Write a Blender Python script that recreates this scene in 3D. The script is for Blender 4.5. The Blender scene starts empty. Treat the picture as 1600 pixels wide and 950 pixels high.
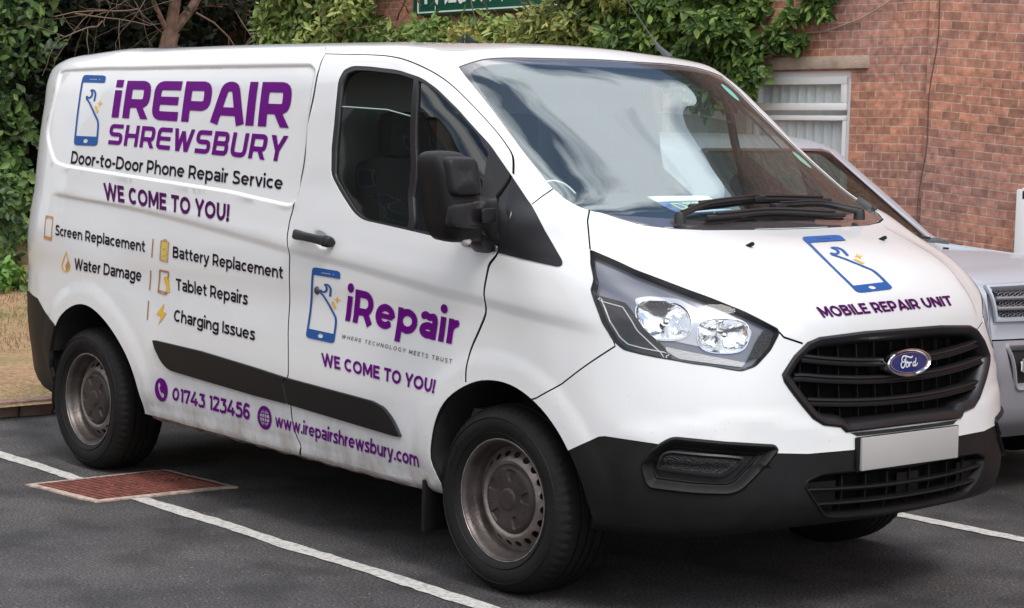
import bpy, bmesh, math, random
import numpy as np
from mathutils import Vector, Matrix
from mathutils.geometry import delaunay_2d_cdt
random.seed(7); RNG = np.random.default_rng(7)
scene = bpy.context.scene
C = scene.collection

# ------------------------------------------------------------------ camera
CAM = (5.12370866, -5.60067673, 1.66035137)
yaw, pitch, roll, fpx = 2.53266650, -0.0921867989, 0.0130051834, 3055.75157
cd = bpy.data.cameras.new('camera'); cam = bpy.data.objects.new('camera', cd); C.objects.link(cam)
cd.sensor_fit = 'HORIZONTAL'; cd.sensor_width = 36.0
cd.lens = fpx / 1600 * 36.0
cd.shift_x = 400 / 1600.0
cd.clip_start = 0.1; cd.clip_end = 2000
f = Vector((math.cos(pitch) * math.cos(yaw), math.cos(pitch) * math.sin(yaw), math.sin(pitch)))
r0 = f.cross(Vector((0, 0, 1))).normalized(); u0 = r0.cross(f)
rr = math.cos(roll) * r0 + math.sin(roll) * u0; uu = -math.sin(roll) * r0 + math.cos(roll) * u0
M = Matrix((rr, uu, -f)).transposed().to_4x4(); M.translation = Vector(CAM)
cam.matrix_world = M
scene.camera = cam

# ------------------------------------------------------------------ light
SUN_EL, SUN_AZ = math.radians(52), math.radians(-20)     # azimuth measured from +X (ahead of the van) towards +Y
scene.view_settings.view_transform = 'Standard'; scene.view_settings.look = 'None'
scene.view_settings.exposure = 0.27; scene.view_settings.gamma = 1.0
world = bpy.data.worlds.new('World'); scene.world = world; world.use_nodes = True
nt = world.node_tree; nt.nodes.clear()
out = nt.nodes.new('ShaderNodeOutputWorld'); bg = nt.nodes.new('ShaderNodeBackground'); bg2 = nt.nodes.new('ShaderNodeBackground')
sky = nt.nodes.new('ShaderNodeTexSky'); sky.sky_type = 'NISHITA'; sky.sun_disc = False
sky.sun_elevation = SUN_EL; sky.sun_rotation = math.pi / 2 - SUN_AZ
mix = nt.nodes.new('ShaderNodeMixShader'); tc = nt.nodes.new('ShaderNodeTexCoord')
mp = nt.nodes.new('ShaderNodeMapping'); mp.inputs['Scale'].default_value = (1.3, 1.3, 3.2); mp.inputs['Location'].default_value = (3.3, 3.7, .3)
nz = nt.nodes.new('ShaderNodeTexNoise'); nz.inputs['Scale'].default_value = 1.7; nz.inputs['Detail'].default_value = 7; nz.inputs['Roughness'].default_value = .55
cr = nt.nodes.new('ShaderNodeValToRGB'); cr.color_ramp.elements[0].position = .42; cr.color_ramp.elements[1].position = .54
nt.links.new(tc.outputs['Generated'], mp.inputs['Vector']); nt.links.new(mp.outputs['Vector'], nz.inputs['Vector'])
nt.links.new(nz.outputs['Fac'], cr.inputs['Fac'])
bg.inputs['Strength'].default_value = .15
nt.links.new(sky.outputs['Color'], bg.inputs['Color'])
bg2.inputs['Color'].default_value = (.975, .985, 1, 1); bg2.inputs['Strength'].default_value = 1.2
# overcast sky: three times brighter at the zenith than at the horizon
sz = nt.nodes.new('ShaderNodeSeparateXYZ'); nt.links.new(tc.outputs['Generated'], sz.inputs[0])
zr = nt.nodes.new('ShaderNodeMapRange'); zr.inputs['From Min'].default_value = 0; zr.inputs['From Max'].default_value = 1; zr.inputs['To Min'].default_value = .58; zr.inputs['To Max'].default_value = 2.75
nt.links.new(sz.outputs['Z'], zr.inputs['Value']); nt.links.new(zr.outputs[0], bg2.inputs['Strength'])
nt.links.new(cr.outputs['Color'], mix.inputs['Fac']); nt.links.new(bg.outputs[0], mix.inputs[1]); nt.links.new(bg2.outputs[0], mix.inputs[2])
nt.links.new(mix.outputs[0], out.inputs['Surface'])
sl = bpy.data.lights.new('sun', 'SUN'); so = bpy.data.objects.new('sun', sl); C.objects.link(so)
sl.energy = 1.45; sl.angle = math.radians(14); sl.color = (1, .97, .93)
sd = Vector((math.cos(SUN_EL) * math.cos(SUN_AZ), math.cos(SUN_EL) * math.sin(SUN_AZ), math.sin(SUN_EL)))
so.rotation_euler = sd.to_track_quat('Z', 'Y').to_euler()

# ------------------------------------------------------------------ materials
MATS = {}
def mat(name, col=(.5, .5, .5), rough=.5, metal=0, coat=0, spec=.5, bump=None, var=None, emis=None, coat_rough=.03):
    """bump=(scale,strength), var=(scale,amount[,detail]) brightness variation of the base colour"""
    if name in MATS: return MATS[name]
    m = bpy.data.materials.new(name); m.use_nodes = True; n = m.node_tree.nodes; l = m.node_tree.links
    b = n['Principled BSDF']
    b.inputs['Base Color'].default_value = (*col, 1); b.inputs['Roughness'].default_value = rough
    b.inputs['Metallic'].default_value = metal; b.inputs['Coat Weight'].default_value = coat
    b.inputs['Coat Roughness'].default_value = coat_rough; b.inputs['Specular IOR Level'].default_value = spec
    if bump or var: t = n.new('ShaderNodeTexCoord')
    if var:
        z = n.new('ShaderNodeTexNoise'); z.inputs['Scale'].default_value = var[0]; z.inputs['Detail'].default_value = 6
        l.new(t.outputs['Object'], z.inputs['Vector'])
        r = n.new('ShaderNodeMapRange'); r.inputs['From Min'].default_value = .3; r.inputs['From Max'].default_value = .7
        r.inputs['To Min'].default_value = 1 - var[1]; r.inputs['To Max'].default_value = 1 + var[1]
        l.new(z.outputs['Fac'], r.inputs['Value'])
        x = n.new('ShaderNodeMix'); x.data_type = 'RGBA'; x.blend_type = 'MULTIPLY'; x.inputs[0].default_value = 1
        x.inputs[6].default_value = (*col, 1); l.new(r.outputs[0], x.inputs[7]); l.new(x.outputs[2], b.inputs['Base Color'])
    if bump:
        z = n.new('ShaderNodeTexNoise'); z.inputs['Scale'].default_value = bump[0]; z.inputs['Detail'].default_value = 5
        l.new(t.outputs['Object'], z.inputs['Vector'])
        q = n.new('ShaderNodeBump'); q.inputs['Strength'].default_value = bump[1]; q.inputs['Distance'].default_value = .01
        l.new(z.outputs['Fac'], q.inputs['Height']); l.new(q.outputs[0], b.inputs['Normal'])
    if emis: b.inputs['Emission Color'].default_value = (*emis, 1); b.inputs['Emission Strength'].default_value = 1
    MATS[name] = m; return m
def glass(name, tint, ior=1.5, film=0.0, filmcol=(.5, .55, .55), rough=0.0, refl=(1, 1, 1)):
    if name in MATS: return MATS[name]
    m = bpy.data.materials.new(name); m.use_nodes = True; n = m.node_tree.nodes; l = m.node_tree.links; n.clear()
    o = n.new('ShaderNodeOutputMaterial'); tr = n.new('ShaderNodeBsdfTransparent'); tr.inputs[0].default_value = (*tint, 1)
    gl = n.new('ShaderNodeBsdfGlossy'); gl.inputs['Roughness'].default_value = rough; gl.inputs[0].default_value = (*refl, 1); fr = n.new('ShaderNodeFresnel'); gb_ = n.new('ShaderNodeNewGeometry'); im = n.new('ShaderNodeMix'); im.inputs[2].default_value = ior; im.inputs[3].default_value = 1 / ior; l.new(gb_.outputs['Backfacing'], im.inputs[0]); l.new(im.outputs[0], fr.inputs[0])     # thin sheet: the same mirror from either side
    df = n.new('ShaderNodeBsdfDiffuse'); df.inputs[0].default_value = (*filmcol, 1)
    m1 = n.new('ShaderNodeMixShader'); m1.inputs[0].default_value = film; m2 = n.new('ShaderNodeMixShader')
    l.new(tr.outputs[0], m1.inputs[1]); l.new(df.outputs[0], m1.inputs[2]); l.new(fr.outputs[0], m2.inputs[0])
    l.new(m1.outputs[0], m2.inputs[1]); l.new(gl.outputs[0], m2.inputs[2]); l.new(m2.outputs[0], o.inputs[0])
    MATS[name] = m; return m
def paint_with_dirt(name, col, dirt=(.27, .22, .175), zlo=.30, zhi=.72, amount=1.0):
    m = mat(name, col, .38, 0, .9, .5); n = m.node_tree.nodes; l = m.node_tree.links; b = n['Principled BSDF']
    g = n.new('ShaderNodeNewGeometry'); sp = n.new('ShaderNodeSeparateXYZ'); l.new(g.outputs['Position'], sp.inputs[0])
    r = n.new('ShaderNodeMapRange'); r.inputs['From Min'].default_value = zhi; r.inputs['From Max'].default_value = zlo
    l.new(sp.outputs['Z'], r.inputs['Value'])
    z = n.new('ShaderNodeTexNoise'); z.inputs['Scale'].default_value = 9; z.inputs['Detail'].default_value = 8; z.inputs['Roughness'].default_value = .7
    mpn = n.new('ShaderNodeMapping'); mpn.inputs['Scale'].default_value = (1, 1, .35); l.new(g.outputs['Position'], mpn.inputs['Vector']); l.new(mpn.outputs[0], z.inputs['Vector'])
    p = n.new('ShaderNodeMath'); p.operation = 'POWER'; l.new(r.outputs[0], p.inputs[0]); p.inputs[1].default_value = 2.2
    q = n.new('ShaderNodeMapRange'); q.inputs['From Min'].default_value = .38; q.inputs['From Max'].default_value = .68; l.new(z.outputs['Fac'], q.inputs['Value'])
    k = n.new('ShaderNodeMath'); k.operation = 'MULTIPLY'; l.new(p.outputs[0], k.inputs[0]); l.new(q.outputs[0], k.inputs[1])
    # fine specks of road grime
    v = n.new('ShaderNodeTexNoise'); v.inputs['Scale'].default_value = 130; v.inputs['Detail'].default_value = 2; l.new(g.outputs['Position'], v.inputs['Vector'])
    vr = n.new('ShaderNodeMapRange'); vr.inputs['From Min'].default_value = .70; vr.inputs['From Max'].default_value = .76; l.new(v.outputs['Fac'], vr.inputs['Value'])
    vz = n.new('ShaderNodeMapRange'); vz.inputs['From Min'].default_value = 1.1; vz.inputs['From Max'].default_value = .6; l.new(sp.outputs['Z'], vz.inputs['Value'])
    vm = n.new('ShaderNodeMath'); vm.operation = 'MULTIPLY'; l.new(vr.outputs[0], vm.inputs[0]); l.new(vz.outputs[0], vm.inputs[1])
    vm2 = n.new('ShaderNodeMath'); vm2.operation = 'MULTIPLY'; l.new(vm.outputs[0], vm2.inputs[0]); vm2.inputs[1].default_value = .7
    mx = n.new('ShaderNodeMath'); mx.operation = 'MAXIMUM'; l.new(vm2.outputs[0], mx.inputs[1])
    k2 = n.new('ShaderNodeMath'); k2.operation = 'MULTIPLY'; l.new(k.outputs[0], k2.inputs[0]); k2.inputs[1].default_value = amount; l.new(k2.outputs[0], mx.inputs[0])
    # faint large-scale unevenness of the wax film
    x = n.new('ShaderNodeMix'); x.data_type = 'RGBA'; l.new(mx.outputs[0], x.inputs[0]); x.inputs[6].default_value = (*col, 1); x.inputs[7].default_value = (*dirt, 1)
    l.new(x.outputs[2], b.inputs['Base Color'])
    w = n.new('ShaderNodeMapRange'); w.inputs['To Min'].default_value = .9; w.inputs['To Max'].default_value = .25; l.new(mx.outputs[0], w.inputs['Value']); l.new(w.outputs[0], b.inputs['Coat Weight'])
    bn = n.new('ShaderNodeTexNoise'); bn.inputs['Scale'].default_value = 1.6; bn.inputs['Detail'].default_value = 3; l.new(g.outputs['Position'], bn.inputs['Vector'])
    bp = n.new('ShaderNodeBump'); bp.inputs['Strength'].default_value = .25; bp.inputs['Distance'].default_value = .012; l.new(bn.outputs['Fac'], bp.inputs['Height'])
    l.new(bp.outputs[0], b.inputs['Normal']); l.new(bp.outputs[0], b.inputs['Coat Normal'])
    return m
WHITE = paint_with_dirt('white_paint', (.69, .69, .69))
PLAST = mat('black_textured_plastic', (.0085, .0078, .0083), .46, spec=.22, bump=(420, .25), var=(6, .3))
GLOSSB = mat('dark_grey_trim', (.013, .012, .0135), .33, spec=.38, bump=(300, .08))
RUBBER_AND_SHADE = mat('window_rubber_and_gap_shade', (.012, .012, .012), .45)  # window rubber; also colours shut-line walls dark to imitate shade
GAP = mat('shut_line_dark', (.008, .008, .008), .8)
DARK = mat('dark_underbody', (.012, .011, .011), .85, bump=(20, .5))  # near-black base colour for underbody and wheel arch liners
WS = glass('windscreen_glass', (.84, .93, .90), 2.15, .03, (.55, .62, .60), refl=(.86, .96, 1))
SG = glass('side_window_glass', (.50, .56, .53), 1.6)
FRIT = mat('windscreen_border_print', (.085, .075, .08), .10, coat=1); FRIT.node_tree.nodes['Principled BSDF'].inputs['Coat IOR'].default_value = 1.9
TYRE = mat('tyre_rubber', (.0085, .0078, .0078), .62, spec=.22, bump=(60, .25), var=(5, .3))
RIM = mat('brown_dusty_steel', (.105, .088, .082), .38, .6, bump=(80, .15), var=(9, .45))
CAPM = mat('hub_cap_plastic', (.040, .030, .028), .45, spec=.35, bump=(60, .1), var=(12, .3))
CHROME = mat('chrome', (.85, .85, .86), .08, 1)
PURPLE = mat('purple_vinyl', (.115, .0, .165), .5, spec=.12)
DKPURP = mat('dark_purple_vinyl', (.065, .0, .075), .5, spec=.12)
BLACKV = mat('black_vinyl', (.012, .004, .012), .5, spec=.12)
BLUEV = mat('blue_vinyl', (.022, .085, .28), .5, spec=.12)
GOLDV = mat('gold_vinyl', (.72, .42, .045), .35)
ORNV = mat('orange_brown_vinyl', (.50, .22, .05), .35)
YELV = mat('mustard_vinyl', (.58, .45, .06), .35)
WHITEV = mat('white_vinyl', (.78, .78, .79), .35)

# ------------------------------------------------------------------ object helpers
def tag(o, label=None, cat=None, group=None, kind=None):
    if label: o['label'] = label
    if cat: o['category'] = cat
    if group: o['group'] = group
    if kind: o['kind'] = kind
    return o
def thing(name, label, cat, loc=(0, 0, 0), rotz=0, group=None):
    o = bpy.data.objects.new(name, None); C.objects.link(o); o.location = loc; o.rotation_euler = (0, 0, rotz)
    o.empty_display_size = .2
    return tag(o, label, cat, group)
def obj(name, V, F, m, parent=None, smooth=False, normals=None, midx=None, sharp=None):
    me = bpy.data.meshes.new(name)
    V = np.asarray(V, dtype=float).reshape(-1, 3)
    me.from_pydata([tuple(v) for v in V], [], [tuple(int(i) for i in q) for q in F])
    for mm in (m if isinstance(m, (list, tuple)) else [m]): me.materials.append(mm)
    if midx is not None: me.polygons.foreach_set('material_index', np.asarray(midx, dtype=np.int32))
    if smooth is not False:
        me.polygons.foreach_set('use_smooth', np.ones(len(me.polygons), dtype=bool) if smooth is True else np.asarray(smooth, dtype=bool))
    me.update()
    if normals is not None: me.normals_split_custom_set_from_vertices([tuple(v) for v in normals])
    elif sharp is not None:
        me.set_sharp_from_angle(angle=math.radians(sharp))
    o = bpy.data.objects.new(name, me); C.objects.link(o)
    if parent: o.parent = parent
    return o
class MB:
    """collects shapes into one mesh"""
    def __init__(s): s.V = []; s.F = []; s.M = []; s.S = []
    def add(s, V, F, mi=0, sm=False):
        b = len(s.V); s.V += [tuple(v) for v in V]; s.F += [tuple(b + i for i in f) for f in F]; s.M += [mi] * len(F); s.S += [sm] * len(F); return s
    def box(s, c, d, mi=0, rot=None, bev=0):
        hx, hy, hz = d[0] / 2, d[1] / 2, d[2] / 2
        if bev <= 0:
            V = [Vector((x * hx, y * hy, z * hz)) for x in (-1, 1) for y in (-1, 1) for z in (-1, 1)]
            F = [(0, 1, 3, 2), (4, 6, 7, 5), (0, 4, 5, 1), (2, 3, 7, 6), (0, 2, 6, 4), (1, 5, 7, 3)]
        else:
            bm = bmesh.new(); bmesh.ops.create_cube(bm, size=1)
            for v in bm.verts: v.co = Vector((v.co.x * d[0], v.co.y * d[1], v.co.z * d[2]))
            bmesh.ops.bevel(bm, geom=bm.edges[:], offset=min(bev, min(d) * .49), segments=2, profile=.6, affect='EDGES')
            bm.verts.index_update(); V = [v.co.copy() for v in bm.verts]; F = [tuple(v.index for v in f.verts) for f in bm.faces]; bm.free()
        if rot is not None: V = [rot @ v for v in V]
        s.add([v + Vector(c) for v in V], F, mi, bev > 0); return s
    def tube(s, pts, r, n=8, mi=0, cap=True, closed=False):
        pts = [Vector(p) for p in pts]; V = []; F = []; N = len(pts); up = None
        rs = r if isinstance(r, (list, tuple)) else [r] * N
        for i, p in enumerate(pts):
            if closed: t = (pts[(i + 1) % N] - pts[i - 1])
            else: t = (pts[min(i + 1, N - 1)] - pts[max(i - 1, 0)])
            t.normalize()
            if up is None: up = Vector((0, 0, 1)) if abs(t.z) < .9 else Vector((1, 0, 0))
            a = t.cross(up).normalized(); b = a.cross(t).normalized(); up = b
            for k in range(n):
                th = 2 * math.pi * k / n; V.append(p + a * math.cos(th) * rs[i] + b * math.sin(th) * rs[i])
        R = N if closed else N - 1
        for i in range(R):
            for k in range(n):
                j = (i + 1) % N
                F.append((i * n + k, i * n + (k + 1) % n, j * n + (k + 1) % n, j * n + k))
        if cap and not closed: F.append(tuple(range(n))[::-1]); F.append(tuple((N - 1) * n + k for k in range(n)))
        s.add(V, F, mi, True); return s
    def lathe(s, prof, n=64, axis='Y', c=(0, 0, 0), mi=0):
        V = []; F = []; N = len(prof)
        for k in range(n):
            th = 2 * math.pi * k / n
            for (r, h) in prof:
                q = {'Y': (r * math.cos(th), h, r * math.sin(th)), 'Z': (r * math.cos(th), r * math.sin(th), h), 'X': (h, r * math.cos(th), r * math.sin(th))}[axis]
                V.append(Vector(q) + Vector(c))
        for k in range(n):
            for i in range(N - 1):
                a = k * N + i; b = ((k + 1) % n) * N + i; F.append((a, b, b + 1, a + 1))
        s.add(V, F, mi, True); return s
    def build(s, name, m, parent=None, sharp=35):
        me = bpy.data.meshes.new(name); me.from_pydata(s.V, [], s.F)
        for mm in (m if isinstance(m, (list, tuple)) else [m]): me.materials.append(mm)
        me.polygons.foreach_set('material_index', np.array(s.M, dtype=np.int32)); me.polygons.foreach_set('use_smooth', np.array(s.S, dtype=bool))
        me.update(); bm = bmesh.new(); bm.from_mesh(me); bmesh.ops.recalc_face_normals(bm, faces=bm.faces); bm.to_mesh(me); bm.free()
        me.set_sharp_from_angle(angle=math.radians(sharp))
        o = bpy.data.objects.new(name, me); C.objects.link(o)
        if parent: o.parent = parent
        return o
def box_obj(name, c, d, m, parent=None, bev=0, rot=None): return MB().box(c, d, 0, rot, bev).build(name, m, parent)

# ------------------------------------------------------------------ van body surface: a net of sections, interpolated
# control net: each row = (half width rear side, front nodes k0..k7 as (x,y,z))
def _row(z,front,w,rear_dx=0.0,zs=None,zr=None):
    """front: 8 (x,y) or (x,y,z); then side nodes, then rear nodes"""
    P=[]
    for p in front: P.append((p[0],p[1],p[2] if len(p)>2 else z))
    x7,y7,z7=P[-1]
    zs=z if zs is None else zs; zr=zs if zr is None else zr
    for f,g in ((.08,.45),(.2,.85),(.4,1),(.6,1),(.8,1),(1,1)):
        P.append((x7+(-3.25-x7)*f, y7+(w-y7)*g, z7+(zs-z7)*min(1,f*2)))
    for x,k,q in ((-3.45,.992,.25),(-3.62,.965,.5),(-3.76,.91,.75),(-3.85,.82,1),(-3.895,.68,1),(-3.915,.35,1),(-3.92,0,1)):
        P.append((x+rear_dx,w*k,zs+(zr-zs)*q))
    return P
ROWS=[
 _row(.295,[(.90,0),(.88,.3),(.835,.55),(.76,.70),(.66,.79),(.55,.85),(.43,.885),(.30,.90)],.90,.26),
 _row(.325,[(.965,0),(.95,.3),(.90,.55),(.82,.72),(.715,.815),(.59,.88),(.45,.925),(.30,.94)],.94,.21),
 _row(.39,[(.993,0),(.978,.3),(.93,.55),(.852,.72),(.75,.825),(.62,.90),(.47,.945),(.30,.968)],.966,.17),
 _row(.49,[(1.0,0),(.985,.3),(.938,.55),(.865,.72),(.765,.835),(.635,.91),(.48,.957),(.30,.982)],.980,.13),
 _row(.62,[(.985,0),(.97,.3),(.925,.55),(.853,.71),(.758,.825),(.633,.908),(.48,.96),(.30,.985)],.985,.10),
 _row(.80,[(.967,0),(.952,.3),(.91,.55),(.845,.69),(.745,.81),(.615,.90),(.46,.955),(.30,.980)],.980,.075),
 _row(.95,[(.955,0),(.94,.3),(.895,.53),(.828,.66),(.73,.785),(.60,.88),(.45,.943),(.28,.974)],.974,.07),
 _row(1.04,[(.945,0),(.93,.3),(.882,.51),(.815,.645),(.715,.775),(.585,.87),(.43,.935),(.25,.974)],.980,.07),
 _row(1.12,[(.92,0),(.90,.25),(.85,.47),(.775,.62),(.665,.76),(.54,.855),(.395,.925),(.21,.966)],.978,.075),
 _row(1.20,[(.835,0),(.815,.25),(.755,.46),(.67,.62),(.56,.76),(.445,.85),(.30,.915),(.13,.955)],.969,.08),
 _row(1.26,[(.69,0),(.67,.24),(.615,.45),(.535,.61),(.44,.75),(.34,.845),(.21,.90),(.06,.938)],.960,.085),
 _row(1.31,[(.42,0,1.32),(.41,.24,1.323),(.38,.46,1.33),(.34,.62,1.335),(.285,.75,1.34),(.21,.845,1.335),(.10,.89,1.33),(-.03,.922,1.32)],.952,.09),
 _row(1.40,[(.25,0),(.24,.26),(.215,.48),(.18,.64),(.13,.755),(.065,.825),(-.03,.868),(-.15,.898)],.938,.085),
 _row(1.50,[(.085,0),(.075,.26),(.05,.48),(.015,.63),(-.03,.74),(-.08,.805),(-.16,.845),(-.27,.876)],.920,.075),
 _row(1.60,[(-.07,0),(-.08,.26),(-.105,.48),(-.14,.62),(-.18,.725),(-.225,.788),(-.30,.827),(-.41,.855)],.900,.065),
 _row(1.74,[(-.28,0),(-.29,.26),(-.31,.47),(-.34,.60),(-.38,.70),(-.42,.76),(-.49,.795),(-.59,.822)],.868,.055),
 _row(1.86,[(-.455,0),(-.465,.25),(-.485,.45),(-.515,.58),(-.55,.665),(-.59,.72),(-.65,.755),(-.74,.785)],.832,.06),
 _row(1.92,[(-.555,0),(-.565,.24),(-.585,.43),(-.61,.55),(-.64,.63),(-.68,.685),(-.74,.72),(-.82,.752)],.800,.06,1.93,1.92),
 _row(1.96,[(-.64,0,1.965),(-.65,.23,1.962),(-.67,.40,1.955),(-.69,.51,1.95),(-.72,.58,1.948),(-.765,.63,1.95),(-.82,.665,1.953),(-.90,.695,1.957)],.745,.07,1.973,1.955),
 _row(1.98,[(-.78,0,1.987),(-.785,.21,1.984),(-.80,.34,1.978),(-.83,.43,1.974),(-.865,.49,1.973),(-.90,.53,1.974),(-.95,.56,1.976),(-1.0,.59,1.98)],.65,.10,1.998,1.975),
 _row(2.00,[(-1.1,0,2.005),(-1.1,.14,2.003),(-1.11,.21,2.003),(-1.125,.26,2.003),(-1.14,.30,2.002),(-1.155,.33,2.002),(-1.175,.35,2.002),(-1.2,.36,2.002)],.38,.22,2.012,1.985),
 _row(2.01,[(-1.3,0,2.012)]+[(-1.3-.01*i,.004,2.012) for i in range(1,8)],.004,.45,2.016,1.985),
]
NET=np.array(ROWS)            # (J,K,3)
for _j,_dy,_dx in ((13,.012,.0),(14,.025,.01),(15,.045,.03),(16,.055,.045),(17,.055,.045),(18,.05,.03),(19,.04,.0),(20,.03,0)):
    _k=np.array([0,.1,.35,.6,.8,1,1,1]+[.9,.7,.4,.2,.1]+[0]*8)
    NET[_j,:,1]+=_dy*_k; NET[_j,:,0]+=_dx*_k*np.array([1]*8+[.5,.2,0,0,0]+[0]*8)
for _j,_dz in ((0,.04),(1,.035),(2,.02)): NET[_j,:5,2]+=_dz*np.array([1,1,.9,.5,.15])
NET[16:20,:16,2]+=.006
NET[3:16,14:,0]+=.035*np.array([.3,.6,.9,1,1,1,1])
J,K,_=NET.shape

def _slopes(t,P):
    h=np.diff(t).reshape((-1,)+(1,)*(P.ndim-1)); d=np.diff(P,axis=0)/h
    m=np.empty_like(P); m[0]=d[0]; m[-1]=d[-1]; m[1:-1]=(d[:-1]*h[1:]+d[1:]*h[:-1])/(h[1:]+h[:-1]); return m
class Surf:
    """smooth half surface over (u,v); P() also covers the mirrored half through the sign of u.  u>0 is the side towards -Y"""
    def __init__(s,NET,ju,kv):
        kn=lambda A: np.concatenate([[0],np.cumsum(np.linalg.norm(np.diff(A,axis=0),axis=2).mean(1))])
        s.PP=np.swapaxes(NET,0,1); s.UK=kn(np.swapaxes(NET[ju],0,1)); s.VK=kn(NET[:,kv])
        s.MU=_slopes(s.UK,s.PP); s.MU[0,:,0]=0; s.MU[0,:,2]=0
        s.MV=np.swapaxes(_slopes(s.VK,NET),0,1); s.M2=np.swapaxes(_slopes(s.VK,np.swapaxes(s.MU,0,1)),0,1)
        s.UMAX=s.UK[-1]; s.VMAX=s.VK[-1]; s.disp=None
    def S(s,u,v):
        u=np.clip(np.asarray(u,float),0,s.UMAX); v=np.asarray(v,float)
        i=np.clip(np.searchsorted(s.UK,u,side='right')-1,0,len(s.UK)-2); j=np.clip(np.searchsorted(s.VK,v,side='right')-1,0,len(s.VK)-2)
        hu=(s.UK[i+1]-s.UK[i]); hv=(s.VK[j+1]-s.VK[j]); a=(u-s.UK[i])/hu; b=(v-s.VK[j])/hv
        H=lambda t:[x[...,None] for x in (2*t**3-3*t**2+1,t**3-2*t**2+t,-2*t**3+3*t**2,t**3-t**2)]
        a0,a1,a2,a3=H(a); b0,b1,b2,b3=H(b); hu=hu[...,None]; hv=hv[...,None]
        def row(k):
            return (b0*s.PP[k,j]+b1*hv*s.MV[k,j]+b2*s.PP[k,j+1]+b3*hv*s.MV[k,j+1],
                    b0*s.MU[k,j]+b1*hv*s.M2[k,j]+b2*s.MU[k,j+1]+b3*hv*s.M2[k,j+1])
        p0,m0=row(i); p1,m1=row(i+1)
        return a0*p0+a1*hu*m0+a2*p1+a3*hu*m1
    def nrm0(s,u,v,e=2e-3):
        a=s.S(u+e,v)-s.S(np.maximum(u-e,0),v); b=s.S(u,v+e)-s.S(u,v-e)
        n=np.cross(a,b)*1.0
        n=n/np.maximum(np.linalg.norm(n,axis=-1,keepdims=True),1e-12)
        return n            # for the +Y half
    def base(s,u,v):       # displaced, +Y half
        p=s.S(u,v); n=s.nrm0(u,v)
        if s.disp is not None: p=p+n*s.disp(u,v)[...,None]
        return p,n
    def P(s,u,v,off=0.0,side=1,want_n=True):
        """points and outward normals; side=+1: u>0 lies towards -Y"""
        u=np.asarray(u,float); v=np.asarray(v,float); au=np.abs(u); sg=np.where(u<0,-1.0,1.0)*side
        p,n0=s.base(au,v); p=p+n0*(off if np.isscalar(off) else np.asarray(off)[...,None])
        n=None
        if want_n:
            e=2.5e-3
            a=s.base(au+e,v)[0]-s.base(np.maximum(au-e,0),v)[0]; b=s.base(au,v+e)[0]-s.base(au,v-e)[0]
            n=np.cross(a,b); n/=np.maximum(np.linalg.norm(n,axis=-1,keepdims=True),1e-12)
            n[...,1]=np.where(au<1e-6,0,n[...,1])
            n=n.copy(); n[...,1]*=-sg
        p=p.copy(); p[...,1]*=-sg
        return p,n
VS=Surf(NET,slice(2,8),slice(0,14))
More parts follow.
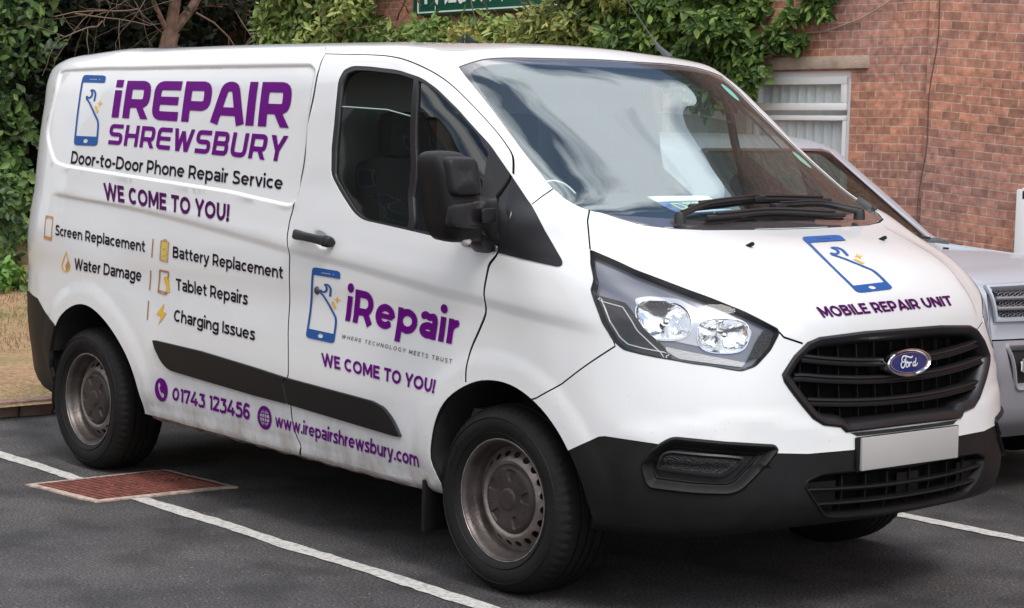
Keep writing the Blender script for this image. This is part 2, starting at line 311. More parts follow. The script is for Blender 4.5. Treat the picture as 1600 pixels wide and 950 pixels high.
T = {
 'ws': [(0.1, 2.1889), (0.3313, 2.1834), (0.5292, 2.179), (0.6883, 2.1598), (0.8121, 2.1281), (0.9231, 2.098), (0.8776, 1.8857), (0.8924, 1.6692), (0.9084, 1.5277), (0.9179, 1.4398), (0.8858, 1.3819), (0.8515, 1.3211), (0.7968, 1.2476), (0.7502, 1.2134), (0.6572, 1.1988), (0.5222, 1.1919), (0.1624, 1.2025)],
 'headlight': [(1.0754, 1.0569), (0.9803, 0.9581), (0.8564, 0.8775), (0.7595, 0.8246), (0.585, 0.746), (0.5809, 0.7291), (0.6099, 0.6771), (0.6633, 0.6252), (0.7149, 0.6084), (0.8083, 0.6234), (0.9361, 0.6392), (1.0346, 0.6521), (1.094, 0.6628), (1.1306, 0.69), (1.1678, 0.7468), (1.1885, 0.8227), (1.1912, 0.86), (1.1577, 0.9056), (1.1207, 0.9831)],
 'hoodside': [(0.8515, 1.3211), (0.9509, 1.229), (1.0754, 1.0569)],
 'hoodtip': [(0.5817, 0.7375), (0.5589, 0.7185), (0.4777, 0.696)],
 'grille': [(0.1575, 0.7268), (0.4085, 0.7151), (0.4601, 0.6998), (0.5137, 0.657), (0.5571, 0.5973), (0.5482, 0.5742), (0.495, 0.5119), (0.4389, 0.448), (0.4003, 0.4245), (0.3292, 0.4136), (0.3082, 0.3953), (0.0585, 0.3993)],
 'blacktop': [(1.2941, 0.3049), (1.1819, 0.3656), (1.1575, 0.3706), (0.9623, 0.3619), (0.5747, 0.3405), (0.4705, 0.334), (0.2508, 0.3342)],
 'fog': [(1.0275, 0.2828), (1.0052, 0.3288), (0.9581, 0.3685), (0.9202, 0.3899), (0.5869, 0.369), (0.5743, 0.3509), (0.6165, 0.2997), (0.6924, 0.2215), (0.7269, 0.2072), (0.8381, 0.2071), (0.9894, 0.2135), (1.0084, 0.2306)],
 'fogin': [(0.9818, 0.2821), (0.9616, 0.3346), (0.9297, 0.3453), (0.7462, 0.3383), (0.6728, 0.3313), (0.6938, 0.2958), (0.7413, 0.2647), (0.766, 0.2608), (0.977, 0.272)],
 'intake': [(0.2576, 0.2695), (0.4179, 0.2673), (0.4746, 0.2475), (0.482, 0.2255), (0.4323, 0.1514), (0.3848, 0.0948), (0.3079, 0.0822), (0.1104, 0.0736)],
 'bumpseam': [(1.1237, 0.6713), (1.3445, 0.5245), (1.4546, 0.4634)],
 'archF': [(1.9885, 0.0789), (1.9986, 0.1188), (2.0129, 0.171), (2.0042, 0.2321), (1.969, 0.3374), (1.9167, 0.4056), (1.83, 0.4606), (1.7393, 0.4921), (1.6253, 0.4985), (1.5241, 0.4771), (1.4225, 0.4295), (1.3495, 0.3724), (1.2956, 0.3047), (1.2457, 0.2155), (1.2064, 0.0995), (1.2445, 0.0)],
 'archR': [(4.871, 0.2721), (4.8179, 0.411), (4.765, 0.4681), (4.681, 0.5116), (4.5915, 0.5284), (4.4847, 0.5154), (4.3509, 0.4628), (4.2234, 0.3819), (4.1276, 0.2877), (4.0716, 0.1838), (4.0494, 0.0912)],
 'rearblack': [(5.2727, 0.5334), (5.0231, 0.5158), (4.9387, 0.455), (4.8444, 0.4146)],
 'mould': [(3.9311, 0.4197), (3.55, 0.4087), (3.1428, 0.3826), (2.9199, 0.3653), (2.3593, 0.3407), (2.2848, 0.3254), (2.2229, 0.2865), (2.1756, 0.2281), (2.2138, 0.2267), (2.8982, 0.2596), (3.1426, 0.2664), (3.7953, 0.2984), (3.8534, 0.3267), (3.9075, 0.3817)],
 'rocker': [(4.0395, 0.1101), (2.874, 0.0929), (2.0389, 0.0663)],
 'rockerbot': [(4.0607, 0.0738), (2.8904, 0.0466), (2.0767, 0.0163)],
 'gapB': [(2.0411, 2.4408), (1.9934, 2.2043), (2.1735, 1.9639), (2.4423, 1.6639), (2.6009, 1.4479), (2.6585, 1.3462), (2.7365, 1.2407), (2.8141, 1.0881), (2.8705, 0.9333), (2.9327, 0.6268), (2.916, 0.3815), (2.9199, 0.3653), (2.9284, 0.3432), (2.8985, 0.2543), (2.892, 0.1834), (2.8707, 0.1221), (2.8578, 0.0899), (2.8904, 0.0466)],
 'gapTop': [(1.9934, 2.2043), (1.5549, 2.1837), (1.4171, 2.1597), (1.2768, 2.1096), (1.1496, 2.0462), (1.0608, 1.9789), (0.9979, 1.874), (0.969, 1.7542), (0.9751, 1.6684), (0.9955, 1.6129), (1.1015, 1.5115)],
 'gapF': [(1.1221, 1.5043), (1.2818, 1.4056), (1.3392, 1.3636), (1.4805, 1.1376), (1.5257, 1.003), (1.6224, 0.9203), (1.687, 0.8233), (1.7149, 0.7324), (1.7498, 0.6863), (1.811, 0.5944), (1.8268, 0.519), (1.8242, 0.4752)],
 'win': [(1.9361, 2.0208), (1.8555, 2.0861), (1.766, 2.1103), (1.638, 2.1043), (1.45, 2.0794), (1.2968, 2.0295), (1.2132, 1.9686), (1.143, 1.8607), (1.1176, 1.7631), (1.0958, 1.6705), (1.1221, 1.5043), (1.5257, 1.003), (1.9257, 1.0832), (2.2643, 1.1712), (2.3026, 1.2372), (2.3325, 1.3618), (2.3509, 1.4691), (2.2562, 1.6175), (2.1169, 1.7874)],
 'tri': [(1.1221, 1.5043), (1.1432, 1.3455), (1.2053, 1.1626), (1.2296, 0.9813), (1.2411, 0.9601), (1.264, 0.9507), (1.5199, 1.0)],
 'pillarbar': [(1.3426, 2.0282), (1.849, 1.3668), (1.9924, 1.1012)],
 'handle': [(2.766, 1.0072), (2.5254, 0.9752)],
 'lock': [(2.7267, 0.7355)],
 'panel': [(5.0763, 2.1253), (5.0225, 2.1384), (3.6094, 2.1322), (2.1396, 2.1225), (2.1087, 2.086), (2.3467, 1.7838), (2.684, 1.2983), (2.7594, 1.2574), (3.2145, 1.3204), (4.8401, 1.4324), (4.9588, 1.456), (5.0322, 1.5704), (5.0949, 1.6764), (5.0541, 1.9844)],
 'crease': [(4.9206, 1.3318), (4.814, 1.2141), (2.9058, 0.9235), (2.4177, 0.8712), (1.9483, 0.8114), (1.6957, 0.7931), (1.2655, 0.7479)],
 'pillseam': [(0.9179, 1.4398), (1.0433, 1.393), (1.1375, 1.3477)],
 'gut': [(5.2098, 2.2788), (3.524, 2.2411), (1.9934, 2.2043)],
 'washer': [(0.5014, 1.0889)],
 'badge': [(0.0, 0.6187)],
 'barsL': [(0.4726, 0.6474), (0.5159, 0.5818), (0.4401, 0.4987)],
 'hc': [(2.6196, 0.9829)],
 'lampA': [(0.9647, 0.7749)],
 'lampB': [(0.7727, 0.7284)],
 'hblack': [(1.1877, 0.8482), (1.0819, 0.8273), (1.0384, 0.7429), (0.9555, 0.6738), (0.9361, 0.6392), (1.0346, 0.6521), (1.094, 0.6628), (1.1306, 0.69), (1.1678, 0.7468), (1.1885, 0.8227)],
 'hstrip': [(0.9596, 0.6819), (0.6952, 0.6375), (0.7074, 0.6229), (0.9148, 0.6444), (0.9553, 0.6675)],
 'hinner': [(1.0528, 0.8472), (0.9962, 0.8619), (0.8938, 0.8594), (0.8311, 0.8123), (0.7402, 0.7797), (0.675, 0.744), (0.6823, 0.7126), (0.7051, 0.6769), (0.758, 0.6742), (0.8771, 0.6922), (0.9762, 0.7084), (1.027, 0.765)],
 'stick1': [(0.0, 2.0266)],
 'stick2': [(0.0, 1.6199)],
 'tridoor': [(1.0982, 1.6684), (1.1221, 1.5043), (1.2818, 1.4056), (1.3392, 1.3636), (1.4805, 1.1376), (1.5257, 1.003), (1.7209, 1.0261), (1.5212, 1.2528), (1.3836, 1.4185), (1.2007, 1.5888)],
 'panetop': [(2.1779, 1.8748), (1.9827, 1.875), (1.6641, 1.8587), (1.5033, 1.8154), (1.4732, 1.805)],
 'frit': [(0.2615, 2.1291), (0.4852, 2.1366), (0.6537, 2.1249), (0.7877, 2.0966), (0.8536, 2.0638), (0.865, 1.7792), (0.9084, 1.5277), (0.9097, 1.3926), (0.862, 1.2999), (0.683, 1.2741), (0.4535, 1.2556), (0.2179, 1.2518)],
 'w1blade': [(0.4465, 1.298), (0.3024, 1.315), (-0.0199, 1.3411), (-0.4788, 1.3231)],
 'w1arm': [(0.6011, 1.2129), (0.3616, 1.2949), (0.018, 1.3344)],
 'w2blade': [(0.4697, 1.222), (0.0256, 1.2619), (-0.4189, 1.2219)],
 'w2arm': [(-0.5119, 1.2129), (-0.3476, 1.279), (-0.0454, 1.2836)],
 'paper': [(0.4404, 1.3229), (0.1184, 1.3397), (0.4911, 1.4231), (0.1616, 1.4229)],
 'wcable': [(0.8518, 1.5317), (0.7933, 1.539), (0.7595, 1.5222), (0.7519, 1.4732)],
 'stick': [(-0.9641, 2.0308), (-0.9796, 1.6182)],
 'washer': [(0.5014, 1.0889), (-0.3543, 1.1019)],
 'ant': [(-1.0173, 2.3269)],
}
DQ = {
 'logo1': [(4.8264, 1.5963), (4.5623, 1.5952), (4.8851, 2.1), (4.6496, 2.0907)],
 'irepair': [(4.427, 1.801), (2.5502, 1.7452), (4.437, 2.0545), (2.3612, 2.0204)],
 'shrews': [(4.4336, 1.6114), (2.7055, 1.5332), (4.4276, 1.7561), (2.5769, 1.6967)],
 'door2door': [(4.8207, 1.4573), (2.7852, 1.356), (4.8294, 1.553), (2.7483, 1.441)],
 'wecome1': [(4.392, 1.1923), (3.2854, 1.0459), (4.4172, 1.3277), (3.2373, 1.2355)],
 'screen': [(4.8686, 0.8499), (4.0257, 0.8125), (4.8749, 0.9118), (4.0229, 0.8717)],
 'battery': [(3.7887, 0.8022), (2.9536, 0.7656), (3.784, 0.8587), (2.9406, 0.82)],
 'water': [(4.6858, 0.6894), (4.0704, 0.6721), (4.6814, 0.7441), (4.0624, 0.7285)],
 'tablet': [(3.7764, 0.6568), (3.2239, 0.6363), (3.7762, 0.7088), (3.2203, 0.6893)],
 'charging': [(3.7841, 0.5177), (3.1575, 0.4936), (3.7823, 0.571), (3.1602, 0.5442)],
 'bar1': [(3.9706, 0.7916), (3.9618, 0.7913), (3.9558, 0.8869), (3.9475, 0.8864)],
 'bar2': [(4.0016, 0.6399), (3.9934, 0.6393), (3.9863, 0.7293), (3.9782, 0.729)],
 'bar3': [(4.0028, 0.5033), (3.9951, 0.5028), (4.0028, 0.5913), (3.9945, 0.5911)],
 'iphone': [(4.9611, 0.8212), (4.8954, 0.8165), (4.9669, 0.9716), (4.9012, 0.9655)],
 'ibatt': [(3.9015, 0.7811), (3.8322, 0.7738), (3.8847, 0.8955), (3.811, 0.8897)],
 'itab': [(3.9307, 0.6332), (3.8526, 0.6265), (3.9086, 0.7405), (3.8261, 0.7361)],
 'idrop': [(4.8135, 0.6685), (4.7279, 0.666), (4.8038, 0.7771), (4.7176, 0.7735)],
 'ibolt': [(3.9257, 0.4895), (3.84, 0.4874), (3.9334, 0.5941), (3.8474, 0.5912)],
 'iphonecirc': [(3.9381, 0.1519), (3.8342, 0.1491), (3.9228, 0.2549), (3.8186, 0.2524)],
 'number': [(3.7982, 0.1667), (3.1973, 0.1559), (3.7846, 0.2237), (3.1882, 0.2218)],
 'iglobe': [(3.1454, 0.1321), (3.0449, 0.1298), (3.129, 0.2305), (3.0283, 0.2273)],
 'www': [(3.0146, 0.1555), (2.0902, 0.1276), (3.0089, 0.1932), (2.0816, 0.1704)],
 'logo2': [(2.8087, 0.5411), (2.6195, 0.5343), (2.7331, 0.8335), (2.5461, 0.8279)],
 'irep2': [(2.5613, 0.6313), (1.8846, 0.602), (2.516, 0.7646), (1.8537, 0.7228)],
 'where': [(2.5735, 0.5615), (1.91, 0.5319), (2.57, 0.5757), (1.9082, 0.5484)],
 'wecome2': [(2.689, 0.4405), (1.9892, 0.4133), (2.7006, 0.4904), (1.9864, 0.4646)],
 'mru': [(0.389, 0.78), (-0.3169, 0.7937), (0.438, 0.8168), (-0.3279, 0.8298)],
 'logo3': [(0.24, 0.8607), (0.0237, 0.8712), (0.1315, 1.1395), (-0.1602, 1.1448)],
}
GRID = {
 'mru': (13,4,[(0.4129, 0.7731), (0.3568, 0.7755), (0.3006, 0.7777), (0.2446, 0.7798), (0.1879, 0.7816), (0.1297, 0.7831), (0.0695, 0.7845), (0.0065, 0.7857), (-0.0586, 0.7868), (-0.1255, 0.7877), (-0.1966, 0.7884), (-0.276, 0.7885), (-0.3699, 0.7879), (0.4327, 0.7891), (0.3767, 0.7915), (0.3199, 0.7937), (0.2633, 0.7958), (0.2055, 0.7976), (0.1459, 0.7991), (0.0839, 0.8005), (0.019, 0.8017), (-0.0489, 0.8028), (-0.119, 0.8036), (-0.1936, 0.8042), (-0.2764, 0.8042), (-0.3718, 0.8034), (0.4538, 0.805), (0.3986, 0.8074), (0.3416, 0.8096), (0.2841, 0.8117), (0.2251, 0.8136), (0.1637, 0.8152), (0.0994, 0.8166), (0.0317, 0.8178), (-0.0394, 0.8188), (-0.1138, 0.8196), (-0.193, 0.82), (-0.2801, 0.8199), (-0.3773, 0.819), (0.4743, 0.821), (0.4202, 0.8235), (0.3635, 0.8257), (0.3052, 0.8277), (0.2453, 0.8297), (0.1821, 0.8314), (0.1151, 0.8329), (0.0442, 0.8341), (-0.0305, 0.8351), (-0.1096, 0.8358), (-0.1942, 0.8361), (-0.2862, 0.8357), (-0.3848, 0.8347)]),
 'logo3': (5,13,[(0.2039, 0.8282), (0.1526, 0.8311), (0.0984, 0.834), (0.0411, 0.8367), (-0.0192, 0.8392), (0.2383, 0.8511), (0.185, 0.8542), (0.1282, 0.8571), (0.0677, 0.8599), (0.0041, 0.8625), (0.2638, 0.875), (0.2091, 0.8782), (0.1504, 0.8812), (0.088, 0.884), (0.0224, 0.8866), (0.2795, 0.9001), (0.224, 0.9033), (0.1646, 0.9063), (0.1014, 0.9091), (0.035, 0.9117), (0.2868, 0.9264), (0.2308, 0.9296), (0.171, 0.9326), (0.1075, 0.9353), (0.0409, 0.9378), (0.2878, 0.9538), (0.2312, 0.957), (0.1708, 0.9598), (0.1069, 0.9625), (0.0399, 0.9648), (0.2849, 0.9824), (0.2271, 0.9855), (0.1654, 0.9882), (0.1, 0.9907), (0.0312, 0.993), (0.2759, 1.0128), (0.216, 1.0157), (0.1518, 1.0183), (0.0838, 1.0207), (0.0125, 1.0228), (0.2586, 1.045), (0.1957, 1.0477), (0.1284, 1.0501), (0.0571, 1.0523), (-0.0171, 1.0542), (0.2321, 1.0787), (0.1654, 1.0812), (0.0942, 1.0834), (0.0196, 1.0853), (-0.0581, 1.087), (0.1874, 1.1148), (0.1141, 1.1173), (0.0373, 1.1193), (-0.0415, 1.121), (-0.1238, 1.1222), (0.1148, 1.1547), (0.0357, 1.1568), (-0.0438, 1.1583), (-0.1255, 1.1591), (-0.2085, 1.159), (0.0352, 1.1959), (-0.0437, 1.1971), (-0.1238, 1.1975), (-0.2043, 1.1969), (-0.2835, 1.1954)]),
}
# ------------------------------------------------------------------ 2-D tools on the (u,v) sheet
def A(x): return np.asarray(x, float)
def resample(p, closed=False, step=.02, smooth=True):
    """Catmull-Rom through the points, evenly resampled"""
    p = A(p); n = len(p); out = []
    for i in range(n if closed else n - 1):
        p0, p1, p2, p3 = (p[(i - 1) % n], p[i], p[(i + 1) % n], p[(i + 2) % n]) if closed else (p[max(i - 1, 0)], p[i], p[i + 1], p[min(i + 2, n - 1)])
        L = np.linalg.norm(p2 - p1); k = max(1, int(math.ceil(L / step)))
        if not smooth:
            for j in range(k): out.append(p1 + (p2 - p1) * j / k)
            continue
        d01 = max(np.linalg.norm(p1 - p0), 1e-6); d12 = max(L, 1e-6); d23 = max(np.linalg.norm(p3 - p2), 1e-6)
        m1 = (p2 - p0) / (d01 + d12) * d12 if d01 > 1e-5 else (p2 - p1); m2 = (p3 - p1) / (d12 + d23) * d12 if d23 > 1e-5 else (p2 - p1)
        for j in range(k):
            t = j / k; out.append((2 * t**3 - 3 * t**2 + 1) * p1 + (t**3 - 2 * t**2 + t) * m1 + (-2 * t**3 + 3 * t**2) * p2 + (t**3 - t**2) * m2)
    if not closed: out.append(p[-1])
    return np.array(out)
def rounded(p, r=.02, k=4):
    """round every corner of a closed polygon"""
    p = A(p); n = len(p); out = []
    rs = r if hasattr(r, '__len__') else [r] * n
    for i in range(n):
        a, b, c = p[i - 1], p[i], p[(i + 1) % n]; d1 = np.linalg.norm(a - b); d2 = np.linalg.norm(c - b)
        q = min(rs[i], d1 * .45, d2 * .45)
        if q < 1e-5: out.append(b); continue
        s, e = b + (a - b) / d1 * q, b + (c - b) / d2 * q
        for j in range(k + 1):
            t = j / k; out.append((1 - t)**2 * s + 2 * t * (1 - t) * b + t * t * e)
    return np.array(out)
def dens(p, step, closed=True): return resample(p, closed, step, False)
def area(p): p = A(p); q = np.roll(p, -1, 0); return .5 * float((p[:, 0] * q[:, 1] - q[:, 0] * p[:, 1]).sum())
def ccw(p): return A(p) if area(p) > 0 else A(p)[::-1]
def inset(p, d):
    """move a closed polygon inwards by d (mitred, clamped)"""
    p = ccw(p); a = p - np.roll(p, 1, 0); b = np.roll(p, -1, 0) - p
    a /= np.maximum(np.linalg.norm(a, axis=1, keepdims=True), 1e-9); b /= np.maximum(np.linalg.norm(b, axis=1, keepdims=True), 1e-9)
    na = np.stack([-a[:, 1], a[:, 0]], 1); nb = np.stack([-b[:, 1], b[:, 0]], 1); m = na + nb
    m /= np.maximum((m * na).sum(1, keepdims=True), .55)
    return p + m * d
def strip(p, w):
    """open polyline -> closed band of half width w"""
    p = A(p); t = np.gradient(p, axis=0); t /= np.maximum(np.linalg.norm(t, axis=1, keepdims=True), 1e-9); n = np.stack([-t[:, 1], t[:, 0]], 1)
    if np.isscalar(w): w = np.full(len(p), w)
    w = np.asarray(w)[:, None]
    return np.concatenate([p + n * w, (p - n * w)[::-1]])
def inside(poly, q):
    poly = A(poly); x, y = q[:, 0], q[:, 1]; r = np.zeros(len(q), bool); j = len(poly) - 1
    for i in range(len(poly)):
        xi, yi = poly[i]; xj, yj = poly[j]
        if yi != yj:
            c = ((yi > y) != (yj > y)) & (x < (xj - xi) * (y - yi) / (yj - yi) + xi); r ^= c
        j = i
    return r
def winding(loops, q):
    w = np.zeros(len(q), int)
    for p in loops:
        p = A(p); b = np.roll(p, -1, 0)
        for (x0, y0), (x1, y1) in zip(p, b):
            if y0 == y1: continue
            cr_ = (x1 - x0) * (q[:, 1] - y0) - (q[:, 0] - x0) * (y1 - y0)
            if y1 > y0: w += ((y0 <= q[:, 1]) & (q[:, 1] < y1) & (cr_ > 0))
            else: w -= ((y1 <= q[:, 1]) & (q[:, 1] < y0) & (cr_ < 0))
    return w
def distp(q, p, closed=False):
    """distance from points q to polyline p"""
    p = A(p); a = p if closed else p[:-1]; b = np.roll(p, -1, 0) if closed else p[1:]
    best = np.full(len(q), 1e9)
    for s, e in zip(a, b):
        d = e - s; L = max(float(d @ d), 1e-12); t = np.clip(((q - s) @ d) / L, 0, 1); c = s + t[:, None] * d
        best = np.minimum(best, ((q - c)**2).sum(1))
    return np.sqrt(best)
def cdt(loops, opens=(), pts=None, keep=.5, step=.03):
    """constrained Delaunay of closed loops, open lines and free points (points too close to a line are dropped)"""
    V = []; E = []
    for L, cl in [(l, True) for l in loops] + [(l, False) for l in opens]:
        b = len(V); V += [tuple(x) for x in L]; n = len(L)
        E += [(b + i, b + (i + 1) % n) for i in range(n if cl else n - 1)]
    if pts is not None and len(pts):
        cv = A(V); cell = step; H = {}
        for x, y in cv: H.setdefault((int(math.floor(x / cell)), int(math.floor(y / cell))), []).append((x, y))
        lim = (keep * step)**2
        for x, y in pts:
            cx, cy = int(math.floor(x / cell)), int(math.floor(y / cell)); ok = True
            for i in (-1, 0, 1):
                for j in (-1, 0, 1):
                    for (a, b) in H.get((cx + i, cy + j), ()):
                        if (a - x)**2 + (b - y)**2 < lim: ok = False; break
                    if not ok: break
                if not ok: break
            if ok: V.append((float(x), float(y)))
    r = delaunay_2d_cdt([Vector((float(a), float(b))) for a, b in V], E, [], 0, 1e-6, False)
    return np.array([tuple(v) for v in r[0]]), np.array([f for f in r[2] if len(f) == 3], dtype=int)
def gridpts(u0, u1, v0, v1, s, s2=None):
    us = np.arange(u0, u1 + 1e-9, s); vs = np.arange(v0, v1 + 1e-9, s2 or s)
    U, V = np.meshgrid(us, vs); U = U + (np.arange(len(vs)) % 2)[:, None] * s * .5
    return np.stack([U.ravel(), V.ravel()], 1)
def smoothstep(a, b, x): t = np.clip((x - a) / (b - a), 0, 1); return t * t * (3 - 2 * t)

def rim_and_build(name, surf, uv, tri, m, parent, sides=(1,), off=0.0, rim=.012, offf=None, smooth=True):
    """triangles on the sheet -> one mesh (both halves if asked) with returned edges"""
    used = np.unique(tri); rem = -np.ones(len(uv), int); rem[used] = np.arange(len(used)); q = uv[used]; t = rem[tri]
    V = []; F = []; Nn = []; base = 0; mi_ = []
    ecount = {}
    for a, b, c in t:
        for e in ((a, b), (b, c), (c, a)): ecount[e] = ecount.get(e, 0) + 1
    bound = [e for e in ecount if (e[1], e[0]) not in ecount]
    bound = [e for e in bound if not ((abs(q[e[0], 0]) < 1e-5 and abs(q[e[1], 0]) < 1e-5 and len(sides) == 2) or (q[e[0], 0] > surf.UMAX - 1e-5 and q[e[1], 0] > surf.UMAX - 1e-5))]
    for sd in sides:
        o = off if offf is None else offf(q)
        p, n = surf.P(q[:, 0], q[:, 1], o, sd)
        # orientation
        a, b, c = t[0]; g = np.cross(p[t[:, 1]] - p[t[:, 0]], p[t[:, 2]] - p[t[:, 0]]); flip = ((g * n[t[:, 0]]).sum(1).sum() < 0)
        tt = t[:, ::-1] if flip else t
        V.append(p); Nn.append(n); F += [tuple(x + base) for x in tt]; base += len(p)
        if rim > 0 and bound:
            for (i, j) in bound:
                if flip: i, j = j, i
                # boundary edge runs i->j with the face on its left; skirt goes inwards
                pi, pj = p[i], p[j]; ni, nj = n[i], n[j]; a1, b1 = pi - ni * rim, pj - nj * rim
                fn = np.cross(pj - pi, ni); L = np.linalg.norm(fn)
                if L < 1e-12: continue
                fn /= L
                # slightly rounded lip: outer pair leans between both normals
                l1 = ni + fn * .8; l1 /= np.linalg.norm(l1); l2 = nj + fn * .8; l2 /= np.linalg.norm(l2)
                if m is WHITE:      # painted lip, then shade painted in dark rubber colour deeper in the shut line
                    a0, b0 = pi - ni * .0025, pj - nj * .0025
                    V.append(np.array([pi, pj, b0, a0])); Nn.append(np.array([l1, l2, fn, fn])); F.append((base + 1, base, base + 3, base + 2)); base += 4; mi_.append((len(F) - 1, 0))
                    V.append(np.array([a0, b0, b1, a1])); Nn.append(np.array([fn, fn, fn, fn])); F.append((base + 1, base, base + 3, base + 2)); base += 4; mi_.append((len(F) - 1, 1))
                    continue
                V.append(np.array([pi, pj, b1, a1])); Nn.append(np.array([l1, l2, fn, fn])); F.append((base + 1, base, base + 3, base + 2)); base += 4
    mx_ = None
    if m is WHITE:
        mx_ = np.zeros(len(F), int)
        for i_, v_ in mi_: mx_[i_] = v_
    return obj(name, np.concatenate(V), F, [m, RUBBER_AND_SHADE] if m is WHITE else m, parent, True, np.concatenate(Nn), mx_)
def loft(name, surf, loop, prof, m, parent, side=1, signed=False, sharp=40, close=True, cap=None):
    """bands along a closed loop on the sheet: prof = [(inset, height)...]"""
    loop = ccw(loop); rings = []
    for d, h in prof:
        q = inset(loop, d); p, n = surf.P(q[:, 0], q[:, 1], h, side, False); rings.append(p)
    n = len(loop); V = np.concatenate(rings); F = []
    for r in range(len(prof) - 1):
        for i in range(n):
            j = (i + 1) % n; F.append((r * n + i, r * n + j, (r + 1) * n + j, (r + 1) * n + i))
    b = MB(); b.add([Vector(v) for v in V], F, 0, True)
    return b.build(name, m, parent, sharp)
def patch(name, surf, loop, h, m, parent, side=1, step=.02, rim=0, holes=(), hf=None, seg=None):
    """a filled polygon on the sheet at height h"""
    L = ccw(loop); L = dens(L, step); hs = [dens(ccw(x), step) for x in holes]
    u0, v0 = L.min(0); u1, v1 = L.max(0); g = gridpts(u0, u1, v0, v1, step * 1.3); g = g[inside(L, g)] if len(g) else g
    uv, tri = cdt([L] + hs, (), g, .5, step)
    c = uv[tri].mean(1); ok = inside(L, c)
    for x in hs: ok &= ~inside(x, c)
    return rim_and_build_signed(name, surf, uv, tri[ok], m, parent, side, h, rim, hf)
def rim_and_build_signed(name, surf, uv, tri, m, parent, side, h, rim, hf=None):
    used = np.unique(tri); rem = -np.ones(len(uv), int); rem[used] = np.arange(len(used)); q = uv[used]; t = rem[tri]
    p, n = surf.P(q[:, 0], q[:, 1], h if hf is None else hf(q), side)
    g = np.cross(p[t[:, 1]] - p[t[:, 0]], p[t[:, 2]] - p[t[:, 0]])
    if (g * n[t[:, 0]]).sum() < 0: t = t[:, ::-1]
    V = [p]; N = [n]; F = [tuple(x) for x in t]; base = len(p)
    if rim:
        ec = set()
        for a, b, c in t: ec |= {(a, b), (b, c), (c, a)}
        for (i, j) in ec:
            if (j, i) in ec: continue
            fn = np.cross(p[j] - p[i], n[i]); L = np.linalg.norm(fn)
            if L < 1e-12: continue
            fn /= L
            V.append(np.array([p[i], p[j], p[j] - n[j] * rim, p[i] - n[i] * rim])); N.append(np.array([fn + n[i] * .6, fn + n[j] * .6, fn, fn])); F.append((base + 1, base, base + 3, base + 2)); base += 4
    return obj(name, np.concatenate(V), F, m, parent, True, np.concatenate(N))

# ------------------------------------------------------------------ vinyl lettering and marks
def quadmap(Q, surf=None):
    """unit square -> (u,v).  The square is laid straight on the real surface: bilinear in (x,z) on a side, in (x,y) on the bonnet"""
    if isinstance(Q, dict):                       # traced lattice
        nu, nv, g = Q['g']; g = A(g).reshape(nv, nu, 2)
        def lat(p):
            x = np.clip((p[:, 0] + .05) / 1.10 * (nu - 1), 0, nu - 1.0001); y = np.clip((p[:, 1] + .15) / 1.30 * (nv - 1), 0, nv - 1.0001); i = x.astype(int); j = y.astype(int); a = (x - i)[:, None]; b = (y - j)[:, None]
            return g[j, i] * (1 - a) * (1 - b) + g[j, i + 1] * a * (1 - b) + g[j + 1, i] * (1 - a) * b + g[j + 1, i + 1] * a * b
        return lat
    surf = surf or VS; bl, br, tl, tr = [A(x) for x in Q]; qm = _bil(bl, br, tl, tr)
    c = surf.P(A([q[0] for q in (bl, br, tl, tr)]), A([q[1] for q in (bl, br, tl, tr)]), 0, 1, False)[0]
    ax = [0, 2] if min(bl[0], br[0]) > 1.5 else [0, 1]; tgt = _bil(*[c[i][ax] for i in range(4)])
    def fn(p):
        uvp = qm(p); T_ = tgt(p); f = lambda q: surf.P(q[:, 0], q[:, 1], 0, 1, False)[0][:, ax]
        e = 1e-3
        for _ in range(6):
            r = f(uvp) - T_; a = (f(uvp + [e, 0]) - f(uvp - [e, 0])) / (2 * e); b = (f(uvp + [0, e]) - f(uvp - [0, e])) / (2 * e)
            det = a[:, 0] * b[:, 1] - a[:, 1] * b[:, 0]; det = np.where(abs(det) < 1e-4, 1e9, det)
            du = (r[:, 0] * b[:, 1] - r[:, 1] * b[:, 0]) / det; dv = (a[:, 0] * r[:, 1] - a[:, 1] * r[:, 0]) / det
            uvp = uvp - np.clip(np.stack([du, dv], 1), -.05, .05)
        return uvp
    return fn
def _bil(bl, br, tl, tr):
    return lambda p: (bl[None] * ((1 - p[:, 0]) * (1 - p[:, 1]))[:, None] + br[None] * (p[:, 0] * (1 - p[:, 1]))[:, None] + tl[None] * ((1 - p[:, 0]) * p[:, 1])[:, None] + tr[None] * (p[:, 0] * p[:, 1])[:, None])
def decal(name, loops, fn, m, parent, surf, h=.0025, cells=(12, 4), side=1):
    """loops (nonzero winding) in local coordinates -> mesh lying on the surface"""
    loops = [A(l) for l in loops]; al = np.concatenate(loops); lo, hi = al.min(0), al.max(0)
    op = []
    for i in range(1, cells[0]): x = lo[0] + (hi[0] - lo[0]) * i / cells[0]; op.append([(x, lo[1] - .01), (x, hi[1] + .01)])
    for i in range(1, cells[1]): y = lo[1] + (hi[1] - lo[1]) * i / cells[1]; op.append([(lo[0] - .01, y), (hi[0] + .01, y)])
    uv, tri = cdt(loops, op); c = uv[tri].mean(1); ok = winding(loops, c) != 0
    tri = tri[ok]; return rim_and_build_signed(name, surf, fn(uv), tri, m, parent, side, h, 0)
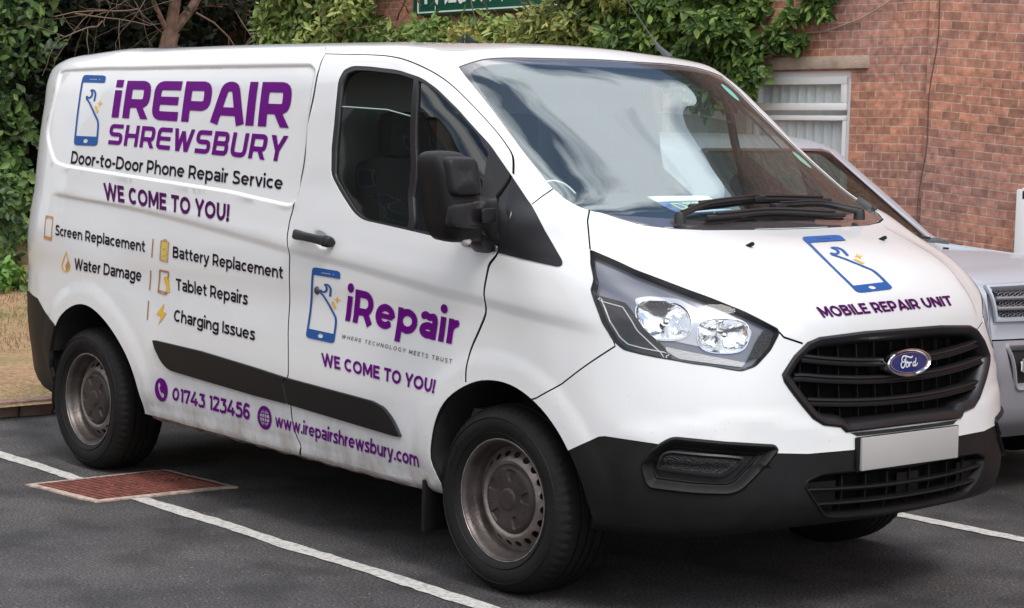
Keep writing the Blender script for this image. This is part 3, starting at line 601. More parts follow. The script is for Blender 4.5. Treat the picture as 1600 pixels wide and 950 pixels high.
def text_decal(name, s, Q, m, parent, surf, bold=.055, space=1.0, ref='cap', h=.0025, cells=None, word=1.0, side=1):
    L = text_loops(s, bold, space, word); al = np.concatenate(L); x0, x1 = al[:, 0].min(), al[:, 0].max()
    if ref == 'cap': top = .70
    else: top = .53
    fn0 = quadmap(Q)
    LL = [np.stack([(l[:, 0] - x0) / (x1 - x0), l[:, 1] / top], 1) for l in L]
    for wd in by_word(LL, len(s.split())): decal(name, wd, fn0, m, parent, surf, h, cells or (max(2, int(1.5 + 30 * (max(l[:, 0].max() for l in wd) - min(l[:, 0].min() for l in wd)))), 3), side)
def by_word(LL, n):
    """group glyph outlines into words at the n-1 widest gaps"""
    o = sorted(LL, key=lambda l: l[:, 0].min()); g = []; mx = -1e9
    for i, l in enumerate(o):
        if i and l[:, 0].min() > mx: g.append((l[:, 0].min() - mx, l[:, 0].min()))
        mx = max(mx, l[:, 0].max())
    cuts = sorted(x for _, x in sorted(g, reverse=True)[:n - 1]); out = [[] for _ in range(n)]
    for l in o: out[sum(l[:, 0].min() >= c - 1e-9 for c in cuts)].append(l)
    return [w for w in out if w]
def stroke(p, w, smooth=False, closed=False, step=.05):
    """polyline -> list of CCW quads and round joins"""
    p = resample(p, closed, step, True) if smooth else A(p); out = []; n = len(p)
    for i in range(n if closed else n - 1):
        a, b = p[i], p[(i + 1) % n]; d = b - a; L = np.linalg.norm(d)
        if L < 1e-9: continue
        d = d / L; q = np.array([-d[1], d[0]]) * w
        out.append(ccw([a + q, a - q, b - q, b + q]))
    js = range(n) if closed else range(1, n - 1)
    for i in js: out.append(np.array([p[i] + w * np.array([math.cos(t), math.sin(t)]) for t in np.linspace(0, 2 * math.pi, 9)[:-1]]))
    return out
def circle(c, r, n=20, rev=False, ry=None):
    t = np.linspace(0, 2 * math.pi, n + 1)[:-1]; p = np.stack([c[0] + r * np.cos(t), c[1] + (ry or r) * np.sin(t)], 1); return p[::-1] if rev else p
def rect(x0, y0, x1, y1): return A([(x0, y0), (x1, y0), (x1, y1), (x0, y1)])
def hole(p): return ccw(p)[::-1]
def geo(ch, w):
    """monoline geometric letters drawn as strokes of half width w: (loops, advance)"""
    X, Cc, As, De = .53, .70, .75, -.20; P = []; dots = []; thin = []
    arc = lambda cx, cy, rx, ry, a, b: [(cx + rx * math.cos(math.radians(t)), cy + ry * math.sin(math.radians(t))) for t in np.linspace(a, b, max(5, int(abs(b - a) / 13)))]
    sm = lambda p: resample(A(p), False, .035)
    def ell(W_, y0, y1, a=0, b=360, x0=0): return arc(x0 + W_ / 2, (y0 + y1) / 2, W_ / 2 - w, (y1 - y0) / 2 - w, a, b)
    def arch(x0, W_, r=.21): return [(x0 + w, .12)] + arc(x0 + W_ / 2, X - w - r, W_ / 2 - w, r, 180, 0) + [(x0 + W_ - w, 0)]
    ad = .56
    if ch == ' ': return [], .25
    if ch == 'o': P += [ell(.57, 0, X)]
    elif ch == 'a': P += [sm([(.06, .44), (.14, .49), (.25, X - w), (.39, .47), (.50 - w, .37), (.50 - w, .28)]), [(.50 - w, .34), (.50 - w, 0)], ell(.50, 0, .33 + w * .2)]; ad = .50
    elif ch == 'b': P += [[(w, 0), (w, As)], ell(.58, 0, X)]; ad = .58
    elif ch == 'c': P += [ell(.56, 0, X, 48, 312)]; ad = .48
    elif ch == 'e': P += [ell(.58, 0, X, 0, 318)]; thin += [[(w, X / 2), (.58 - w, X / 2)]]; ad = .58
    elif ch == 'g': P += [[(.58 - w, -.02), (.58 - w, X)], ell(.58, 0, X), sm([(.58 - w, 0), (.55 - w, -.10), (.44, De + w + .01), (.28, De + w), (.14, De + w + .03), (.06, De + .12)])]; ad = .58
    elif ch == 'h': P += [[(w, 0), (w, As)], arch(0, .53)]; ad = .53
    elif ch == 'n': P += [[(w, 0), (w, X)], arch(0, .53)]; ad = .53
    elif ch == 'm': P += [[(w, 0), (w, X)], arch(0, .50 - .0, .19), arch(.50 - 2 * w, .50, .19)]; ad = 1.0 - 2 * w
    elif ch == 'u': P += [[(.53 - w, 0), (.53 - w, X)], [(w, X)] + arc(.265, w + .21, .265 - w, .21, 180, 360) + [(.53 - w, .42)]]; ad = .53
    elif ch == 'i': P += [[(w, 0), (w, X)]]; dots += [(w, .70)]; ad = 2 * w
    elif ch == 'l': P += [[(w, 0), (w, As)]]; ad = 2 * w
    elif ch == 'p': P += [[(w, De), (w, X)], ell(.58, 0, X)]; ad = .58
    elif ch == 'r': P += [[(w, 0), (w, X)], [(w, .15)] + arc(.25, X - w - .21, .25 - w, .21, 180, 82)]; ad = .29
    elif ch == 's': P += [sm([(.40, .43), (.31, .485), (.21, X - w), (.10, .46), (.08 + w * .3, .38), (.17, .30), (.28, .25), (.38 - w * .2, .18), (.38, .11), (.29, .05), (.19, w), (.09, .055), (.02, .10)])]; ad = .44
    elif ch == 't': P += [[(.14, .67), (.14, .17)] + arc(.14 + .13, w + .12, .13, .12, 180, 290), [(0, X - w), (.34, X - w)]]; ad = .35
    elif ch == 'v': P += [[(.05, X), (.26, .02)], [(.26, .02), (.47, X)]]; ad = .52
    elif ch == 'w': P += [[(.05, X), (.23, .02), (.41, X - .02), (.59, .02), (.77, X)]]; ad = .82
    elif ch == 'y': P += [[(.05, X), (.27, .02)], [(.49, X), (.22, -.10), (.06, De + w)]]; ad = .54
    elif ch == 'B': P += [[(w, 0), (w, Cc)], [(w, Cc - w), (.34, Cc - w)] + arc(.34, .53 - w * .2, .18 - w * .4, Cc - w - .53 + w * .2, 90, -90) + [(w, .37)], [(w, .37), (.36, .37)] + arc(.36, (.37 + w) / 2, .23 - w, (.37 - w) / 2, 90, -90) + [(w, w)]]; ad = .60
    elif ch in 'CG': P += [ell(.70, 0, Cc, 46, 314)]; ad = .64
    elif ch == 'D': P += [[(w, 0), (w, Cc)], [(w, Cc - w), (.30, Cc - w)] + arc(.30, Cc / 2, .37 - w, Cc / 2 - w, 90, -90) + [(w, w)]]; ad = .67
    elif ch in 'EF': P += [[(w, 0), (w, Cc)], [(w, Cc - w), (.50, Cc - w)], [(w, .36), (.45, .36)]] + ([[(w, w), (.51, w)]] if ch == 'E' else []); ad = .51
    elif ch == 'H': P += [[(w, 0), (w, Cc)], [(.60 - w, 0), (.60 - w, Cc)], [(w, .36), (.60 - w, .36)]]; ad = .60
    elif ch == 'I': P += [[(w, 0), (w, Cc)]]; ad = 2 * w
    elif ch == 'L': P += [[(w, 0), (w, Cc)], [(w, w), (.46, w)]]; ad = .46
    elif ch == 'M': P += [[(w, 0), (w, Cc)], [(.76 - w, 0), (.76 - w, Cc)], [(w + .01, Cc - .02), (.38, .16), (.75 - w, Cc - .02)]]; ad = .76
    elif ch == 'N': P += [[(w, 0), (w, Cc)], [(.62 - w, 0), (.62 - w, Cc)], [(w + .01, Cc - .03), (.61 - w, .03)]]; ad = .62
    elif ch == 'O': P += [ell(.74, 0, Cc)]; ad = .74
    elif ch in 'PR': P += [[(w, 0), (w, Cc)], [(w, Cc - w), (.32, Cc - w)] + arc(.32, (Cc - w + .25) / 2, .25 - w, (Cc - w - .25) / 2, 90, -90) + [(w, .25)]] + ([[(.34, .25), (.52, 0)]] if ch == 'R' else []); ad = .58
    elif ch == 'S': P += [sm([(.48, .58), (.38, .65), (.26, Cc - w), (.12, .63), (.07 + w * .3, .53), (.12, .42), (.26, .36), (.42, .30), (.49 - w * .2, .19), (.44, .09), (.30, w), (.14, .05), (.03, .12)])]; ad = .54
    elif ch == 'T': P += [[(.28, 0), (.28, Cc - w)], [(0, Cc - w), (.56, Cc - w)]]
    elif ch == 'U': P += [[(w, Cc)] + arc(.30, w + .26, .30 - w, .26, 180, 360) + [(.60 - w, Cc)]]; ad = .60
    elif ch == 'W': P += [[(.05, Cc), (.27, .03), (.49, Cc - .02), (.71, .03), (.93, Cc)]]; ad = .98
    elif ch == 'Y': P += [[(.04, Cc), (.30, .27), (.56, Cc)], [(.30, .29), (.30, 0)]]; ad = .60
    elif ch == 'A': P += [[(.04, 0), (.33, Cc - .02), (.62, 0)], [(.14, .19), (.52, .19)]]; ad = .66
    elif ch == '-': P += [[(0, .27), (.26, .27)]]; ad = .26
    elif ch == '.': dots += [(w * 1.2, w * 1.2)]; ad = 2.4 * w
    elif ch == '!': P += [[(w * 1.2, .20), (w * 1.2, Cc)]]; dots += [(w * 1.2, w * 1.2)]; ad = 2.4 * w
    elif ch == '0': P += [ell(.56, 0, Cc)]
    elif ch == '1': P += [[(.04, Cc - w), (.20, Cc - w), (.20, 0)]]; ad = .26
    elif ch == '2': P += [sm([(.05, .58), (.14, .66), (.26, Cc - w), (.40, .62), (.43, .50), (.36, .38), (.10, .10)]), [(.10, .12), (.05, w), (.50, w)]]; ad = .50
    elif ch == '3': P += [[(.04, Cc - w), (.42, Cc - w), (.24, .42)], sm([(.24, .41), (.40, .38), (.45, .22), (.38, .08), (.24, w), (.12, .05), (.03, .11)])]; ad = .50
    elif ch == '4': P += [[(.36, Cc), (.05, .19), (.60, .19)], [(.42, 0), (.42, .38)]]; ad = .60
    elif ch == '5': P += [[(.46, Cc - w), (.12, Cc - w), (.09, .40)], sm([(.09, .41), (.28, .43), (.44, .34), (.45, .20), (.38, .08), (.24, w), (.12, .05), (.03, .11)])]; ad = .50
    elif ch == '6': P += [ell(.52, 0, .46), sm([(.46, .62), (.36, Cc - w), (.22, .66), (.09, .50), (w, .25)])]; ad = .52
    elif ch == '7': P += [[(.05, .52), (.05, Cc - w), (.46, Cc - w), (.20, 0)]]; ad = .50
    if ch == 'G': P += [[(.65 - w, .10), (.65 - w, .36)]]; ad = .67
    out = []
    for p in P: out += [ccw(x) for x in stroke(p, w)]
    for p in thin: out += [ccw(x) for x in stroke(p, w * .72)]
    out += [circle(d, w * 1.28, 16) for d in dots]
    return out, ad
def text_loops(s, w=.055, space=1.0, word=1.0):
    x = 0; out = []
    for ch in s:
        L, ad = geo(ch, w); out += [l + [x, 0] for l in L]; x += ad + (.075 * space + (space - 1) * .22 if ch != ' ' else .02 + (space - 1) * .25)
    return out
# ------------------------------------------------------------------ van: relief of the pressed panels
_cr = A(sorted([tuple(x) for x in T['crease'][1:]])); _cr = np.concatenate([[(1.12, .735)], _cr, [(4.93, 1.225)]])
ARCHF = resample(T['archF'][:-1], False, .035); ARCHR = resample(T['archR'], False, .035)
PANEL = rounded(T['panel'], [.02, .02, .02, .03, .03, .02, .05, .05, .05, .05, .05, .05, .05, .05])
def van_disp(u, v):
    sh = u.shape; u = u.ravel(); v = v.ravel(); q = np.stack([u, v], 1); d = np.zeros(len(u))
    k = (u > 1.05) & (u < 5.05) & (v < 1.5)
    if k.any():
        dv = np.interp(u[k], _cr[:, 0], _cr[:, 1]) - v[k]
        fade = smoothstep(1.10, 1.35, u[k]) * (1 - smoothstep(4.86, 4.96, u[k]))
        d[k] += fade * (-.009 * smoothstep(-.012, .05, dv) * (1 - smoothstep(.12, .55, dv)) + .002 * np.exp(-((dv + .04) / .05)**2))
    for arch, hw in ((ARCHF, .10), (ARCHR, .10)):
        c = arch.mean(0); k = (abs(u - c[0]) < .9) & (v < 1.0)
        if k.any():
            r = distp(q[k], arch); up = smoothstep(.02, .2, v[k])
            d[k] += up * (.007 * (1 - smoothstep(.05, .12, r)) + .006 * (1 - smoothstep(.16, .34, r)))
    k = (u > 2.0) & (u < 5.2) & (v > 1.2) & (v < 2.2)
    if k.any():
        r = distp(q[k], PANEL, True); ins = inside(PANEL, q[k]); s = np.where(ins, r, -r)
        d[k] += -.010 * smoothstep(-.008, .016, s) + .003 * np.exp(-((s + .012) / .012)**2)
    # door handle dish
    r = np.hypot(u - T['hc'][0][0], v - T['hc'][0][1]); d -= .020 * (1 - smoothstep(.025, .066, r))
    # rocker step
    rk = np.interp(u, [2.04, 2.87, 4.04], [.066, .093, .11]); k = (u > 1.98) & (u < 4.1)
    d += np.where(k, .006 * (1 - smoothstep(-.018, .014, v - rk)), 0)
    # bonnet feature line and bumper shoulder
    hl = np.interp(v, [.74, .95, 1.2], [.47, .52, .63]); k = (v > .72) & (v < 1.25) & (u < 1.0)
    d += np.where(k, -.009 * smoothstep(0, .05, u - hl) * (1 - smoothstep(.10, .25, u - hl)) * smoothstep(.72, .80, v) * (1 - smoothstep(1.1, 1.2, v)), 0)
    bl = np.interp(u, [0, .22, .6745, .9583, 1.15], [.385, .3875, .465, .408, .40]); k = (u < 1.2) & (v > .3) & (v < .7)
    d += np.where(k, .006 * (1 - smoothstep(-.012, .040, v - bl)) * smoothstep(0.05, .25, u) * (1 - smoothstep(1.0, 1.15, u)), 0)
    return d.reshape(sh)
VS.disp = van_disp
UM = VS.UMAX; VM = VS.VMAX

# outlines on the sheet
WSL = np.concatenate([[(-.05, 2.19)], resample([(0, 2.19)] + T['ws'][:6], False, .04), resample(T['ws'][5:11], False, .04)[1:], resample(T['ws'][10:], False, .04)[1:], [(-.05, 1.203)]])
FRI = np.concatenate([[(-.05, 2.135)], resample([(0, 2.135)] + T['frit'][1:5], False, .04), resample(T['frit'][4:8], False, .04)[1:], resample(T['frit'][7:], False, .04)[1:], [(-.05, 1.252)]])
wn = T['win']
WIN = rounded(wn, [.03, .03, .03, .03, .03, .03, .03, .03, .03, .02, .01, .02, .03, .05, .03, .03, .04, .03, .03])
WININ = inset(rounded([w for i, w in enumerate(wn) if i not in (10,)], .03), .024)
TRI = rounded(T['tri'], [0, .02, .02, .01, .01, .02, 0])
TRID = rounded(T['tridoor'], [.005, 0, .01, .01, .01, 0, .03, .02, .02, .01])
HL = rounded(T['headlight'], .012, 3)
GRn = [(0, .73)] + T['grille'] [:11] + [(0, .398)]
GRn = [(0, .728), (.2, .727)] + T['grille'][1:11] + [(.15, .397), (0, .398)]
GR = np.concatenate([[(-.05, .728)], A(GRn), [(-.05, .398)]])
FOG = rounded(T['fog'], [.03, .03, .03, .03, .06, .06, .03, .03, .03, .03, .03, .03], 6)
ik = T['intake']; INn = [(0, .262)] + [tuple(x) for x in ik[:7]] + [(.11, .072), (0, .072)]
INT = np.concatenate([[(-.05, .262)], A(INn), [(-.05, .072)]])
BT = A([(1.60, .20)] + [(1.35, .285)] + T['blacktop'][:5] + T['blacktop'][5:] + [(-.05, .334)])
MOULD = rounded(T['mould'], [.01, 0, 0, 0, 0, .02, .03, .01, .03, 0, 0, .04, .03, .01])
PTOP = A(T['panetop'])
RB = A([(UM + .05, .545)] + T['rearblack'] + [(4.75, .36)])
HSIDE = A(T['hoodside']); HTIP = A(T['hoodtip']); SEAM = A([T['headlight'][13]] + T['bumpseam'] + [(1.60, .41)]); PSEAM = A([T['ws'][9]] + T['pillseam'][1:])
GB = resample(T['gapB'][1:], False, .03); GT = resample(T['gapTop'], False, .03); GF = resample(T['gapF'], False, .03)
GBtop = A([(2.02, 2.30), (1.993, 2.204)])
gaps = [strip(x, w) for x, w in ((GB, .0052), (GT, .006), (GF, .0055), (HSIDE, .003), (HTIP, .0035), (dens(SEAM, .04, False), .003), (PSEAM, .0028), (GBtop, .003))]
# the seams that follow other outlines
gaps.append(strip(A([(-.03, 1.199), (.162, 1.198), (.522, 1.188), (.657, 1.194), (.75, 1.208), (.797, 1.243), (.846, 1.314)]), .004))
# arch openings, closed below the sheet
AF = np.concatenate([ARCHF, [(1.21, .02), (1.26, -.1), (2.0, -.1)]]); AR = np.concatenate([[(4.90, -.1), (4.885, .15)], ARCHR, [(4.06, -.1)]])
ROCK = A([(1.98, .014), (2.077, .016), (2.89, .047), (4.061, .074), (4.10, .076)])
ROCKC = np.concatenate([ROCK, [(4.1, -.1), (1.98, -.1)]])
REARC = A([(4.80, .10), (4.95, .06), (5.3, .03), (UM + .1, .03), (UM + .1, -.1), (4.8, -.1)])
TL = A([(5.34, .93), (5.345, 1.55), (5.50, 1.60), (5.52, .93)])
DOORP = np.concatenate([GB, [(2.87, .05), (2.077, .0)], [(1.90, .2)], GF[::-1], GT[::-1]])
BUMPP = np.concatenate([SEAM[::-1], A(T['headlight'][13:][::-1])[:0], A([T['headlight'][i] for i in (12, 11, 10, 9, 8, 7, 6, 5)]), HTIP, [(.42, .60), (-.05, .60)], BT[::-1]])
hl_top = A([T['headlight'][i] for i in range(0, 5)])
HOODP = np.concatenate([[(-.05, 1.2)], A([(.162, 1.2), (.522, 1.19), (.657, 1.196), (.75, 1.21), (.797, 1.245)]), HSIDE, hl_top, HTIP, [(.42, .62), (-.05, .62)]])
lines_closed = [WIN, WININ, TRI, TRID, HL, FOG, MOULD, TL] + gaps
clipu = lambda L: L[(L[:, 0] > -1)]
opens = [WSL, FRI, GR, INT, BT, ARCHF, ARCHR, ROCK, RB, PTOP]
# extra lines where the relief turns
opens += [np.concatenate([x, x[:1]]) for x in (inset(dens(PANEL, .05), -.012), inset(dens(PANEL, .05), .018), inset(dens(PANEL, .05), .004))]
opens += [dens(_cr, .04, False) + [0, o] for o in (.03, .008, -.012, -.03, -.05)]
for o in (.03, .06, .09, .12): opens += [ARCHF[3:-2] + (ARCHF[3:-2] - A([1.62, .1])) * (o / .38), ARCHR[1:-1] + (ARCHR[1:-1] - A([4.53, .1])) * (o / .38)]
opens += [np.stack([np.linspace(2.04, 4.0, 40), np.interp(np.linspace(2.04, 4.0, 40), [2.04, 2.87, 4.04], [.066, .093, .11]) + o], 1) for o in (-.012, .008, .03)]
for r in (.03, .048, .066): opens.append(np.concatenate([circle(T['hc'][0], r, 16), circle(T['hc'][0], r, 16)[:1]]))
dom = rect(0, 0, UM, VM)
free = np.concatenate([gridpts(.0, 2.1, .02, 2.3, .030), gridpts(2.12, UM - .02, .02, 2.3, .042), gridpts(.03, UM - .03, 2.36, VM - .05, .09)])
uv, tri = cdt([dens(dom, .04)] + lines_closed, [o for o in opens], free, .45, .03)
cc = uv[tri].mean(1)
ok = (cc[:, 0] > 0) & (cc[:, 0] < UM) & (cc[:, 1] > 0) & (cc[:, 1] < VM)
part = np.zeros(len(tri), int)    # 0 = body
names = {0: 'body'}
ins = lambda P: inside(P, cc)
part[ins(DOORP)] = 1
part[ins(HOODP)] = 2
part[ins(BUMPP)] = 3
blk = (cc[:, 0] < 1.62) & (cc[:, 1] < np.interp(cc[:, 0], BT[::-1, 0], BT[::-1, 1])); part[blk] = 4
rb = (cc[:, 0] > 4.7) & (cc[:, 1] < np.interp(cc[:, 0], RB[::-1, 0], RB[::-1, 1])); part[rb] = 5
part[ins(TRI)] = 6
w_ = ins(WIN); part[w_] = 7
wi = ins(WININ); bar = A(T['pillarbar']); ub = np.interp(cc[:, 1], bar[::-1, 1], bar[::-1, 0])
fr = wi & (cc[:, 0] < ub); re = wi & (cc[:, 0] >= ub); part[fr] = 8; part[re] = 9
vt = np.interp(cc[:, 0], PTOP[::-1, 0], PTOP[::-1, 1]); part[re & (cc[:, 1] > vt)] = -1
part[ins(TRID)] = 10
wsm = ins(WSL); part[wsm] = 11; part[ins(FRI)] = 12
part[ins(MOULD)] = 13
part[ins(TL)] = 14
for P_ in (HL, FOG, AF, AR, ROCKC, REARC, GR, INT): part[ins(P_)] = -1
for g in gaps: part[ins(g)] = -1
part[~ok] = -1

MLD = mat('moulding_black', (.0075, .007, .0075), .42, spec=.3, bump=(300, .1))
van = thing('white_van', 'white panel van with purple repair lettering and black bumpers parked in the marked bay', 'van')
def vpart(name, k, m, off=0, rim=.012, sides=(1, -1), parent=None, label=None):
    t = tri[part == k]
    if len(t) == 0: print('EMPTY', name); return None
    o = rim_and_build(name, VS, uv, t, m, parent or van, sides, off, rim)
    if label: o['label'] = label
    return o
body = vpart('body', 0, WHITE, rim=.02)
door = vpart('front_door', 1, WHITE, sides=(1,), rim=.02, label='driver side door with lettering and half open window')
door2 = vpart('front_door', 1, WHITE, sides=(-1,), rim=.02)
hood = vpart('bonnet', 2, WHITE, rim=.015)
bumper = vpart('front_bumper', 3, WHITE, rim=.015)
lowbump = vpart('lower_bumper', 4, PLAST, off=-.002, rim=.02)
vpart('rear_bumper', 5, PLAST, off=.004, rim=.02)
vpart('corner_trim', 6, GLOSSB, off=.004, sides=(1,), rim=.02)
vpart('corner_trim', 6, GLOSSB, off=.004, sides=(-1,), rim=.02)
for sd, D_ in ((1, door), (-1, door2)):
    fr_ = vpart('window_seal', 7, RUBBER_AND_SHADE, off=-.003, rim=.015, sides=(sd,), parent=D_)
    vpart('quarter_glass', 8, SG, off=-.011, rim=0, sides=(sd,), parent=D_)
    vpart('window_glass', 9, SG, off=-.013, rim=.004, sides=(sd,), parent=D_)
    patch('window_divider', VS, strip(dens(bar, .04, False), .014), .0, GLOSSB, D_, sd, .02, .02)
    vpart('mirror_base', 10, GLOSSB, off=.006, rim=.03, sides=(sd,), parent=D_)
    for k_, nm in ((13, 'side_moulding'),):
        t = tri[part == 13]; isd = inside(DOORP, uv[t].mean(1))
        for sel, pr_ in ((isd, D_), (~isd, body)):
            rim_and_build(nm, VS, uv, t[sel], MLD, pr_, (sd,), .016, .03)
    vpart('tail_light', 14, mat('tail_light_red', (.16, .008, .006), .15, coat=1), off=.004, rim=.02, sides=(sd,), parent=body)
for sd, D_ in ((1, door), (-1, door2)):
    q_ = dens(PTOP[:-1] + [0, .001], .03, False); q_ = q_[inside(WININ, q_)]; b = MB(); b.tube([Vector(x) for x in VS.P(q_[:, 0], q_[:, 1], -.0135, sd, False)[0]], .0028, 5); b.build('glass_edge', mat('glass_edge_green', (.30, .38, .35), .3), D_)
wsf = vpart('windscreen_frame', 11, FRIT, off=-.004, rim=.004)
wsg = vpart('windscreen', 12, WS, off=-.004, rim=0)
# darkness behind the shut lines: a second skin under the panels (not under glass)
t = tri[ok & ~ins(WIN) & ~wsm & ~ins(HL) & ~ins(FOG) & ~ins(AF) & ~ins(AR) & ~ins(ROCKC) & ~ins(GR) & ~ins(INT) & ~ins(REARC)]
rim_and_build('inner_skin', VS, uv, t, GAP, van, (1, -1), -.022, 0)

# fixed bits of the sheet
def both(fn, *a): return [fn(s, *a) for s in (1, -1)]
def full(nearloop):
    """half loop with u>=0 from one centre end to the other -> closed loop over both halves"""
    n = [tuple(x) for x in nearloop]; far = [(-x, y) for x, y in n[::-1] if x > 1e-6]
    return A(n + far)
# grille
GRF = ccw(dens(full(GRn), .03))
loft('grille_surround', VS, GRF, [(-.002, -.010), (-.001, .004), (.006, .011), (.018, .009), (.032, -.004), (.040, -.028), (.046, -.075)], GLOSSB, van, 1)
grp = patch('grille', VS, inset(GRF, .040), -.072, mat('grille_backing', (.003, .003, .003), .8, spec=.1), van, 1, .03)
def sweep_u(name, us, vf, prof, m, parent, surf=None, side=1, caps=True):
    surf = surf or VS; us = A(us); V = []; F = []; n = len(prof); inv = surf.P(us, vf(us), 0, side)
    for (h, dv) in prof:
        p, _ = surf.P(us, vf(us) + dv, h, side, False); V.append(p)
    K_ = len(us); V = np.concatenate(V)
    for i in range(n):
        for j in range(K_ - 1): F.append((i * K_ + j, i * K_ + j + 1, ((i + 1) % n) * K_ + j + 1, ((i + 1) % n) * K_ + j))
    F.append(tuple(i * K_ for i in range(n))); F.append(tuple(i * K_ + K_ - 1 for i in range(n)))
    b = MB(); b.add([Vector(x) for x in V], F, 0, True); return b.build(name, m, parent, 30)
lip = [(-.06, .016), (-.012, .021), (-.002, .017), (-.001, .011), (-.010, .006), (-.010, .000), (-.002, -.003), (-.004, -.008), (-.06, -.012)]
barf = lambda c, e: (lambda u: c + (e - c) * np.minimum(1, (np.abs(u) / .47))**2.2)
for c, e, ul, gap in ((.612, .643, .478, .13), (.553, .580, .505, 0), (.479, .500, .452, 0)):
    if gap:
        for s in (1, -1): sweep_u('grille_bar', s * np.linspace(gap - .02, ul, 24), barf(c, e), lip, GLOSSB, grp)
    else: sweep_u('grille_bar', np.linspace(-ul, ul, 50), barf(c, e), lip, GLOSSB, grp)
for uu_ in (-.44, -.36, -.27, -.18, -.09, 0, .09, .18, .27, .36, .44):
    top, bo = (.70, .425) if abs(uu_) < .4 else (.66, .47)
    V = []; vs = np.linspace(bo, top, 12)
    for du, h in ((-.002, -.07), (-.002, -.056), (.002, -.056), (.002, -.07)): V.append(VS.P(np.full(12, uu_ + du), vs, h, 1, False)[0])
    F = [(i * 12 + j, i * 12 + j + 1, ((i + 1) % 4) * 12 + j + 1, ((i + 1) % 4) * 12 + j) for i in range(3) for j in range(11)]
    obj('grille_rib', np.concatenate(V), F, mat('grille_rib_plastic', (.006, .006, .006), .6), grp)
loft('lower_grille_slot', VS, ccw(dens(A([(-.29, .392), (.29, .392), (.26, .378), (-.26, .378)]), .03)), [(0, .001), (.002, -.004), (.005, -.02)], GLOSSB, van)
patch('slot_floor', VS, A([(-.288, .391), (.288, .391), (.26, .379), (-.26, .379)]), .0015, GAP, van)
# badge
bc, bn = VS.P(A([0.0]), A([.612]), .0, 1); bx = float(bc[0, 0]) ; bz = float(bc[0, 2])
tilt = math.atan2(float(bn[0, 2]), float(bn[0, 0]))
def badge_pts(y, z, h): return Vector((bx + .012 + h * math.cos(tilt) - z * math.sin(tilt) - .16 * y * y, y, bz + z * math.cos(tilt) + h * math.sin(tilt)))
b = MB(); N = 64; prof = [(1.0, -.03), (1.0, .004), (.985, .010), (.94, .012), (.90, .008), (.885, .004)]
V = [badge_pts(.118 * (s if s > .9 else s) * math.cos(t), .0485 * (1 - (1 - s) * 2.3) * math.sin(t), h) for s, h in prof for t in np.linspace(0, 2 * math.pi, N + 1)[:-1]]
F = [(i * N + j, i * N + (j + 1) % N, (i + 1) * N + (j + 1) % N, (i + 1) * N + j) for i in range(len(prof) - 1) for j in range(N)]
b.add(V, F, 0, True); badge = b.build('badge', CHROME, van, 50)
V = [badge_pts(0, 0, .0075)] + [badge_pts(.104 * s * math.cos(t), .0355 * s * math.sin(t), .0075 - .003 * s * s) for s in (.33, .66, 1) for t in np.linspace(0, 2 * math.pi, N + 1)[:-1]]
F = [(0, 1 + j, 1 + (j + 1) % N) for j in range(N)] + [(1 + r * N + j, 1 + (r + 1) * N + j, 1 + (r + 1) * N + (j + 1) % N, 1 + r * N + (j + 1) % N) for r in (0, 1) for j in range(N)]
obj('badge_field', V, F, mat('badge_blue', (.006, .022, .12), .15, 0, coat=.6), badge, True)
def badge_mark(name, loops, m, h):
    q, t_ = cdt([A(l) for l in loops]); c = q[t_].mean(1); t_ = t_[winding(loops, c) != 0]
    obj(name, [badge_pts(x, z, h) for x, z in q], [tuple(x) for x in t_], m, badge)
mk = []
S_ = lambda pts, w=.0022: mk.extend(stroke(resample(A(pts) * [.001, .001], False, .003), w))
# flowing script: F with its long bar and curl, o, r, d with a closing tail
S_([(-39, 4), (-44, 12), (-40, 21), (-28, 24), (-10, 20), (8, 17), (14, 21)], .0024); S_([(-39, 4), (-33, 3), (-30, 8), (-31, 14)], .0018)
S_([(-22, 19), (-25, 6), (-29, -8), (-38, -16), (-47, -12), (-48, -2), (-43, 4)], .0024); S_([(-27, 4), (-19, 3), (-15, 6)], .002)
S_([(-16, 0), (-22, -6), (-21, -13), (-14, -14), (-8, -8), (-9, -1), (-16, 0), (-8, 1), (-2, 0)], .002)
S_([(-1, 1), (-5, -14)], .0022); S_([(-4, -8), (1, -1), (7, 1), (9, -2)], .002)
S_([(29, 0), (22, 1), (15, -5), (15, -11), (20, -13), (27, -6), (32, 14)], .0021); S_([(32, 14), (27, -7), (29, -13), (37, -8), (40, -3)], .002)
badge_mark('badge_script', mk, mat('script_silver', (.72, .72, .76), .3, .1), .0092)
el = lambda k: [A([(.104 * k * math.cos(t), .0355 * k * math.sin(t)) for t in np.linspace(0, 2 * math.pi, 65)[:-1]])]
badge_mark('badge_line', el(.97) + [el(.925)[0][::-1]], CHROME, .0082)
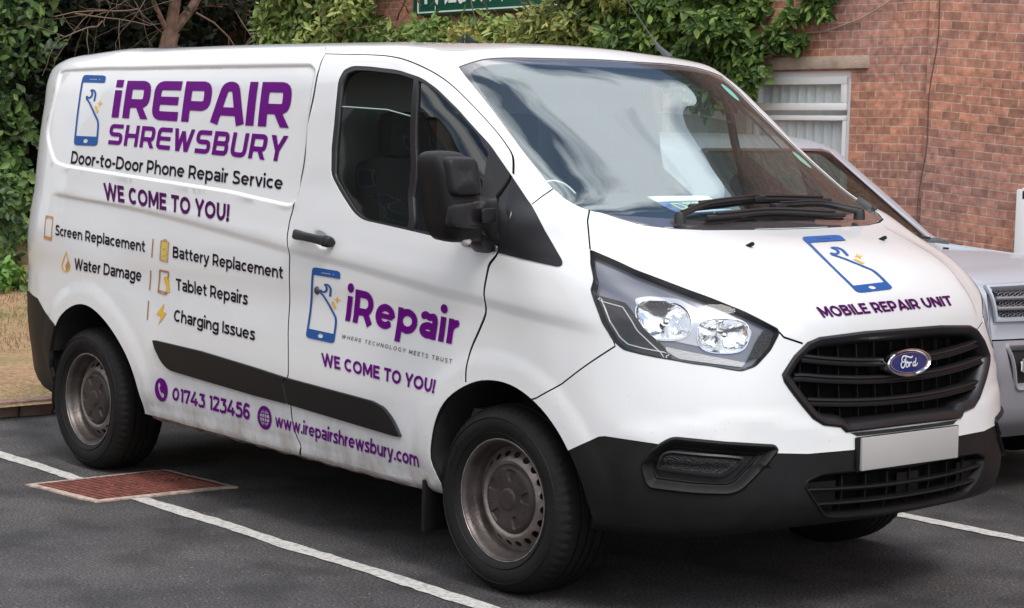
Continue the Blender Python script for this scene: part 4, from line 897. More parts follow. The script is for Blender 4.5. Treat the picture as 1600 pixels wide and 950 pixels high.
# fog light recesses
meshm = mat('honeycomb_plastic', (.015, .015, .016), .5)
n_ = meshm.node_tree.nodes; vz_ = n_.new('ShaderNodeTexVoronoi'); vz_.inputs['Scale'].default_value = 240; tcn = n_.new('ShaderNodeTexCoord'); bpn = n_.new('ShaderNodeBump'); bpn.inputs['Strength'].default_value = 1; bpn.inputs['Distance'].default_value = .004
meshm.node_tree.links.new(tcn.outputs['Object'], vz_.inputs['Vector']); meshm.node_tree.links.new(vz_.outputs['Distance'], bpn.inputs['Height']); meshm.node_tree.links.new(bpn.outputs[0], n_['Principled BSDF'].inputs['Normal'])
for sd in (1, -1):
    fb = loft('fog_light_bezel', VS, dens(FOG, .02), [(-.003, -.012), (-.001, .004), (.006, .010), (.014, .006), (.022, -.016), (.030, -.022), (.034, -.018), (.038, -.022), (.042, -.03)], PLAST, lowbump, sd, sharp=50)
    patch('bezel_floor', VS, inset(FOG, .038), -.028, PLAST, fb, sd, .02)
    FI = rounded(T['fogin'], .02, 3)
    loft('inner_rim', VS, dens(FI, .02), [(0, -.030), (.002, -.016), (.008, -.014), (.014, -.022), (.016, -.027)], GLOSSB, fb, sd, sharp=50)
    patch('honeycomb_insert', VS, inset(FI, .014), -.0245, meshm, fb, sd, .02)
# lower intake
INF = ccw(dens(rounded(full(INn), .02, 3), .03))
loft('lower_intake_frame', VS, INF, [(-.004, -.004), (0, .003), (.006, 0), (.012, -.022), (.018, -.05)], PLAST, lowbump, 1)
inta = patch('lower_intake', VS, inset(INF, .014), -.048, mat('grille_backing'), lowbump, 1, .03)
slat = [(-.05, .008), (-.006, .009), (-.003, .004), (-.008, -.004), (-.05, -.006)]
for c, ul in ((.195, .47), (.135, .43)): sweep_u('intake_slat', np.linspace(-ul, ul, 44), lambda u: c + .012 * (np.abs(u) / .45)**2, slat, PLAST, inta)
for uu_ in (-.36, -.25, -.14, -.03, .09, .2, .31): 
    vs = np.linspace(.085, .25, 10); V = [VS.P(np.full(10, uu_ + du), vs, h, 1, False)[0] for du, h in ((-.003, -.05), (-.003, -.022), (.003, -.022), (.003, -.05))]
    obj('intake_rib', np.concatenate(V), [(i * 10 + j, i * 10 + j + 1, (i + 1) * 10 + j + 1, (i + 1) * 10 + j) for i in range(3) for j in range(9)], PLAST, inta)
for a_, b_ in ((-.48, -.33), (.33, .48), (-.09, .03)):
    patch('intake_blank', VS, rect(a_, .10, b_, .235) if abs(a_) > .2 else rect(a_, .145, b_, .235), -.03, PLAST, inta, 1, .03)
# number plate
pl = MB().box((0, 0, 0), (.012, .52, .111), 0, None, .004).build('number_plate', mat('blank_number_plate', (.37, .355, .34), .45, var=(3, .03)), lowbump)
pl.location = (.997, 0, .588); pl.rotation_euler = (0, -.02, 0)
MB().box((0, 0, 0), (.014, .545, .118), 0, None, .004).build('plate_holder', PLAST, lowbump).location = (.986, 0, .586)
# headlights
SIL = mat('headlight_silver', (.60, .60, .63), .2, .7); HBLK = mat('headlight_black', (.02, .015, .014), .2, coat=.5)
LENS = glass('headlight_lens', (.93, .94, .95), 1.22)
REFL = mat('reflector_chrome', (.92, .92, .93), .10, 1, bump=(22, .35))
CT = np.cos(np.linspace(0, 2 * math.pi, 33)[:-1]); ST_ = np.sin(np.linspace(0, 2 * math.pi, 33)[:-1]); sq_ = lambda x: np.sign(x) * np.abs(x)**.72
for sd in (1, -1):
    hl = patch('headlight', VS, inset(HL, .004), -.001, LENS, van, sd, .025); hl['label'] = 'clear lens headlight with twin chrome reflectors' 
    loft('headlight_seal', VS, dens(HL, .02), [(-.003, -.012), (-.002, .001), (.001, .001), (.003, -.006), (.005, -.05)], RUBBER_AND_SHADE, hl, sd)
    la, lb = A(T['lampA'][0]), A(T['lampB'][0])
    Aell = lambda s: np.stack([la[0] + .092 * s * sq_(CT), la[1] + .074 * s * sq_(ST_)], 1)
    Bell = lambda s: np.stack([lb[0] + .086 * s * sq_(CT), lb[1] + .062 * s * sq_(ST_)], 1)
    patch('headlight_trim', VS, inset(HL, .005), -.032, mat('smoked_lamp_grey', (.22, .22, .245), .22, .5), hl, sd, .02, 0, [Aell(1), Bell(1)])
    patch('reflector_surround', VS, rounded(T['hinner'], .02), -.0285, SIL, hl, sd, .015, .01, [Aell(1), Bell(1)])
    for ell, dpt in ((Aell, .085), (Bell, .075)):
        V = []; prof = [(1, .030), (.99, .034), (.93, .040), (.80, .052), (.6, .064), (.35, .072), (.15, .075)]
        for s, h in prof: q = ell(s); V.append(VS.P(q[:, 0], q[:, 1], -(.030 + (h - .030) * dpt / .075), sd, False)[0])
        F = [(i * 32 + j, i * 32 + (j + 1) % 32, (i + 1) * 32 + (j + 1) % 32, (i + 1) * 32 + j) for i in range(len(prof) - 1) for j in range(32)]; F.append(tuple(6 * 32 + j for j in range(32)))
        bw = MB(); bw.add([Vector(x) for x in np.concatenate(V)], F, 0, True); lamp = bw.build('reflector_bowl', REFL, hl, 60)
        c0 = ell(0)[0]; p, n = VS.P(c0[:1], c0[1:2], -.055, sd); bb = MB(); bb.lathe([(0.0001, .028), (.008, .026), (.013, .016), (.014, 0), (.010, -.018)], 20, 'X'); o = bb.build('bulb_shield', CHROME, hl, 60); o.location = p[0]; o.rotation_euler = (0, 0, -.35 * sd)
        q0 = ell(1.0); loft('reflector_ring', VS, ell(1.03), [(0, -.030), (.002, -.025), (.005, -.025), (.007, -.034)], CHROME, hl, sd, sharp=60)
    patch('indicator_cover', VS, rounded(T['hblack'], .01), -.020, HBLK, hl, sd, .02, .015)
    loft('indicator_line', VS, inset(dens(rounded(T['hblack'], .01), .02), .018), [(0, -.020), (.001, -.016), (.004, -.016), (.005, -.020)], SIL, hl, sd)
    st = patch('daylight_strip', VS, rounded(T['hstrip'], .008), -.018, mat('ribbed_lamp_plastic', (.55, .53, .52), .25, .3, bump=(160, .25)), hl, sd, .015, .012)
    patch('headlight_corner', VS, A([(.60, .735), (.598, .70), (.64, .655), (.69, .640), (.66, .70), (.63, .745)]), -.022, mat('grainy_black', (.03, .03, .032), .5, bump=(150, .8)), hl, sd, .015, .01)
# ------------------------------------------------------------------ van: wheels
def wheel_disc(parent):
    """pressed steel disc with twenty vent holes; local: outer face towards -Y, rim flange plane at y=0"""
    prof_r = A([0, .035, .06, .108, .122, .130, .138, .150, .166, .180, .190]); prof_y = A([.052, .052, .052, .050, .044, .036, .034, .040, .054, .066, .070])
    N = 20; loops = [circle((0, 0), .190, 80)]; holes = []
    for k in range(N):
        a = 2 * math.pi * k / N; c = A([.161 * math.cos(a), .161 * math.sin(a)]); t = np.linspace(0, 2 * math.pi, 13)[:-1]
        e = np.stack([.0108 * np.cos(t), .0150 * np.sin(t)], 1); R_ = A([[math.cos(a), -math.sin(a)], [math.sin(a), math.cos(a)]]); holes.append(c + e @ R_.T)
    rings = [circle((0, 0), r, 60) for r in (.108, .122, .130, .138, .145, .175)]
    g = [(r * math.cos(t + r * 9), r * math.sin(t + r * 9)) for r in (.02, .05, .08) for t in np.linspace(0, 2 * math.pi, 13)[:-1]]
    q, t_ = cdt(loops + rings + holes, (), A(g), .3, .01); c = q[t_].mean(1); okk = np.hypot(c[:, 0], c[:, 1]) < .19
    for h in holes: okk &= ~inside(h, c)
    t_ = t_[okk]; r = np.hypot(q[:, 0], q[:, 1]); y = np.interp(r, prof_r, prof_y); V = np.stack([q[:, 0], y, q[:, 1]], 1).tolist(); F = [tuple(x) for x in t_]
    base = len(V)
    for h in holes:
        hr = np.hypot(h[:, 0], h[:, 1]); hy = np.interp(hr, prof_r, prof_y); n = len(h)
        V += [[h[i, 0], hy[i], h[i, 1]] for i in range(n)] + [[h[i, 0], hy[i] + .006, h[i, 1]] for i in range(n)]
        F += [(base + i, base + (i + 1) % n, base + n + (i + 1) % n, base + n + i) for i in range(n)]; base += 2 * n
    b = MB(); b.add([Vector(x) for x in V], F, 0, True); return b.build('wheel_disc', mat('dusty_pressed_steel', (.21, .175, .16), .36, .6, bump=(80, .15), var=(9, .45)), parent, 40)
def make_wheel():
    w = bpy.data.objects.new('wheel', None); C.objects.link(w); w.parent = van
    # tyre: sidewall, shoulder blocks and grooved tread
    n = 180; prof = []
    sw = [(.212, .012), (.222, -.004), (.236, -.016), (.262, -.026), (.285, -.027), (.303, -.020), (.316, -.010)]
    tread = [(.326, -.001), (.333, .010), (.3365, .022), (.339, .038), (.3395, .052), (.332, .053), (.332, .061), (.3405, .062), (.341, .090), (.334, .091), (.334, .100), (.341, .101), (.341, .124), (.334, .125), (.334, .134), (.3405, .135), (.340, .168), (.332, .169), (.332, .176), (.339, .177), (.336, .200), (.326, .216)]
    inner = [(.30, .232), (.262, .236), (.225, .226), (.212, .215)]
    P = sw + tread + inner; V = []; F = []; K_ = len(P)
    for k in range(n):
        th = 2 * math.pi * k / n
        for i, (r, y) in enumerate(P):
            if i in (6, 7, 8, 9) and k % 3 == 0: r -= .0045 if i > 6 else .002
            if i in (21 + 6, 22 + 6) and k % 3 == 0: r -= .004
            if 3 <= i <= 4: r += 0
            V.append(Vector((r * math.cos(th), y, r * math.sin(th))))
    for k in range(n):
        for i in range(K_ - 1): a = k * K_ + i; b = ((k + 1) % n) * K_ + i; F.append((a, b, b + 1, a + 1))
    m_ = MB(); m_.add(V, F, 0, True)
    for r, hh in ((.242, -.0205), (.296, -.0245)):
        m_.lathe([(r - .0025, hh + .002), (r, hh - .0022), (r + .0025, hh + .002)], 120)
    # raised size marks on the sidewall
    for k in range(26):
        a = 2.1 + k * .034 + (0 if k % 7 else .05); R_ = Matrix.Rotation(-a, 3, 'Y'); m_.box(R_ @ Vector((.272, -.0272, 0)), (.013, .0014, .004 + .003 * ((k * 7) % 3)), 0, R_)
    m_.build('tyre', TYRE, w, 34)
    # rim
    rb = MB(); rb.lathe([(.2185, .006), (.2215, .001), (.2195, -.004), (.2135, -.004), (.2085, .002), (.2045, .016), (.2025, .034), (.197, .046), (.192, .058), (.190, .075), (.188, .12), (.20, .17), (.215, .19)], 96); rim = rb.build('rim', RIM, w, 40)
    lb_ = MB(); lb_.lathe([(.2208, .0005), (.2200, -.0046), (.2178, -.0050), (.2172, -.0038)], 96); lb_.build('rim_edge', mat('worn_rim_edge', (.42, .38, .35), .35, .6, var=(30, .4)), w, 50)
    wheel_disc(rim)
    # plastic centre cap with five pressed pockets and raised hub ring
    loops = [circle((0, 0), .126, 60)]; pk = []
    for k in range(5):
        a = 2 * math.pi * (k + .25) / 5; R_ = A([[math.cos(a), -math.sin(a)], [math.sin(a), math.cos(a)]])
        pk.append(rounded(A([(.062, -.016), (.108, -.030), (.108, .022), (.066, .010)]) @ R_.T, .012, 4))
    rings = [circle((0, 0), r, 48) for r in (.036, .041, .047, .112, .120)]
    inn = [inset(p, .005) for p in pk]
    g = A([(r * math.cos(t), r * math.sin(t)) for r in (.015, .028, .055, .075, .095) for t in np.linspace(0, 2 * math.pi, int(r * 300) + 6)[:-1]])
    q, t_ = cdt(loops + rings + pk + inn, (), g, .35, .01); c = q[t_].mean(1); okk = np.hypot(c[:, 0], c[:, 1]) < .126; t_ = t_[okk]
    r = np.hypot(q[:, 0], q[:, 1]); y = np.interp(r, [0, .036, .041, .047, .10, .112, .120, .127], [.018, .020, .026, .026, .026, .028, .034, .046])
    for p in inn: y = np.where(inside(inset(p, -.0006), q), y + .007, y)
    cb = MB(); cb.add([Vector((a, h, b)) for (a, b), h in zip(q, y)], [tuple(x) for x in t_], 0, True)
    for k in range(5):
        a = 2 * math.pi * (k + .78) / 5; cb.lathe([(.0001, -.003), (.004, -.002), (.0045, .002)], 8, 'Y', (.088 * math.cos(a), .026, .088 * math.sin(a)))
    cb.build('centre_cap', CAPM, w, 50)
    db = MB(); db.lathe([(.02, .10), (.18, .10), (.18, .13), (.02, .13)], 40); db.build('brake_disc', mat('brake_rust', (.09, .05, .035), .7, .3, var=(20, .4)), w)
    return w
w0 = make_wheel()
def place_wheel(x, side, first=None, spin=0.0):
    if first: o = first
    else:
        o = w0.copy(); C.objects.link(o)
        for ch in list(w0.children):
            c = ch.copy(); C.objects.link(c); c.parent = o
            for g in ch.children: d = g.copy(); C.objects.link(d); d.parent = c
    o.parent = van; o.location = (x, -side * .948, .337); o.rotation_euler = (0, spin, 0 if side > 0 else math.pi); return o
for x, sd, fst, sp in ((0, 1, w0, .1), (-2.933, 1, None, .9), (0, -1, None, .4), (-2.933, -1, None, 1.6)): place_wheel(x, sd, fst, sp)
# wheel housings
for sd in (1, -1):
    for cx, arch, nm in ((.04, AF, 'front'), (-2.82, AR, 'rear')):
        line = (ARCHF if nm == 'front' else ARCHR)
        p, _ = VS.P(line[:, 0], line[:, 1], -.012, sd, False); inn_ = p.copy(); inn_[:, 1] = -sd * .60; inn_[:, 0] = cx + (p[:, 0] - cx) * .98
        mid = p.copy(); mid[:, 1] = p[:, 1] * .93
        n = len(line); V = np.concatenate([p, mid, inn_]); F = [(r * n + i, r * n + i + 1, (r + 1) * n + i + 1, (r + 1) * n + i) for r in (0, 1) for i in range(n - 1)] + [tuple(2 * n + i for i in range(n))]
        b = MB(); b.add([Vector(x) for x in V], F, 0, True); b.build('wheel_arch_liner', DARK, van, 60)
        # returned arch edge
# underbody
ub_ = MB()
ub_.box((-1.6, 0, .40), (4.1, 1.1, .10)); ub_.box((-1.37, 0, .385), (1.95, 1.80, .06)); ub_.box((.55, 0, .44), (.50, 1.10, .08)); ub_.box((-3.45, 0, .45), (.45, 1.5, .12))
ub_.box((-2.933, 0, .30), (.10, 1.5, .10)); ub_.box((0, 0, .26), (.12, 1.3, .08)); ub_.box((.42, 0, .46), (.2, 1.5, .05))
ub_.box((-1.3, .35, .27), (1.5, .18, .14)); ub_.tube([(-.2, .3, .28), (-1.2, .25, .26), (-2.4, .45, .27), (-3.6, .5, .30)], .035)
ub_.build('underbody', DARK, van)
# sill pinch flange, grubby
for sd in (1, -1):
    us = np.linspace(2.10, 4.03, 50); vv = np.interp(us, ROCK[:, 0], ROCK[:, 1]) ; V = []
    for h, dv, dz in ((.004, .004, 0), (-.010, 0, -.004), (-.022, 0, -.008), (-.024, 0, -.030), (-.030, 0, -.030)):
        p, _ = VS.P(us, vv + dv, h, sd, False); p[:, 2] += dz + (.003 * np.sin(us * 41) * (dz < -.02)); V.append(p)
    F = [(i * 50 + j, i * 50 + j + 1, (i + 1) * 50 + j + 1, (i + 1) * 50 + j) for i in range(4) for j in range(49)]
    obj('sill_flange', np.concatenate(V), F, mat('grubby_sill', (.22, .17, .15), .8, var=(14, .7)), van, True)
    # mud flaps
    b = MB(); b.box((-.425, -sd * .86, .245), (.02, .20, .20), 0, None, .008); b.build('mud_flap', PLAST, van)
    b = MB(); b.box((-3.275, -sd * .86, .40), (.02, .20, .32), 0, None, .008); b.build('mud_flap', PLAST, van)

def skin(name, stations, m, parent, sharp=50, n=28, pw=3.2):
    """superellipse sections joined along a path: (centre, half axis vectors a, b)"""
    V = []; F = []
    for c, a, b_ in stations:
        for k in range(n):
            t = 2 * math.pi * k / n; ct, st_ = math.cos(t), math.sin(t)
            V.append(Vector(c) + Vector(a) * (abs(ct)**(2 / pw) * (1 if ct > 0 else -1)) + Vector(b_) * (abs(st_)**(2 / pw) * (1 if st_ > 0 else -1)))
    N_ = len(stations)
    for i in range(N_ - 1):
        for k in range(n): F.append((i * n + k, i * n + (k + 1) % n, (i + 1) * n + (k + 1) % n, (i + 1) * n + k))
    F.append(tuple(range(n))); F.append(tuple((N_ - 1) * n + k for k in range(n)))
    b = MB(); b.add(V, F, 0, True); return b.build(name, m, parent, sharp)
# ------------------------------------------------------------------ van: small fittings
for sd, D_ in ((1, door), (-1, door2)):
    ha, hb = A(T['handle'][0]), A(T['handle'][1]); pa, na = VS.P(A([ha[0], hb[0]]), A([ha[1] - .010, hb[1] - .008]), 0, sd); pa = [Vector(x) for x in pa]; nn_ = Vector(na[0]); t_h = (pa[1] - pa[0]).normalized(); up_ = nn_.cross(t_h)
    if up_.z < 0: up_ = -up_
    L_h = (pa[1] - pa[0]).length; stt = []
    for q_, hh, of in ((-.004, .010, .010), (0, .017, .016), (.02, .021, .022), (.10, .021, .030), (.35, .018, .036), (.65, .018, .037), (.86, .021, .033), (.88, .023, .034), (.97, .023, .028), (1.0, .019, .022), (1.01, .010, .016)):
        stt.append((pa[0] + t_h * L_h * q_ + nn_ * of, up_ * hh, nn_ * (.011 if .05 < q_ < .95 else .016)))
    hd = skin('door_handle', stt, GLOSSB, D_, 50, 24, 3.0)
    lk = T['lock'][0]; p, n = VS.P(A([lk[0]]), A([lk[1]]), .0, sd)
    b = MB(); b.lathe([(.0001, .007), (.012, .007), (.015, .005), (.017, 0), (.0175, -.004)], 24, 'Y'); o = b.build('door_lock', mat('lock_metal', (.09, .09, .10), .35, .6, bump=(200, .4)), D_)
    o.location = p[0]; o.rotation_euler = (0, 0, 0 if sd < 0 else math.pi)
# door mirror (driver side): arm, shell, indicator
mirror = bpy.data.objects.new('door_mirror', None); C.objects.link(mirror); mirror.parent = door
# shell: sections along x from the glass side (rear) to the rounded front
Y = -1.160
sh = []
for x, w_, h_, dy, dz in ((-.130, .080, .150, 0, .002), (-.125, .078, .155, 0, 0), (-.09, .080, .158, 0, 0), (-.05, .079, .157, 0, -.002), (-.022, .078, .148, .002, -.006), (-.004, .066, .128, .004, -.012), (.004, .045, .09, .006, -.018), (.007, .02, .04, .008, -.02)):
    sh.append(((x, Y + dy, 1.416 + dz), (w_ * .10, w_, 0), (-.012, -.022 * h_ / .15, h_)))
skin('mirror_shell', sh, PLAST, mirror, 50, 40, 4.6)
skin('mirror_glass', [((-.1315, Y, 1.418), (.007, .074, 0), (-.010, -.018, .140)), ((-.133, Y, 1.418), (.007, .070, 0), (-.010, -.018, .136))], mat('mirror_silver', (.8, .82, .84), .03, 1), mirror)
cap = []
for x, w_, h_ in ((-.040, .066, .070), (-.006, .064, .068), (.010, .059, .062), (.014, .053, .056), (.016, .03, .03), (.0165, .01, .012)):
    cap.append(((x, Y - .004, 1.486), (w_ * .10, w_, 0), (-.008, -.010 * h_ / .09, h_)))
skin('mirror_cover', cap, mat('mirror_cover_black', (.012, .011, .012), .5, spec=.3), mirror, 40, 40, 6)
arm = [((-.120, -.950, 1.320), (.062, 0, 0), (0, 0, .090)), ((-.108, -.985, 1.330), (.056, 0, 0), (0, 0, .078)), ((-.085, -1.02, 1.342), (.050, 0, 0), (0, 0, .064)), ((-.050, -1.06, 1.350), (.048, 0, 0), (0, 0, .055)), ((-.022, -1.11, 1.354), (.046, 0, 0), (0, 0, .050)), ((-.008, -1.17, 1.354), (.040, 0, 0), (0, 0, .046)), ((-.004, -1.215, 1.354), (.030, 0, 0), (0, 0, .040)), ((-.004, -1.225, 1.354), (.015, 0, 0), (0, 0, .028))]
skin('mirror_arm', arm, GLOSSB, mirror, 35, 36, 6)
skin('arm_panel', [((.018, -1.06, 1.352), (.030, -.06, 0), (0, 0, .026)), ((.024, -1.062, 1.352), (.028, -.056, 0), (0, 0, .023))], PLAST, mirror, 35, 28, 6)
base_ = [((-.13, -.94, 1.25), (.07, 0, 0), (0, 0, .05)), ((-.12, -.975, 1.262), (.06, 0, 0), (0, 0, .042)), ((-.10, -1.01, 1.28), (.045, 0, 0), (0, 0, .03))]
skin('mirror_foot', base_, GLOSSB, mirror, 50, 28, 3.5)
skin('side_indicator', [((-.028, -1.105, 1.285), (.014, 0, 0), (-.004, .0, .026)), ((-.020, -1.130, 1.283), (.020, 0, 0), (-.004, .0, .036)), ((-.022, -1.155, 1.288), (.015, 0, 0), (-.004, .0, .030))], mat('pale_clear_plastic', (.55, .47, .44), .15, 0, .6), mirror, 50, 20, 3.5)
# wipers
def surfpath(ps, h, n=20):
    q = resample(ps, False, .03) if len(ps) > 2 else dens(ps, .05, False)
    p = [Vector(VS.P(A([a]), A([b_]), h, 1, False)[0][0]) for a, b_ in q]; return p
WB = mat('wiper_black', (.018, .017, .018), .38)
for bl_, ar in ((T['w1blade'], T['w1arm']), (T['w2blade'], T['w2arm'])):
    wroot = MB(); p = surfpath(ar, .040); wroot.tube(p, [.012] * (len(p) - 4) + [.009] * 4 if len(p) > 4 else .01, 8); q = surfpath(ar, .052); wroot.tube(q, .004, 6); o = wroot.build('wiper_arm', WB, van)
    p = surfpath(bl_, .026); b = MB(); b.tube(p, .009, 8); p2 = surfpath(A(bl_) + [0, .004], .038); b.tube(p2[2:-2], .006, 6); p3 = surfpath(bl_, .010); b.tube(p3, .005, 5); b.build('wiper_blade', WB, o)
    m_ = A(ar[-1]); c_ = VS.P(m_[:1], m_[1:], .036, 1, False)[0][0]; MB().box(c_, (.035, .06, .022), 0, None, .006).build('blade_clip', WB, o)
    m_ = A(ar[0]); c_ = VS.P(m_[:1], m_[1:], .028, 1, False)[0][0]; b = MB(); b.lathe([(.0001, .022), (.016, .02), (.02, .008), (.022, -.02)], 20, 'Z', c_); b.build('pivot_cap', WB, o)
# scuttle end pieces
for sd in (1, -1):
    patch('scuttle_trim', VS, rounded(A([(.80, 1.275), (.845, 1.318), (.885, 1.36), (.90, 1.345), (.87, 1.30), (.82, 1.255)]), .008), .012, GLOSSB, van, sd, .02, .03) if sd < 0 else None
for a_, b_ in T['washer']:
    p, n = VS.P(A([a_]), A([b_]), .004, 1); b = MB(); R_ = Matrix.Rotation(-.45, 3, 'Y'); b.box((0, 0, 0), (.036, .016, .014), 0, R_, .006); o = b.build('washer_jet', PLAST, hood); o.location = p[0]
# aerial
aa, ab = T['ant'][0]; p, n = VS.P(A([-1.0173]), A([2.3269]), 0, 1); p = Vector(p[0]); 
ae = MB(); ae.tube([p + Vector((.03, 0, -.01)), p + Vector((.0, 0, .012)), p + Vector((-.03, 0, .035)), p + Vector((-.06, 0, .062))], [.017, .014, .009, .006], 10); ae.tube([p + Vector((-.055, 0, .058)), p + Vector((-.30, 0, .32))], [.0026, .0008], 6)
ae.build('aerial', mat('aerial_grey', (.06, .055, .07), .4), body)
# stickers inside the screen
CY = mat('pale_green_sticker', (.25, .70, .58), .5)
for a_, b_ in ((-.755, 2.0), (-.775, 1.60)): patch('screen_sticker', VS, circle((a_, b_), .030, 24, ry=.050), -.0065, CY, wsg, 1, .02)
b = MB(); b.tube([Vector(VS.P(A([a_]), A([b_]), -.05)[0][0]) for a_, b_ in resample(T['wcable'], False, .02)], .004, 6); b.build('white_cable', mat('cable_white', (.8, .82, .82), .5), van)
PQ = T['paper']; pf = quadmap(PQ)
def papatch(name, r, m, h): patch(name, VS, pf(dens(A(r), .1)), h, m, wsg, 1, .03)
papatch('parking_permit', rect(0, 0, 1, 1), mat('paper_blue', (.10, .17, .42), .6), -.020)
papatch('permit_header', rect(0.01, .70, .99, .98), mat('paper_white', (.85, .88, .9), .6), -.0185)
papatch('permit_footer', rect(0.01, .02, .99, .12), mat('paper_white'), -.0185)
LL = text_loops('DTTD', .06, 1.05); al = np.concatenate(LL); 
LLn = [np.stack([.14 + .72 * (l[:, 0] - al[:, 0].min()) / (al[:, 0].max() - al[:, 0].min()), .20 + .38 * l[:, 1] / .7], 1) for l in LL]
decal('permit_lettering', LLn, pf, mat('permit_lime', (.55, .75, .22), .6), wsg, VS, -.0172, (4, 2))

# interior
ITR = mat('interior_plastic', (.085, .10, .10), .6, bump=(200, .2)); SEAT = mat('seat_cloth', (.035, .036, .04), .9, bump=(300, .5)); HEADL = mat('pale_headlining', (.35, .34, .33), .9)
b = MB(); sec = [(.33, 1.27), (.20, 1.285), (.0, 1.275), (-.18, 1.255), (-.28, 1.20), (-.30, 1.05), (-.26, .80), (.36, .75)]
V = [Vector((x, y, z)) for y in (-.84, -.3, .3, .84) for x, z in sec]; n = len(sec); F = [(i * n + k, i * n + (k + 1) % n, (i + 1) * n + (k + 1) % n, (i + 1) * n + k) for i in range(3) for k in range(n)]
b.add(V, F, 0, True); b.box((-.20, -.42, 1.27), (.16, .34, .06), 0, None, .02); dash = b.build('dashboard', ITR, van, 40)
b = MB(); b.tube([Vector((-.40, -.40, 1.13)) + Vector((.08 * math.sin(t), .19 * math.cos(t), .17 * math.sin(t))) for t in np.linspace(0, 2 * math.pi, 33)[:-1]], .016, 8, closed=True); b.box((-.40, -.40, 1.13), (.05, .14, .09), 0, None, .02); b.box((-.40, -.40, 1.13), (.03, .36, .03), 0, None, .01); b.build('steering_wheel', ITR, van)
for y, w_ in ((-.45, .50), (.12, .42), (.58, .42)):
    s = bpy.data.objects.new('seat', None); C.objects.link(s); s.parent = van
    MB().box((-.85, y, .86), (.52, w_, .16), 0, None, .05).build('cushion', SEAT, s); MB().box((-1.12, y, 1.22), (.16, w_, .62), 0, Matrix.Rotation(-.16, 3, 'Y'), .06).build('backrest', SEAT, s)
    MB().box((-1.18, y, 1.62), (.10, .26, .19), 0, None, .04).build('headrest', SEAT, s)
box_obj('bulkhead', (-1.36, 0, 1.25), (.02, 1.60, 1.30), mat('bulkhead_grey', (.22, .24, .24), .7), van)
box_obj('cab_floor', (-.5, 0, .60), (1.75, 1.65, .04), ITR, van)
box_obj('firewall', (.30, 0, .95), (.03, 1.55, .62), ITR, van)
box_obj('headlining', (-1.02, 0, 1.885), (.60, 1.40, .02), HEADL, van)
# inside skins of the cab doors and pillars
t = tri[ok & ~ins(WIN) & ~wsm & ~ins(HL) & ~ins(AF) & ~ins(AR) & ~ins(GR) & ~ins(INT) & (cc[:, 1] > .6) & (cc[:, 0] < 3.2)]
rim_and_build('cab_lining', VS, uv, t, ITR, van, (1, -1), -.05, 0)

# ------------------------------------------------------------------ van: lettering
for k_ in GRID: DQ[k_] = {'g': GRID[k_]}
def dec_text(name, s, key, m, par, **k): return text_decal(name, s, DQ[key], m, par, VS, **k)
